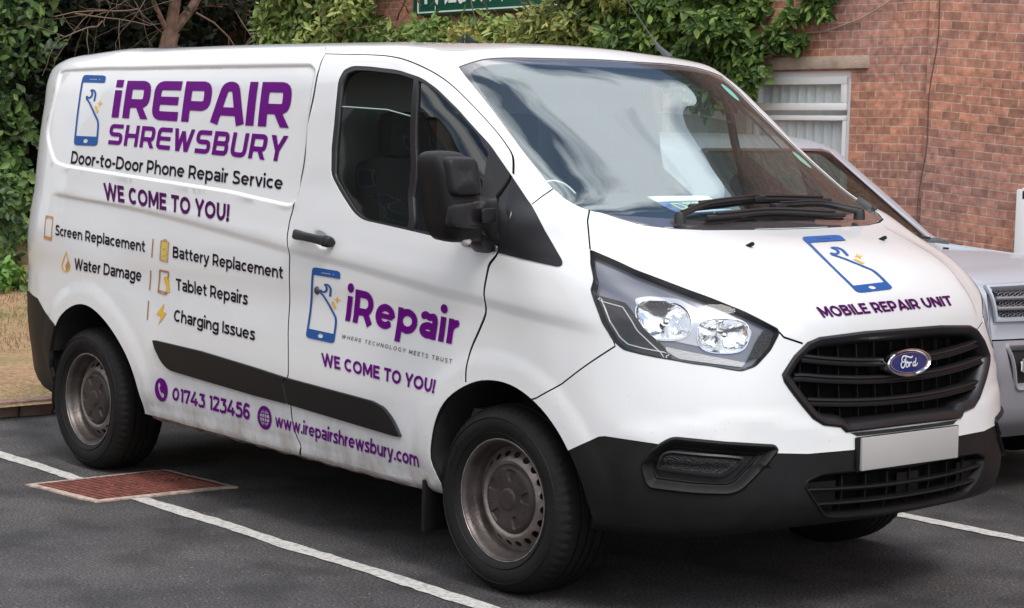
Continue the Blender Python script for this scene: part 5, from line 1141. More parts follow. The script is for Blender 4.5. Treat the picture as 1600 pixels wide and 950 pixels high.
# squared display letters, drawn on a 0..1 height grid
def glyph(ch, w=.80, t=.10, r=.17):
    """stroke-built rounded square capitals: returns (loops, advance)"""
    L = []; T2 = t
    def sq(pts, rad, closed=False):
        pts = A(pts)
        if closed: q = rounded(pts, rad, 5); L.extend(stroke(q, T2, closed=True))
        else:
            q = [pts[0]]
            for i in range(1, len(pts) - 1):
                a, b_, c = pts[i - 1], pts[i], pts[i + 1]; d1 = np.linalg.norm(a - b_); d2 = np.linalg.norm(c - b_); rr_ = min(rad[i] if hasattr(rad, '__len__') else rad, d1 * .49, d2 * .49)
                if rr_ < 1e-4:
                    q.append(b_); continue
                s0, e0 = b_ + (a - b_) / d1 * rr_, b_ + (c - b_) / d2 * rr_
                for j in range(6): tt = j / 5; q.append((1 - tt)**2 * s0 + 2 * tt * (1 - tt) * b_ + tt * tt * e0)
            q.append(pts[-1]); L.extend(stroke(A(q), T2))
            # square the inner corners of unrounded turns
            for i in range(1, len(pts) - 1):
                rr_ = rad[i] if hasattr(rad, '__len__') else rad
                if rr_ < 1e-4:
                    x, y = pts[i]; L.append(rect(x - T2, y - T2, x + T2, y + T2))
    x0, x1, yb, yt, ym = t, w - t, t, 1 - t, .50
    if ch == 'i':
        L.append(rect(0, 0, 2 * t, .74)); L.append(rect(0, .82, 2 * t, 1.02)); return L, 2 * t
    if ch == 'I': L.append(rect(0, 0, 2 * t, 1)); return L, 2 * t
    if ch in 'RPB':
        top = .5 if ch != 'B' else .5; 
        sq([(x0, 0), (x0, yt), (x1, yt), (x1, .40), (x0, .40)] if ch != 'B' else [(x0, yb), (x0, yt), (x1 - .02, yt), (x1 - .02, ym), (x0, ym)], [0, 0 if ch != 'B' else 0, r, r, 0])
        if ch == 'R': L.append(ccw([(x1 - .38, .42), (x1 - .16, .42), (x1 + .12, 0), (x1 - .12, 0)]))
        if ch == 'B': sq([(x0, ym), (x1, ym), (x1, yb), (x0, yb)], [0, r, r, 0]); L.append(rect(0, 0, 2 * t, 1))
    elif ch == 'E': sq([(w, yt), (x0, yt), (x0, yb), (w, yb)], [0, r, r, 0]); L.append(rect(x0, ym - t * .9, w - .04, ym + t * .9))
    elif ch == 'A':
        sq([(x0 - .08, 0), (x0 + .16, yt), (x1 - .16, yt), (x1 + .08, 0)], [0, .12, .12, 0]); L.append(rect(x0 + .04, .20, x1 - .04, .20 + 2 * t * .85))
    elif ch == 'S': sq([(w - .02, yt), (x0, yt), (x0, ym), (x1, ym), (x1, yb), (.02, yb)], [0, r, r, r, r, 0])
    elif ch == 'H': L.append(rect(0, 0, 2 * t, 1)); L.append(rect(w - 2 * t, 0, w, 1)); L.append(rect(x0, ym - t, x1, ym + t))
    elif ch == 'U': sq([(x0, 1), (x0, yb), (x1, yb), (x1, 1)], [0, r * 1.3, r * 1.3, 0])
    elif ch == 'Y': L.append(rect(w / 2 - t, 0, w / 2 + t, .42)); L.append(ccw([(0, 1), (.24, 1), (w / 2 + t, .38), (w / 2 - t, .38)])); L.append(ccw([(w, 1), (w - .24, 1), (w / 2 - t, .38), (w / 2 + t, .38)]))
    elif ch == 'W':
        ww = w * 1.35
        for a_, b_ in (((0, 1), (.30, 0)), ((.52, .9), (.30, 0)), ((.52, .9), (.78, 0)), ((ww, 1), (.78, 0))):
            L.append(ccw([(a_[0] - (0 if a_[0] < .1 else (.2 if a_[0] > 1 else .1)), a_[1]), (a_[0] + (.2 if a_[0] < .1 else (0 if a_[0] > 1 else .1)), a_[1]), (b_[0] + .11, 0), (b_[0] - .11, 0)]))
        return L, ww
    return L, w
def squared_word(name, s, key, m, par, t=.105, gap=.13):
    x = 0; out_ = []
    for ch in s:
        g, adv = glyph(ch, .84, t); out_ += [ccw(l) + [x, 0] for l in g]; x += adv + gap
    x -= gap; out_ = [l / [x, 1] for l in out_]
    return decal(name, out_, quadmap(DQ[key]), m, par, VS, .0025, (16, 4))
squared_word('company_lettering', 'iREPAIR', 'irepair', PURPLE, body, .115, .12)
squared_word('company_lettering', 'SHREWSBURY', 'shrews', PURPLE, body, .10, .14)
dec_text('slogan_lettering', 'Door-to-Door Phone Repair Service', 'door2door', BLACKV, body, bold=.064)
dec_text('slogan_lettering', 'WE COME TO YOU!', 'wecome1', DKPURP, body, bold=.078)
for k, s in (('screen', 'Screen Replacement'), ('battery', 'Battery Replacement'), ('water', 'Water Damage'), ('tablet', 'Tablet Repairs'), ('charging', 'Charging Issues')):
    dec_text('service_lettering', s, k, BLACKV, body, bold=.064)
dec_text('phone_number', '01743 123456', 'number', PURPLE, body, bold=.072)
# the web address runs over the shut line: split between panel and door
def split_text(s, key, m, nsplit):
    Lp = text_loops(s, .068); al = np.concatenate(Lp); x0, x1 = al[:, 0].min(), al[:, 0].max(); fn = quadmap(DQ[key])
    LL = [np.stack([(l[:, 0] - x0) / (x1 - x0), l[:, 1] / .53], 1) for l in Lp]
    a_ = [l for l in LL if l[:, 0].mean() < nsplit]; b_ = [l for l in LL if l[:, 0].mean() >= nsplit]
    decal('web_address', a_, fn, m, body, VS, .0025, (3, 3)); decal('web_address', b_, fn, m, door, VS, .0025, (12, 3))
split_text('www.irepairshrewsbury.com', 'www', PURPLE, .135)
dec_text('company_lettering', 'iRepair', 'irep2', PURPLE, door, bold=.078)
dec_text('strapline', 'WHERE TECHNOLOGY MEETS TRUST', 'where', BLACKV, door, bold=.050, space=2.0)
dec_text('slogan_lettering', 'WE COME TO YOU!', 'wecome2', PURPLE, door, bold=.078)
dec_text('bonnet_lettering', 'MOBILE REPAIR UNIT', 'mru', DKPURP, hood, bold=.076, cells=(4, 3))
for k in ('bar1', 'bar2', 'bar3'): decal('divider_line', [rect(0, 0, 1, 1)], quadmap(DQ[k]), mat('rust_vinyl', (.34, .13, .03), .35), body, VS, .0025, (1, 4))
def logo(key, par, pre):
    fn = quadmap(DQ[key]); ar = 3.05       # local: x 0..1, y 0..1 ; strokes drawn in x 0..1, y 0..ar then squashed
    sc = lambda Ls: [A(l) / [1, ar] for l in Ls]
    w = .035; H_ = ar
    Ls = [ccw(rounded(rect(0, H_ * .895, 1, H_), [0.005, .005, .16, .16], 5)), hole(rounded(rect(.33, H_ - .20, .66, H_ - .165), .015)), circle((.76, H_ - .18), .03, 10, True)]
    Ls += [ccw(rounded(rect(0, 0, 1, H_ * .13), [.16, .16, .005, .005], 5)), circle((.5, .20), .095, 20, True)]
    Ls += [rect(0, H_ * .1, .07, H_ * .92)]
    s_ = lambda p, cl=False: [ccw(x) if abs(area(x)) > 0 else x for x in stroke(resample(A(p) * [1, ar], False, .05), w)]
    Ls += [rect(.93, .3, 1.0, H_ * .22)] + s_([(.965, .20), (.955, .30), (.92, .36)]) + s_([(.92, .36), (.80, .43), (.60, .545), (.50, .60)]) + s_([(.50, .60), (.42, .635), (.34, .665), (.34, .70)]) + s_([(.34, .70), (.42, .675), (.52, .69), (.56, .73), (.53, .765), (.47, .785)]) + s_([(.47, .785), (.60, .785), (.69, .74), (.69, .69), (.68, .63)])
    decal(pre + '_outline', sc([ccw(l) if i not in (1, 2, 4) else l for i, l in enumerate(Ls)]), fn, BLUEV, par, VS, .0025, (4, 8))
    cx, cy, s = .93, .605 * ar, .135; st_ = [(cx + (s if k % 2 == 0 else s * .33) * math.cos(math.pi / 2 * k / 2), cy + (s * 1.15 if k % 2 == 0 else s * .33) * math.sin(math.pi / 2 * k / 2)) for k in range(8)]
    yl = [ccw(A(st_))] + [ccw(x) for x in stroke(A([(.76, .565), (.88, .475)]) * [1, ar], .045)]
    decal(pre + '_sparkle', sc(yl), fn, GOLDV, par, VS, .0026, (2, 2))
logo('logo1', body, 'phone_mark'); logo('logo2', door, 'phone_mark'); logo('logo3', hood, 'phone_mark')
# small service icons (local x 0..1, y 0..1)
def icon(name, loops, key, m, h=.0025): return decal(name, loops, quadmap(DQ[key]), m, body, VS, h, (2, 4))
icon('phone_icon', [rounded(rect(0, 0, 1, 1), .10), hole(rect(.10, .14, .90, .90)), hole(rect(.25, .935, .75, .965)), circle((.5, .07), .09, 12, True, .03)], 'iphone', ORNV)
icon('battery_icon', [rounded(rect(0, 0, 1, .93), .10), hole(rounded(rect(.13, .05, .87, .88), .05)), rect(.30, .93, .70, 1.0)], 'ibatt', mat('copper_vinyl', (.48, .24, .07), .35))
icon('battery_fill', [ccw([(.22, .09), (.78, .09), (.78, .30), (.22, .16)]), ccw([(.22, .19), (.78, .33), (.78, .60), (.22, .46)]), ccw([(.22, .49), (.78, .63), (.78, .84), (.22, .84)])], 'ibatt', YELV)
icon('tablet_icon', [rounded(rect(0, 0, 1, 1), .10), hole(rect(.13, .13, .87, .91)), hole(rect(.33, .045, .67, .085))], 'itab', mat('brown_vinyl', (.38, .17, .08), .35))
hand = [ccw(A([(.95, .12), (1.30, .16), (1.12, .42), (1.02, .58), (.90, .66), (.72, .60), (.62, .50), (.80, .40)]))] + [ccw(x) for a_, b_ in (((.70, .55), (.52, .68)), ((.78, .60), (.62, .74)), ((.86, .62), (.74, .76)), ((1.0, .56), (.94, .72))) for x in stroke(A([a_, b_]), .045)]
icon('hand_icon', hand, 'itab', GOLDV, .0030)
dr = [(.5, 1.0)] + [(.5 + .48 * math.sin(t), .30 - .28 * math.cos(t)) for t in np.linspace(2.25, -2.25, 22)][::1]
dr = A(dr); drc = A([.5, .36]); icon('water_drop_icon', [ccw(dr), hole(drc + (dr - drc) * [.74, .84])], 'idrop', GOLDV)
icon('drop_fill', [ccw([(.45, .30), (.62, .46), (.80, .58), (.95, .38), (.86, .22), (.70, .20), (.66, .08), (.55, .10), (.58, .22)])], 'idrop', ORNV, .0028)
icon('lightning_icon', [ccw([(.78, 1.0), (0, .44), (.42, .42), (.20, 0), (1.0, .60), (.60, .62)])], 'ibolt', GOLDV)
hs = A([(.30, .76), (.36, .80), (.44, .66), (.38, .60), (.42, .48), (.55, .36), (.62, .40), (.74, .30), (.70, .22), (.60, .18), (.42, .30), (.29, .52), (.26, .68)])
icon('handset_disc', [circle((.5, .5), .5, 40), hole(resample(hs, True, .05))], 'iphonecirc', PURPLE)
gl = [circle((.5, .5), .5, 40), hole(circle((.5, .5), .34, 32))]
gr = [x for x in (rect(.16, .48, .84, .52), rect(.22, .31, .78, .35), rect(.22, .65, .78, .69), rect(.48, .16, .52, .84))] + [l for s in (.16, ) for l in (circle((.5, .5), .19, 24, ry=.34), )]
g2 = circle((.5, .5), .15, 24, True, .30)
icon('globe_disc', gl, 'iglobe', PURPLE)
icon('globe_lines', gr[:4], 'iglobe', PURPLE, .0028); icon('globe_meridian', [gr[4], g2], 'iglobe', PURPLE, .0031)
# ------------------------------------------------------------------ ground and car park
def ramp(n, l, src, stops):
    r = n.new('ShaderNodeValToRGB'); e = r.color_ramp.elements
    while len(e) < len(stops): e.new(.5)
    for k, (p, c) in enumerate(stops): e[k].position = p; e[k].color = (*c, 1)
    l.new(src, r.inputs['Fac']); return r
def ground_mat(name, stops, scale, detail_scale, bumpd=.006, rough=.85, blot=None):
    m = bpy.data.materials.new(name); m.use_nodes = True; n = m.node_tree.nodes; l = m.node_tree.links; b = n['Principled BSDF']; b.inputs['Roughness'].default_value = rough
    g = n.new('ShaderNodeNewGeometry'); z = n.new('ShaderNodeTexNoise'); z.inputs['Scale'].default_value = scale; z.inputs['Detail'].default_value = 9; z.inputs['Roughness'].default_value = .65; l.new(g.outputs['Position'], z.inputs['Vector'])
    r = ramp(n, l, z.outputs['Fac'], stops)
    z2 = n.new('ShaderNodeTexVoronoi'); z2.inputs['Scale'].default_value = detail_scale; l.new(g.outputs['Position'], z2.inputs['Vector'])
    z3 = n.new('ShaderNodeTexNoise'); z3.inputs['Scale'].default_value = detail_scale * .7; z3.inputs['Detail'].default_value = 3; l.new(g.outputs['Position'], z3.inputs['Vector'])
    mr = n.new('ShaderNodeMapRange'); mr.inputs['From Min'].default_value = .35; mr.inputs['From Max'].default_value = .65; mr.inputs['To Min'].default_value = .3 if name == 'asphalt' else .75; mr.inputs['To Max'].default_value = 2.2 if name == 'asphalt' else 1.3; l.new(z3.outputs['Fac'], mr.inputs['Value'])
    x = n.new('ShaderNodeMix'); x.data_type = 'RGBA'; x.blend_type = 'MULTIPLY'; x.inputs[0].default_value = 1; l.new(r.outputs[0], x.inputs[6]); l.new(mr.outputs[0], x.inputs[7]); l.new(x.outputs[2], b.inputs['Base Color'])
    if name == 'asphalt':
        vc = n.new('ShaderNodeTexVoronoi'); vc.inputs['Scale'].default_value = 75; l.new(g.outputs['Position'], vc.inputs['Vector'])
        cs = n.new('ShaderNodeSeparateColor'); l.new(vc.outputs['Color'], cs.inputs[0]); th = n.new('ShaderNodeMath'); th.operation = 'GREATER_THAN'; th.inputs[1].default_value = .93; l.new(cs.outputs[0], th.inputs[0])
        dd_ = n.new('ShaderNodeMath'); dd_.operation = 'LESS_THAN'; dd_.inputs[1].default_value = .32; l.new(vc.outputs['Distance'], dd_.inputs[0]); an = n.new('ShaderNodeMath'); an.operation = 'MULTIPLY'; l.new(th.outputs[0], an.inputs[0]); l.new(dd_.outputs[0], an.inputs[1])
        xx = n.new('ShaderNodeMix'); xx.data_type = 'RGBA'; l.new(an.outputs[0], xx.inputs[0]); l.new(x.outputs[2], xx.inputs[6]); xx.inputs[7].default_value = (.17, .15, .14, 1)
        st_ = n.new('ShaderNodeTexNoise'); st_.inputs['Scale'].default_value = 2.6; st_.inputs['Detail'].default_value = 5; l.new(g.outputs['Position'], st_.inputs['Vector']); sr = n.new('ShaderNodeMapRange'); sr.inputs['From Min'].default_value = .38; sr.inputs['From Max'].default_value = .52; sr.inputs['To Min'].default_value = .62; sr.inputs['To Max'].default_value = 1.08; l.new(st_.outputs['Fac'], sr.inputs['Value'])
        x3 = n.new('ShaderNodeMix'); x3.data_type = 'RGBA'; x3.blend_type = 'MULTIPLY'; x3.inputs[0].default_value = 1; l.new(xx.outputs[2], x3.inputs[6]); l.new(sr.outputs[0], x3.inputs[7]); l.new(x3.outputs[2], b.inputs['Base Color'])
    q = n.new('ShaderNodeBump'); q.inputs['Strength'].default_value = .8; q.inputs['Distance'].default_value = bumpd; l.new(z2.outputs['Distance'], q.inputs['Height']); l.new(q.outputs[0], b.inputs['Normal'])
    return m
ASPH = ground_mat('asphalt', [(.3, (.030, .027, .027)), (.5, (.044, .040, .040)), (.72, (.072, .064, .062))], 1.1, 140)
o = obj('ground', [(-4.62, -60, 0), (120, -60, 0), (120, 80, 0), (-4.62, 80, 0), (-150, -60, -.03), (-4.62, -60, -.03), (-4.62, 80, -.03), (-150, 80, -.03)], [(0, 1, 2, 3), (4, 5, 6, 7)], ASPH); tag(o, kind='structure')
# painted bay lines, worn
LINE = bpy.data.materials.new('worn_line_paint'); LINE.use_nodes = True; n = LINE.node_tree.nodes; l = LINE.node_tree.links
g = n.new('ShaderNodeNewGeometry'); z = n.new('ShaderNodeTexNoise'); z.inputs['Scale'].default_value = 38; z.inputs['Detail'].default_value = 8; z.inputs['Roughness'].default_value = .75; l.new(g.outputs['Position'], z.inputs['Vector'])
r = ramp(n, l, z.outputs['Fac'], [(.30, (.06, .055, .055)), (.40, (.34, .32, .30)), (.55, (.56, .53, .50))]); l.new(r.outputs[0], n['Principled BSDF'].inputs['Base Color']); n['Principled BSDF'].inputs['Roughness'].default_value = .8
def line(x0, x1, y, w=.085, name='bay_marking'):
    xs = np.arange(x0, x1, .05); V = []; ph = RNG.random(2) * 6
    for x in xs:
        j1 = .006 * math.sin(x * 7 + ph[0]) + RNG.normal(0, .0035); j2 = .005 * math.sin(x * 5 + ph[1]) + RNG.normal(0, .0035)
        V += [(x, y - w / 2 + j1, .004), (x, y + w / 2 + j2, .004)]
    o = obj(name, V, [(2 * i, 2 * i + 2, 2 * i + 3, 2 * i + 1) for i in range(len(xs) - 1)], LINE); tag(o, kind='structure')
line(-4.45, -2.62, -1.135); line(-2.22, 3.2, -1.135); line(-4.4, .62, 1.50); line(-4.4, 1.0, 4.15)
# drain / access cover
dr_ = thing('inspection_cover', 'square brick red ribbed cover with pale edge in the asphalt by the rear wheel', 'drain cover', (0, 0, 0))
cq = [A(p) for p in ((-2.69, -1.42), (-2.17, -1.35), (-2.15, -.62), (-2.70, -.66))]
def bil(u, v): return cq[0] * (1 - u) * (1 - v) + cq[1] * u * (1 - v) + cq[2] * u * v + cq[3] * (1 - u) * v
b = MB(); K_ = 40
outer = [bil(*p) + RNG.normal(0, .004, 2) for p in [(t, 0) for t in np.linspace(0, 1, 11)[:-1]] + [(1, t) for t in np.linspace(0, 1, 11)[:-1]] + [(1 - t, 1) for t in np.linspace(0, 1, 11)[:-1]] + [(0, 1 - t) for t in np.linspace(0, 1, 11)[:-1]]]
inn_ = [bil(.06 + .88 * u, .045 + .91 * v) for u, v in [(t, 0) for t in np.linspace(0, 1, 11)[:-1]] + [(1, t) for t in np.linspace(0, 1, 11)[:-1]] + [(1 - t, 1) for t in np.linspace(0, 1, 11)[:-1]] + [(0, 1 - t) for t in np.linspace(0, 1, 11)[:-1]]]
b.add([(p[0], p[1], .008) for p in outer] + [(p[0], p[1], .010) for p in inn_] + [(p[0], p[1], .001) for p in outer], [(i, (i + 1) % 40, 40 + (i + 1) % 40, 40 + i) for i in range(40)] + [(80 + i, 80 + (i + 1) % 40, (i + 1) % 40, i) for i in range(40)])
b.build('concrete_edge', mat('pale_concrete', (.40, .30, .25), .85, var=(30, .35), bump=(80, .5)), dr_)
b = MB(); nr = 17; REDC = mat('brick_red_iron', (.17, .052, .036), .7, var=(22, .4), bump=(90, .5))
b.add([(*bil(.06, .045), .006), (*bil(.94, .045), .006), (*bil(.94, .955), .006), (*bil(.06, .955), .006)], [(0, 1, 2, 3)])
for k in range(nr):
    v0 = .06 + .88 * k / nr; v1 = v0 + .88 / nr * .55
    for u0_, u1_ in ((.08, .49), (.52, .92)):
        q = [bil(u0_, v0), bil(u1_, v0), bil(u1_, v1), bil(u0_, v1)]; b.add([(p[0], p[1], .0065) for p in q] + [(p[0], p[1], .012) for p in q], [(4, 5, 6, 7), (0, 1, 5, 4), (1, 2, 6, 5), (2, 3, 7, 6), (3, 0, 4, 7)])
b.build('ribbed_plate', REDC, dr_)
# kerb edging, one brick after another in a single row
kb = thing('kerb_edging', 'low reddish brick edging between the asphalt and the dry grass', 'kerb', (0, 0, 0)); b = MB()
y = -14.0
while y < 5.2:
    L = .215; b.box((-4.62 + RNG.normal(0, .004) - .12 * (y + .6) * .3, y + L / 2, .045 + RNG.normal(0, .003)), (.11, L - .012, .09), 0, None, .010); y += L
o = b.build('brick_row', mat('kerb_brick', (.24, .15, .12), .85, var=(6, .4), bump=(60, .6)), kb)
# dry verge
GRS = ground_mat('dry_grass_soil', [(.30, (.22, .13, .065)), (.48, (.36, .225, .12)), (.60, (.27, .20, .085)), (.72, (.13, .15, .05))], .75, 45, .02, .95)
nx, ny = 60, 60; xs = np.linspace(-4.50, -45, nx); ys = np.linspace(-40, 40, ny); V = []
for x in xs:
    for y in ys: V.append((x - .036 * (y + .6) * (x > -4.6) , y, .07 + .05 * math.sin(x * .9) * math.cos(y * .7) * (x < -5)))
tag(obj('grass_verge', V, [(i * ny + j, i * ny + j + 1, (i + 1) * ny + j + 1, (i + 1) * ny + j) for i in range(nx - 1) for j in range(ny - 1)], GRS, None, True), kind='structure')

# ------------------------------------------------------------------ foliage
def leaf_mat(name, c1, c2, c3, rough=.5):
    m = bpy.data.materials.new(name); m.use_nodes = True; n = m.node_tree.nodes; l = m.node_tree.links; b = n['Principled BSDF']; b.inputs['Roughness'].default_value = rough
    g = n.new('ShaderNodeNewGeometry'); z = n.new('ShaderNodeTexNoise'); z.inputs['Scale'].default_value = 1.6; z.inputs['Detail'].default_value = 3; l.new(g.outputs['Position'], z.inputs['Vector'])
    a = n.new('ShaderNodeMath'); a.operation = 'MULTIPLY_ADD'; l.new(g.outputs['Random Per Island'], a.inputs[0]); a.inputs[1].default_value = .45; 
    s = n.new('ShaderNodeMath'); s.operation = 'SUBTRACT'; l.new(z.outputs['Fac'], s.inputs[0]); s.inputs[1].default_value = .22; l.new(s.outputs[0], a.inputs[2])
    r = ramp(n, l, a.outputs[0], [(.25, c1), (.5, c2), (.8, c3)]); l.new(r.outputs[0], b.inputs['Base Color'])
    t = n.new('ShaderNodeBsdfTranslucent'); l.new(r.outputs[0], t.inputs[0]); mx = n.new('ShaderNodeMixShader'); mx.inputs[0].default_value = .25; l.new(b.outputs[0], mx.inputs[1]); l.new(t.outputs[0], mx.inputs[2]); l.new(mx.outputs[0], n['Material Output'].inputs[0])
    return m
def leaves(name, centres, size, m, parent=None, face=None, spread=1.0, aspect=.55, droop=.3):
    """one folded blade per centre; face: preferred normal"""
    c = A(centres); n = len(c); s = size * RNG.uniform(.55, 1.35, n)[:, None]
    nr_ = RNG.normal(0, spread, (n, 3)) + (A(face) if face is not None else A([0, 0, .8])); nr_ /= np.linalg.norm(nr_, axis=1, keepdims=True)
    d = RNG.normal(0, 1, (n, 3)); d[:, 2] -= droop; d -= nr_ * (d * nr_).sum(1, keepdims=True); d /= np.linalg.norm(d, axis=1, keepdims=True); w = np.cross(nr_, d)
    a = c; m1 = c + d * s * .38 - nr_ * s * .07; t_ = c + d * s - nr_ * s * .02; l1 = c + d * s * .40 + w * s * aspect * .5 + nr_ * s * .06; r1 = c + d * s * .40 - w * s * aspect * .5 + nr_ * s * .06
    l2 = c + d * s * .75 + w * s * aspect * .33 + nr_ * s * .04; r2 = c + d * s * .75 - w * s * aspect * .33 + nr_ * s * .04; m2 = c + d * s * .75 - nr_ * s * .05
    V = np.stack([a, m1, m2, t_, l1, l2, r1, r2], 1).reshape(-1, 3)
    base = np.arange(n)[:, None] * 8
    Q = A([[0, 1, 4, 4], [1, 2, 5, 4], [2, 3, 5, 5], [0, 6, 1, 1], [1, 6, 7, 2], [2, 7, 3, 3]]).astype(int)
    loops = []; tot = []
    tri1 = base + A([0, 1, 4]).astype(int); q1 = base + A([1, 2, 5, 4]).astype(int); tri2 = base + A([2, 3, 5]).astype(int); tri3 = base + A([0, 6, 1]).astype(int); q2 = base + A([1, 6, 7, 2]).astype(int); tri4 = base + A([2, 7, 3]).astype(int)
    me = bpy.data.meshes.new(name); me.vertices.add(len(V)); me.vertices.foreach_set('co', V.ravel())
    tris = np.concatenate([tri1, tri2, tri3, tri4]); qs = np.concatenate([q1, q2]); me.loops.add(tris.size + qs.size); me.loops.foreach_set('vertex_index', np.concatenate([tris.ravel(), qs.ravel()]).astype(np.int32))
    me.polygons.add(len(tris) + len(qs)); ls = np.concatenate([np.arange(len(tris)) * 3, tris.size + np.arange(len(qs)) * 4]); me.polygons.foreach_set('loop_start', ls.astype(np.int32)); me.polygons.foreach_set('loop_total', np.concatenate([np.full(len(tris), 3), np.full(len(qs), 4)]).astype(np.int32))
    me.update(calc_edges=True); me.validate(); me.materials.append(m)
    o = bpy.data.objects.new(name, me); C.objects.link(o)
    if parent: o.parent = parent
    return o
def clumps(blobs, n, shell=.75):
    """points in overlapping ellipsoid clumps: (centre, radii)"""
    out = []; vol = A([b[1][0] * b[1][1] * b[1][2] for b in blobs])**.7; vol /= vol.sum()
    for (c, r), f_ in zip(blobs, vol):
        k = max(3, int(n * f_)); d = RNG.normal(0, 1, (k, 3)); d /= np.linalg.norm(d, axis=1, keepdims=True); rad = RNG.uniform(shell, 1.0, k)**.8 * (1 + .12 * np.sin(d[:, 0] * 9 + c[0]) * np.cos(d[:, 2] * 8 + c[1]))
        out.append(A(c) + d * rad[:, None] * A(r))
    return np.concatenate(out)
def limb(b, p, d, L, r, depth, twig=True, drop=0):
    pts = [Vector(p)]; d = Vector(d).normalized(); rs = [r]; k = 5
    for i in range(k):
        d = (d + Vector(RNG.normal(0, .16, 3)) + Vector((0, 0, -drop))).normalized(); pts.append(pts[-1] + d * L / k); rs.append(r * (1 - .5 * (i + 1) / k))
    b.tube(pts, rs, 7 if r > .03 else 4)
    if depth > 0:
        for j in range(3 if depth > 1 else 4):
            i = int(RNG.integers(2, k + 1)); dd = (d + Vector(RNG.normal(0, .7, 3))).normalized(); limb(b, pts[i], dd, L * RNG.uniform(.5, .8), rs[i] * .6, depth - 1, twig, drop)
BARK = mat('bark', (.13, .085, .06), .9, var=(8, .4), bump=(30, .8)); TWIG = mat('dead_twig', (.17, .115, .085), .9)
LAUREL = leaf_mat('laurel_leaf', (.015, .034, .010), (.052, .115, .028), (.18, .29, .07), .5)
CONIF = leaf_mat('dark_conifer', (.006, .010, .005), (.014, .024, .010), (.035, .052, .02), .7)
IVY = leaf_mat('wisteria_leaf', (.055, .105, .022), (.17, .27, .055), (.38, .42, .13), .5)
YIVY = leaf_mat('yellowing_leaf', (.10, .15, .035), (.29, .33, .085), (.52, .44, .15), .55)
# screen of laurel at the left, conifers behind
def tree(name, label, x, y, h, rr_, leafm, n, lsize, trunk_r=.14, group=None, low=.4, cat='tree'):
    t = thing(name, label, cat, (0, 0, 0), 0, group); b = MB(); limb(b, (x, y, 0), (.02, .02, 1), h * .75, trunk_r, 2); b.build('trunk', BARK, t)
    bl = []
    for k in range(int(14 + rr_ * 4)):
        a = RNG.uniform(0, 6.28); q = RNG.uniform(.2, 1)**.6; z_ = RNG.uniform(low, h); tp = 1 - .55 * max(0, (z_ - h * .55) / (h * .45)); s_ = RNG.uniform(.28, .5) * rr_ * tp
        bl.append(((x + math.cos(a) * rr_ * q * .75 * tp, y + math.sin(a) * rr_ * q * .75 * tp, z_), (s_, s_, s_ * .8)))
    leaves('crown', clumps(bl, n), lsize, leafm, t); return t
hg = thing('laurel_hedge', 'tall dense laurel hedge with broad glossy leaves at the back of the grass', 'hedge')
bl = []
for k in range(120):
    y = RNG.uniform(-.5, 4.9); z_ = RNG.uniform(.2, 5.4); bl.append(((-14.9 + RNG.normal(0, .25) + .2 * (5.4 - z_) * .3, y, z_), (.55, .6, .5)))
leaves('foliage', clumps(bl, 42000, .6), .125, LAUREL, hg, (.9, -.4, .5), .7)
b = MB()
for y in np.arange(-.3, 4.8, .6): limb(b, (-15.2, y, 0), (.0, .05, 1), 3.5, .05, 2)
b.build('stems', BARK, hg)
for k, (x, y, h, r_, lb) in enumerate(((-17.5, 3.0, 9, 2.2, 'dark conifer at the far left behind the laurel hedge'), (-17.6, 6.2, 9.5, 2.3, 'dark conifer directly behind the end of the laurel hedge'), (-17.4, 9.2, 9, 2.3, 'dark conifer behind the bare branched tree'), (-16.2, 12.2, 9, 2.4, 'dark conifer furthest right, behind the creeper'))):
    tree('conifer', lb, x, y, h, r_, CONIF, 15000, .17, .2, 'dark conifers behind the hedge')
bt = thing('bare_branched_tree', 'tree with reddish forked trunk and bare dead twigs above the van roof', 'tree'); b = MB()
tx, ty = -14.3, 6.55
BK2 = mat('reddish_bark', (.20, .125, .095), .9, var=(10, .35), bump=(30, .8))
b.tube([(tx, ty, 0), (tx + .02, ty, 1.2), (tx, ty + .03, 2.3), (tx + .03, ty + .12, 2.7)], [.15, .13, .11, .10], 10)
for d_, L, r in (((.05, -.18, 1), 1.9, .065), ((0, .10, 1), 2.0, .075), ((.1, .75, .65), 2.2, .06), ((.2, -.5, .8), 1.8, .035)): limb(b, (tx + .03, ty + .10, 2.66), d_, L, r, 2, True, .01)
b.build('trunk', BK2, bt); b = MB()
for k in range(60): 
    p = (tx + RNG.uniform(-.2, .9), ty + RNG.uniform(-1.6, 2.2), RNG.uniform(2.7, 4.6)); limb(b, p, (RNG.normal(0, .4) + .2, RNG.normal(0, 1), RNG.uniform(-.7, .4)), RNG.uniform(.5, 1.2), RNG.uniform(.005, .012), 1, True, .06)
b.build('dead_twigs', TWIG, bt)
bl = [((tx - .3 + RNG.normal(0, .3), ty + RNG.uniform(-2, 2.4), RNG.uniform(3.1, 5.4)), (.5, .5, .28)) for k in range(34)]; leaves('crown', clumps(bl, 5000, .3), .10, CONIF, bt)
sb = thing('low_shrub', 'small bright green leafy shrub on the dry verge', 'shrub'); leaves('foliage', clumps([((-11.4, 2.15, .22), (.35, .35, .25)), ((-11.2, 2.65, .18), (.3, .4, .2)), ((-11.4, 3.0, .15), (.25, .35, .18)), ((-11.3, 1.6, .2), (.3, .4, .2))], 1500, .2), .10, leaf_mat('bright_shrub_leaf', (.05, .12, .02), (.11, .24, .04), (.2, .36, .08)), sb)
b = MB()
for k in range(8): limb(b, (-11.35, 1.8 + k * .15, .03), (RNG.normal(0, .3), RNG.normal(0, .3), 1), .28, .008, 0)
b.build('stems', BARK, sb)
bl = [((-21 + RNG.normal(0, .6), y_, z_), (1.2, 1.2, 1.1)) for y_ in np.arange(-4, 19, 1.3) for z_ in np.arange(1, 9.5, 1.2)]
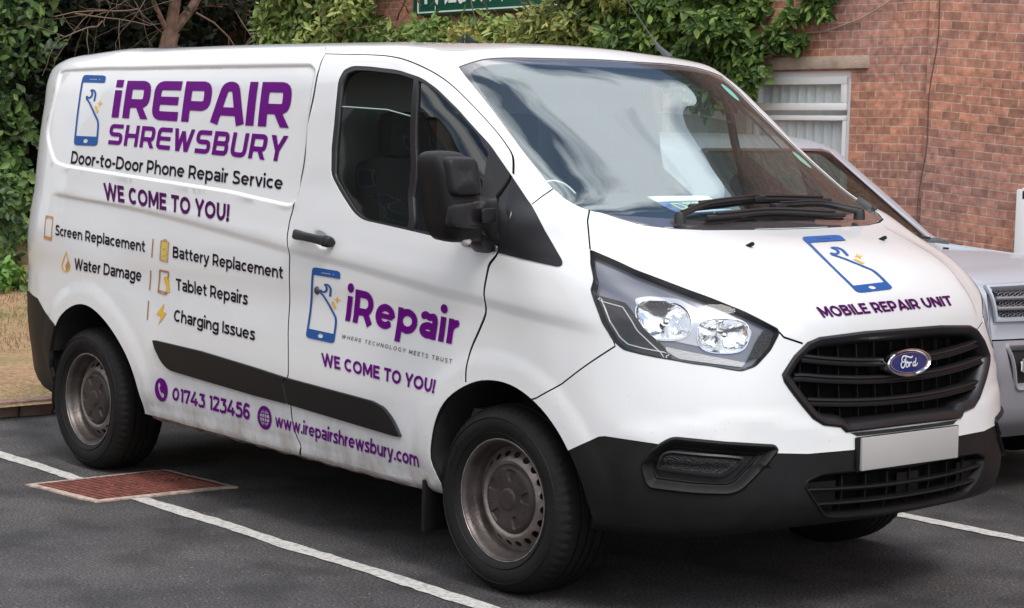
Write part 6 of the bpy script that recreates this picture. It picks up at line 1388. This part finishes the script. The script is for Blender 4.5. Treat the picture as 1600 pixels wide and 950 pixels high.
o = leaves('distant_wood', clumps(bl, 60000, .5), .36, CONIF, None, (.9, -.5, .3), .6, .6); tag(o, 'dark unbroken mass of trees closing the view behind the conifers', kind='stuff')
# grass tufts
pts = np.stack([RNG.uniform(-13.5, -4.8, 16000), RNG.uniform(-1, 5, 16000), np.full(16000, .06)], 1)
o = leaves('dry_grass', pts, .035, leaf_mat('dry_grass_blade', (.19, .15, .06), (.33, .22, .11), (.38, .27, .14), .9), None, (1, 0, .1), .5, .12, -3); tag(o, 'short dry straw coloured grass on the verge', kind='stuff')

# ------------------------------------------------------------------ brick building on the right
def brick_mat(name, rot=0.0):
    m = bpy.data.materials.new(name); m.use_nodes = True; n = m.node_tree.nodes; l = m.node_tree.links; b = n['Principled BSDF']; b.inputs['Roughness'].default_value = .88
    t = n.new('ShaderNodeTexCoord'); sp = n.new('ShaderNodeSeparateXYZ'); l.new(t.outputs['Object'], sp.inputs[0]); cb = n.new('ShaderNodeCombineXYZ')
    l.new(sp.outputs['X'], cb.inputs['X']); l.new(sp.outputs['Z'], cb.inputs['Y']); mp = n.new('ShaderNodeMapping'); mp.inputs['Rotation'].default_value = (0, 0, rot); l.new(cb.outputs[0], mp.inputs['Vector'])
    wz = n.new('ShaderNodeTexNoise'); wz.inputs['Scale'].default_value = 7; wz.inputs['Detail'].default_value = 3; l.new(t.outputs['Object'], wz.inputs['Vector'])
    wa = n.new('ShaderNodeMix'); wa.data_type = 'RGBA'; wa.blend_type = 'LINEAR_LIGHT'; wa.inputs[0].default_value = .006; l.new(mp.outputs[0], wa.inputs[6]); l.new(wz.outputs['Color'], wa.inputs[7])
    k = n.new('ShaderNodeTexBrick'); k.inputs['Scale'].default_value = 1; k.inputs['Brick Width'].default_value = .138; k.inputs['Row Height'].default_value = .0585; k.inputs['Mortar Size'].default_value = .0048; k.inputs['Mortar Smooth'].default_value = .3; k.inputs['Bias'].default_value = 0
    k.inputs['Color1'].default_value = (.53, .26, .18, 1); k.inputs['Color2'].default_value = (.33, .17, .125, 1); k.inputs['Mortar'].default_value = (.50, .36, .28, 1)
    l.new(wa.outputs[2], k.inputs['Vector'])
    z = n.new('ShaderNodeTexNoise'); z.inputs['Scale'].default_value = 22; z.inputs['Detail'].default_value = 6; l.new(t.outputs['Object'], z.inputs['Vector'])
    mr = n.new('ShaderNodeMapRange'); mr.inputs['From Min'].default_value = .3; mr.inputs['From Max'].default_value = .7; mr.inputs['To Min'].default_value = .66; mr.inputs['To Max'].default_value = 1.34; l.new(z.outputs['Fac'], mr.inputs['Value'])
    x = n.new('ShaderNodeMix'); x.data_type = 'RGBA'; x.blend_type = 'MULTIPLY'; x.inputs[0].default_value = 1; l.new(k.outputs['Color'], x.inputs[6]); l.new(mr.outputs[0], x.inputs[7])
    z4 = n.new('ShaderNodeTexNoise'); z4.inputs['Scale'].default_value = 1.3; l.new(t.outputs['Object'], z4.inputs['Vector']); r4 = ramp(n, l, z4.outputs['Fac'], [(.4, (.92, .92, 1.0)), (.6, (1.12, 1.0, .92))])
    x2 = n.new('ShaderNodeMix'); x2.data_type = 'RGBA'; x2.blend_type = 'MULTIPLY'; x2.inputs[0].default_value = 1; l.new(x.outputs[2], x2.inputs[6]); l.new(r4.outputs[0], x2.inputs[7]); l.new(x2.outputs[2], b.inputs['Base Color'])
    q = n.new('ShaderNodeBump'); q.inputs['Strength'].default_value = .7; q.inputs['Distance'].default_value = .006; q.invert = True; l.new(k.outputs['Fac'], q.inputs['Height']); l.new(q.outputs[0], b.inputs['Normal']); return m
BR1 = brick_mat('red_brick'); BR2 = brick_mat('red_brick_sagging', .075)
bd = thing('brick_building', 'weathered red brick building with white window and creeper behind the parked cars', 'building')
WX0, WX1, WZ0, WZ1 = -5.35, -3.585, .85, 2.075; YW = 5.4
b = MB()
for x0, x1, z0, z1 in ((-10.0, WX0, 0, 5.6), (WX1, -2.97, 0, 5.6), (WX0, WX1, 0, WZ0), (WX0, WX1, WZ1, 5.6)): b.box(((x0 + x1) / 2, YW + .15, (z0 + z1) / 2), (x1 - x0, .30, z1 - z0))
b.box((-9.85, YW + 3, 2.8), (.3, 5.4, 5.6)); b.build('wall', BR1, bd)
b = MB(); b.box((2.5, YW + .135, 2.8), (10.94, .30, 5.6)); b.build('extension_wall', BR2, bd)
b = MB(); b.add([(-10.4, YW - .4, 5.5), (8.4, YW - .4, 5.5), (8.4, YW + 3.5, 8.0), (-10.4, YW + 3.5, 8.0), (-10.4, YW - .4, 5.62), (8.4, YW - .4, 5.62), (8.4, YW + 3.5, 8.12), (-10.4, YW + 3.5, 8.12)], [(0, 1, 2, 3), (4, 7, 6, 5), (0, 4, 5, 1), (1, 5, 6, 2), (0, 3, 7, 4)]); b.build('roof', mat('slate', (.07, .07, .08), .7), bd)
UPVC = mat('white_upvc', (.84, .83, .82), .35); wf = MB(); yf = YW + .06
def fr_(x0, x1, z0, z1, w=.055, y=yf, d=.06):
    wf.box(((x0 + x1) / 2, y, z1 - w / 2), (x1 - x0, d, w), 0, None, .006); wf.box(((x0 + x1) / 2, y, z0 + w / 2), (x1 - x0, d, w), 0, None, .006)
    wf.box((x0 + w / 2, y, (z0 + z1) / 2), (w, d - .004, z1 - z0 - 2 * w), 0, None, .006); wf.box((x1 - w / 2, y, (z0 + z1) / 2), (w, d - .004, z1 - z0 - 2 * w), 0, None, .006)
fr_(WX0, WX1, WZ0, WZ1, .05); xm = -4.45
fr_(xm, WX1 - .045, 1.80, WZ1 - .045, .05, yf - .02); fr_(xm, WX1 - .045, WZ0 + .045, 1.765, .035, yf - .01); fr_(WX0 + .045, xm - .02, WZ0 + .045, WZ1 - .045, .045, yf - .01)
wnd = wf.build('window', UPVC, bd)
b = MB(); b.add([(WX0 + .05, yf + .01, WZ0 + .05), (WX1 - .05, yf + .01, WZ0 + .05), (WX1 - .05, yf + .01, WZ1 - .05), (WX0 + .05, yf + .01, WZ1 - .05)], [(0, 1, 2, 3)]); b.build('pane', glass('house_window_glass', (.95, .97, .97), 1.4), wnd)
b = MB(); x = WX0 + .05; k = 0
while x < WX1 - .05:
    R_ = Matrix.Rotation(.5, 3, 'Z'); b.box((x + .04, yf + .06, (WZ0 + WZ1) / 2), (.064, .003, WZ1 - WZ0 - .1), 0, R_); x += .078
b.build('vertical_blind', mat('grey_blind', (.86, .87, .87), .8), wnd)
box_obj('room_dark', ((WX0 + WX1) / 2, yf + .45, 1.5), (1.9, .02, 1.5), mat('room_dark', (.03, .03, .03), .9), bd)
box_obj('lintel', (-4.42, YW + .10, 2.075 + .052), (1.96, .26, .088), mat('sandstone', (.42, .32, .25), .85, var=(9, .25), bump=(60, .4)), bd, .008)
box_obj('sill', (-4.47, YW - .02, .82), (1.90, .22, .06), mat('sandstone'), bd, .008)
dd = MB(); dd.box((-2.19, YW - .03, .65), (.09, .07, 1.32), 0, None, .01); dd.box((-1.75, YW - .03, 1.28), (.9, .07, .08), 0, None, .01); do_ = dd.build('door_frame', UPVC, bd); box_obj('door_leaf', (-1.72, YW - .03, .62), (.80, .04, 1.20), mat('door_grey', (.25, .27, .28), .4), do_)
# crack and cables along the brickwork
b = MB(); p = [Vector((-2.86 - .012 * (2.9 - z_) / .1 * .6 + .012 * math.sin(z_ * 9), YW - .017, z_)) for z_ in np.arange(.6, 3.2, .1)]; b.tube(p, .0032, 5); b.build('cable', mat('brown_cable', (.11, .06, .05), .7), bd)
b = MB(); b.tube([(-4.3, YW - .02, 2.36), (-4.1, YW - .02, 2.33), (-3.8, YW - .02, 2.34), (-3.5, YW - .02, 2.42), (-3.2, YW - .02, 2.56), (-3.05, YW - .02, 2.66)], .006, 5); b.build('creeper_stem', mat('pale_stem', (.38, .27, .20), .8), bd)
# green shop sign, its top above the picture
sg_ = thing('shop_sign', 'dark green sign board with white capitals above the creeper', 'sign', (0, 0, 0)); YS = YW - .06
b = MB(); b.box((-7.12, YS, 3.005), (2.16, .05, .80), 0, None, .004); b.build('board', mat('sign_green', (.006, .095, .062), .35), sg_)
b = MB()
for c, d in (((-7.12, YS - .0285, 2.63), (2.02, .006, .012)), ((-7.12, YS - .0285, 3.385), (2.02, .006, .012)), ((-8.13, YS - .0285, 3.008), (.012, .006, .742)), ((-6.11, YS - .0285, 3.008), (.012, .006, .742))): b.box(c, d)
b.build('border', mat('sign_white', (.75, .76, .68), .5), sg_)
def flat_text(name, s, x0, x1, z0, cap, y, m, parent, bold=.07, d=.002):
    L = text_loops(s, bold); al = np.concatenate(L); a0, a1 = al[:, 0].min(), al[:, 0].max(); L = [np.stack([(l[:, 0] - a0) / (a1 - a0) * (x1 - x0) + x0, l[:, 1] / .7 * cap + z0], 1) for l in L]
    q, t_ = cdt(L); c = q[t_].mean(1); t_ = t_[winding(L, c) != 0]; return obj(name, [(a, y, b_) for a, b_ in q], [tuple(k) for k in t_], m, parent)
flat_text('sign_lettering', 'PALSTAR', -8.04, -7.02, 2.70, .34, YS - .031, mat('sign_white'), sg_, .08)
flat_text('sign_lettering', 'I', -7.90, -7.89, 2.645, .035, YS - .031, mat('sign_white'), sg_, .01)
# creeper over the wall
cp = thing('creeper', 'leafy climbing plant trained along the brick wall above the van roof', 'climbing plant'); b = MB()
b.tube([(-9.9, YW - .12, 2.1), (-8.6, YW - .15, 2.25), (-7.2, YW - .12, 2.2), (-5.8, YW - .15, 2.25), (-4.6, YW - .12, 2.3)], [.03, .035, .03, .03, .02], 7); b.tube([(-9.6, YW - .12, 0), (-9.7, YW - .12, 1.0), (-9.9, YW - .12, 2.1)], .04, 7)
for k in range(30): limb(b, (RNG.uniform(-9.8, -4.4), YW - .15, RNG.uniform(2.1, 2.7)), (RNG.normal(0, .8), -.35, RNG.normal(.1, .5)), .6, .008, 1)
b.build('stems', BARK, cp)
bl = []
for x in np.arange(-10.05, -8.45, .17):                                    # full head at the left end
    for z_ in np.arange(2.0, 3.7, .22): bl.append(((x + RNG.normal(0, .06), YW - .30 + RNG.normal(0, .12), min(z_, 2.1 + (x + 10.25) * 2.6) + RNG.normal(0, .05)), (.20, .22, .15)))
for x in np.arange(-8.5, -6.2, .15): bl.append(((x, YW - .32 + RNG.normal(0, .08), 2.40 + RNG.normal(0, .03)), (.17, .2, .15 + .03 * math.sin(x * 5)))); bl.append(((x, YW - .25, 2.15), (.2, .2, .15)))
leaves('foliage', clumps(bl, 15000, .45), .085, IVY, cp, (0, -.9, .5), .8, .42)
bl = []
for x in np.arange(-7.6, -5.3, .15):
    for z_ in np.arange(2.1, 2.46 + max(0, x + 6.25) * 1.0, .18): bl.append(((x + RNG.normal(0, .05), YW - .34 + RNG.normal(0, .1), z_ + RNG.normal(0, .05)), (.17, .2, .12)))
leaves('yellowing_foliage', clumps(bl, 11000, .4), .07, YIVY, cp, (0, -.9, .5), .8, .40)
bl = []
for x in np.arange(-5.75, -4.26, .14):
    lo_ = 2.15 - .28 * max(0, 1 - abs(x + 4.55) / .45) + max(0, x + 4.42) * .9
    for z_ in np.arange(lo_, 3.1, .16): bl.append(((x + RNG.normal(0, .05), YW - .30 + RNG.normal(0, .10), z_), (.16, .2, .13)))
bl += [((-4.15, YW - .12, 2.30), (.12, .1, .08)), ((-4.02, YW - .1, 2.45), (.10, .08, .07)), ((-3.86, YW - .10, 2.60), (.10, .08, .10)), ((-3.78, YW - .10, 2.48), (.09, .08, .07)), ((-4.02, YW - .08, 2.26), (.10, .08, .06)), ((-3.72, YW - .08, 2.66), (.12, .08, .08)), ((-4.35, YW - .2, 1.98), (.08, .08, .10)), ((-4.5, YW - .2, 1.93), (.12, .1, .12))]
leaves('large_leaf_foliage', clumps(bl, 28000, .45), .080, leaf_mat('vine_leaf', (.026, .06, .013), (.095, .18, .035), (.27, .37, .085)), cp, (.1, -.9, .5), .7, .45)
# ------------------------------------------------------------------ silver off-roader parked beyond
def crow(z, x0, w, k=1.0, rear_dx=0, zc=0, rz=None):
    """half plan contour: front face x0, half width w; zc = extra height on the centre line"""
    ys = [0, .28, .50, .66, .76, .82, .85, .87]; sc = w / .88; dx = [0, -.008, -.03, -.075, -.14, -.22, -.32, -.44]
    return _row(z, [(x0 + d * k, y_ * sc, z + zc * (1 - (y_ / .87)**2)) for d, y_ in zip(dx, ys)], w, rear_dx, z, rz if rz is not None else z)
CN = np.array([crow(.26, .40, .82, 1, .1), crow(.34, .49, .86), crow(.50, .52, .885), crow(.66, .52, .89), crow(.715, .495, .89), crow(.80, .50, .89), crow(.90, .49, .885),
    crow(.945, .465, .88, 1, 0, .012), crow(.965, .40, .87, .9, .02, .02), crow(.985, .10, .86, .7, .03, .03), crow(1.01, -.35, .855, .55, .04, .03), crow(1.04, -.74, .85, .5, .05, .02),
    crow(1.14, -.88, .83, .5, .08), crow(1.28, -1.06, .79, .5, .12), crow(1.42, -1.24, .745, .5, .16), crow(1.53, -1.38, .70, .5, .20), crow(1.575, -1.50, .64, .5, .24), crow(1.60, -1.75, .45, .5, .5), crow(1.61, -2.2, .01, .1, 1.0)])
CS = Surf(CN, slice(2, 6), slice(0, 12))
SILV = mat('silver_paint', (.40, .42, .47), .40, .1, .35); SGREY = mat('bumper_grey_plastic', (.22, .21, .23), .5, 0, .1); CGL = glass('car_glass', (.40, .48, .46), 1.45)
ku = CS.UK; kvv = CS.VK
def cpt(yl, z_):   # find (u,v) of a front point by half-width and height
    U_, V_ = np.meshgrid(np.linspace(0, 1.2, 121), np.linspace(kvv[0], kvv[9], 200)); P_ = CS.S(U_, V_); d = (P_[..., 1] - yl)**2 + (P_[..., 2] - z_)**2; i = np.unravel_index(d.argmin(), d.shape); return (float(U_[i]), float(V_[i]))
car = thing('silver_car', 'silver off road estate car parked nose out beyond the white van', 'car', (-.52, 2.62, .03))
gt, gb = cpt(.62, .945)[1], cpt(.62, .81)[1]
CG = rounded(A([(0, gt), (.62, gt - .004), (.60, gb + .012), (.56, gb), (0, gb)]), [0, .02, .03, .02, 0]); CGF = A([(0, gt), (.625, gt - .004), (.60, gb), (0, gb)])
CHL = rounded(A([(.68, gt + .005), (1.05, gt + .03), (1.12, gt - .02), (.98, gb + .01), (.68, gb)]), .02)
ot, ob = cpt(.5, .69)[1], cpt(.5, .50)[1]; COP = A([(0, ot), (.55, ot), (.50, ob), (0, ob)])
bt_ = cpt(.3, .715)[1]
cwl = kvv[11]; hdr = kvv[15]
CWS = A([(-.05, cwl + .01), (.5, cwl + .01), (.70, cwl + .035), (.66, hdr - .02), (.60, hdr + .01), (-.05, hdr + .012)])
CWI = A([(-.05, cwl + .05), (.5, cwl + .05), (.66, cwl + .075), (.62, hdr - .045), (.57, hdr - .02), (-.05, hdr - .02)])
us_ = lambda x: float(np.interp(-x, -CS.S(np.linspace(1.0, CS.UMAX - .5, 300), np.full(300, kvv[13]))[:, 0], np.linspace(1.0, CS.UMAX - .5, 300)))
s1, s2, s3, s4 = us_(-1.25), us_(-2.0), us_(-2.08), us_(-2.9)
SW = [rounded(A([(s1 - .3, cwl + .08), (s1 + .12, hdr - .03), (s2, hdr), (s2, cwl + .08)]), .03), rounded(A([(s3, cwl + .08), (s3, hdr), (s4, hdr), (s4, cwl + .08)]), .03), rounded(A([(s4 + .1, cwl + .10), (s4 + .1, hdr), (s4 + .7, hdr - .02), (s4 + .75, cwl + .10)]), .03)]
fx, rx = -.34, -2.95
def arch_uv(xc, r=.39):
    P_u = np.linspace(1.0, CS.UMAX - .7, 400); xx = CS.S(P_u, np.full(400, kvv[2]))[:, 0]; o = []
    for t in np.linspace(-.3, math.pi + .3, 26): x = xc + r * math.cos(t); z_ = .34 + r * math.sin(t); o.append((float(np.interp(-x, -xx, P_u)), float(np.interp(z_, CS.PP[6, :9, 2], kvv[:9]))))
    return np.concatenate([o, [(o[-1][0], -.1), (o[0][0], -.1)]])
CA1, CA2 = arch_uv(fx), arch_uv(rx)
cg = [strip(A([(x, bt_ + .0) for x in np.linspace(-.03, 1.30, 30)]), .004), strip(A([(s2 + .02, .08), (s2 + .02, hdr + .02)]), .004), strip(A([(s1 - .45, .10), (s1 - .42, cwl)]), .004), strip(A([(s4 + .05, .3), (s4 + .05, hdr + .02)]), .004), strip(A([(-.03, gt + .022), (.66, gt + .02), (.80, gt + .035), (.83, kvv[10]), (.80, cwl)]), .003)]
fre = gridpts(.02, CS.UMAX - .02, .02, CS.VMAX - .02, .06)
cuv, ctri = cdt([dens(rect(0, 0, CS.UMAX, CS.VMAX), .08), CHL, CA1, CA2] + SW + cg, [CG, COP, CWS, CWI, A([(x, bt_) for x in (0, 6)])], fre, .5, .05)
c3 = cuv[ctri].mean(1); cin = lambda P_: inside(P_, c3); cp_ = np.zeros(len(ctri), int)
cp_[(c3[:, 1] < bt_) & (c3[:, 0] < 1.9)] = 1; cp_[c3[:, 1] < .16] = 1
hd_ = (c3[:, 0] < .83) & (c3[:, 1] > gt + .02) & (c3[:, 1] < cwl + .01); cp_[hd_] = 2
cp_[cin(CWS)] = 3; cp_[cin(CWI)] = 4
for w_ in SW: cp_[cin(w_)] = 5
for P_ in (CA1, CA2, CHL, CG, COP) + tuple(cg): cp_[cin(P_)] = -1
cp_[(c3[:, 0] < 0) | (c3[:, 1] < 0) | (c3[:, 0] > CS.UMAX) | (c3[:, 1] > CS.VMAX)] = -1
def cpart(nm, k, m, off=0, rim=.012): return rim_and_build(nm, CS, cuv, ctri[cp_ == k], m, car, (1, -1), off, rim)
cbody = cpart('body', 0, SILV); cbump = cpart('bumper', 1, SGREY, .004, .02); chood = cpart('bonnet', 2, SILV)
cpart('windscreen_frame', 3, FRIT, -.003, 0); cpart('windscreen', 4, CGL, -.003, 0); cpart('side_glass', 5, CGL, -.008, 0)
rim_and_build('inner_skin', CS, cuv, ctri[~(cin(CWS) | cin(SW[0]) | cin(SW[1]) | cin(SW[2]) | cin(CA1) | cin(CA2) | (cp_ == -1) & (c3[:, 1] > CS.VMAX))], GAP, car, (1, -1), -.03, 0)
cfull = lambda h: A([tuple(x) for x in h] + [(-x, y_) for x, y_ in h[::-1] if x > 1e-6])
G2 = ccw(dens(cfull(CGF), .03)); gs = loft('grille_surround', CS, G2, [(-.016, .000), (-.012, .010), (-.002, .010), (.002, -.002), (.004, -.03)], SILV, car)
grl = patch('grille', CS, inset(G2, .002), -.026, meshm, car, 1, .03)
for q_ in (.33, .66): 
    v_ = gb + (gt - gb) * q_; b = MB(); P0 = [Vector(CS.P(A([u_]), A([v_]), -.004)[0][0]) for u_ in np.linspace(-.60, .60, 30)]; b.tube(P0, .009, 6); b.build('grille_bar', SGREY, grl)
# honeycomb rows
b = MB()
for rw in range(7):
    v_ = gb + (gt - gb) * (rw + .5) / 7
    for k in range(-17, 18):
        u_ = k * .034 + (rw % 2) * .017
        if abs(u_) > .59: continue
        p_ = Vector(CS.P(A([u_]), A([v_]), -.018)[0][0]); b.tube([p_ + Vector((0, .015 * math.cos(t), .0085 * math.sin(t))) for t in np.linspace(0, 2 * math.pi, 7)[:-1]], .0022, 4, 0, False, True)
b.build('honeycomb', SGREY, grl)
for sd in (1, -1):
    h_ = patch('headlight', CS, CHL, -.001, LENS, car, sd, .04); patch('headlight_bowl', CS, inset(CHL, .005), -.03, REFL, h_, sd, .03)
O2 = ccw(dens(rounded(cfull(COP), .02, 3), .03)); loft('lower_opening', CS, O2, [(-.012, .004), (-.006, .014), (.004, .010), (.012, -.01), (.014, -.06)], mat('silver_trim', (.40, .39, .41), .35, .4), cbump); patch('opening_mesh', CS, inset(O2, .012), -.055, GAP, cbump, 1, .04)
pm = MB().box((.505, 0, .60), (.012, .94, .062), 0, None, .004).build('number_plate_bar', mat('plate_silver', (.46, .45, .47), .35, .3), cbump)
L1 = text_loops('1', .07); al = np.concatenate(L1); q, t_ = cdt([l - al.min(0) for l in L1]); c_ = q[t_].mean(1); t_ = t_[winding([l - al.min(0) for l in L1], c_) != 0]
obj('plate_figure', [(.5125, -.50 + x * .06 + .0, .578 + y_ * .062) for x, y_ in q], [tuple(k) for k in t_], mat('plate_white', (.8, .8, .78), .5), cbump)
for wx, sd, sp in ((fx, 1, .2), (rx, 1, 1.1), (fx, -1, .5), (rx, -1, .8)):
    o = w0.copy(); C.objects.link(o); o.parent = car; o.location = (wx, -sd * .86, .34); o.rotation_euler = (0, sp, 0 if sd > 0 else math.pi)
    for ch in w0.children:
        c = ch.copy(); C.objects.link(c); c.parent = o
        for g_ in ch.children: d_ = g_.copy(); C.objects.link(d_); d_.parent = c
ubm = MB(); ubm.box((-1.6, 0, .40), (3.6, 1.15, .16)); ubm.box((-1.64, 0, .42), (1.7, 1.66, .1)); ubm.box((.2, 0, .42), (.4, 1.4, .2)); ubm.build('underbody', DARK, car)
for sd in (1, -1):
    for xc in (fx, rx):
        n = 20; V = []
        for y_ in (.84, .52):
            for t in np.linspace(-.2, math.pi + .2, n): V.append((xc + .385 * math.cos(t), -sd * y_, .34 + .385 * math.sin(t)))
        obj('wheel_arch_liner', V, [(i, i + 1, n + i + 1, n + i) for i in range(n - 1)] + [tuple(range(n, 2 * n))], DARK, car)
for xx_, y_ in ((-1.75, .38), (-1.75, -.38)):
    s = bpy.data.objects.new('seat', None); C.objects.link(s); s.parent = car
    MB().box((xx_ + .25, y_, .62), (.50, .48, .16), 0, None, .05).build('cushion', SEAT, s); MB().box((xx_, y_, .92), (.15, .48, .58), 0, Matrix.Rotation(-.2, 3, 'Y'), .06).build('backrest', SEAT, s); MB().box((xx_ - .08, y_, 1.30), (.10, .26, .16), 0, None, .04).build('headrest', SEAT, s)
box_obj('dashboard', (-.98, 0, .98), (.45, 1.5, .18), ITR, car, .05); box_obj('cabin_floor', (-2.0, 0, .5), (2.4, 1.5, .05), ITR, car)
b = MB(); b.tube([Vector(CS.P(A([u_]), A([v_]), .018)[0][0]) for u_, v_ in ((-.60, cwl + .015), (-.3, cwl + .06), (0.0, cwl + .07))], .008, 6); b.tube([Vector(CS.P(A([u_]), A([v_]), .018)[0][0]) for u_, v_ in ((-.02, cwl + .015), (.25, cwl + .05), (.5, cwl + .055))], .008, 6); b.build('wiper', WB, car)
p_ = CS.P(A([-.50]), A([kvv[10] + .2]), .003)[0][0]; MB().box(p_, (.03, .015, .012), 0, None, .004).build('washer_jet', PLAST, chood)

# ------------------------------------------------------------------ houses across the car park, seen only as reflections
def town_house(x0, x1, y, h, m, label):
    t = thing('town_house', label, 'house', (0, 0, 0), 0, 'houses across the car park'); b = MB(); b.box(((x0 + x1) / 2, y - 4, h / 2), (x1 - x0, 8, h)); xm = (x0 + x1) / 2
    b.add([(x0, y, h), (x1, y, h), (xm, y, h + 2.6), (x0, y - 8, h), (x1, y - 8, h), (xm, y - 8, h + 2.6)], [(0, 1, 2), (3, 5, 4)]); b.build('wall', m, t)
    b = MB(); b.add([(x0 - .3, y + .3, h - .2), (xm, y + .3, h + 2.8), (x1 + .3, y + .3, h - .2), (x0 - .3, y - 8.3, h - .2), (xm, y - 8.3, h + 2.8), (x1 + .3, y - 8.3, h - .2)], [(0, 1, 4, 3), (1, 2, 5, 4)]); b.build('roof', mat('slate'), t)
    nw = max(2, int((x1 - x0) / 2.6))
    for r_ in range(3):
        for k in range(nw):
            xc = x0 + (x1 - x0) * (k + .5) / nw; zc = 1.4 + r_ * 2.6
            if zc > h - .8: continue
            w_ = MB().box((xc, y + .02, zc), (1.1, .06, 1.35)).build('window', mat('window_frame_grey', (.30, .30, .30), .5), t); MB().box((xc, y + .055, zc), (.96, .02, 1.2)).build('pane', mat('dark_pane', (.02, .025, .03), .08), w_)
for x0, x1, h, m_, lb in ((-14, -7, 7.2, BR1, 'narrow brick town house nearest the car park entrance'), (-20, -14.2, 7.8, mat('dark_render', (.10, .09, .085), .9), 'dark rendered town house in the middle of the row'), (-25, -20.2, 8.2, mat('white_render', (.6, .6, .58), .8), 'white gabled town house in the row'), (-38, -25.2, 8.6, mat('dark_render'), 'wide dark town house at the far end of the row')): town_house(x0, x1, -16, h, m_, lb)
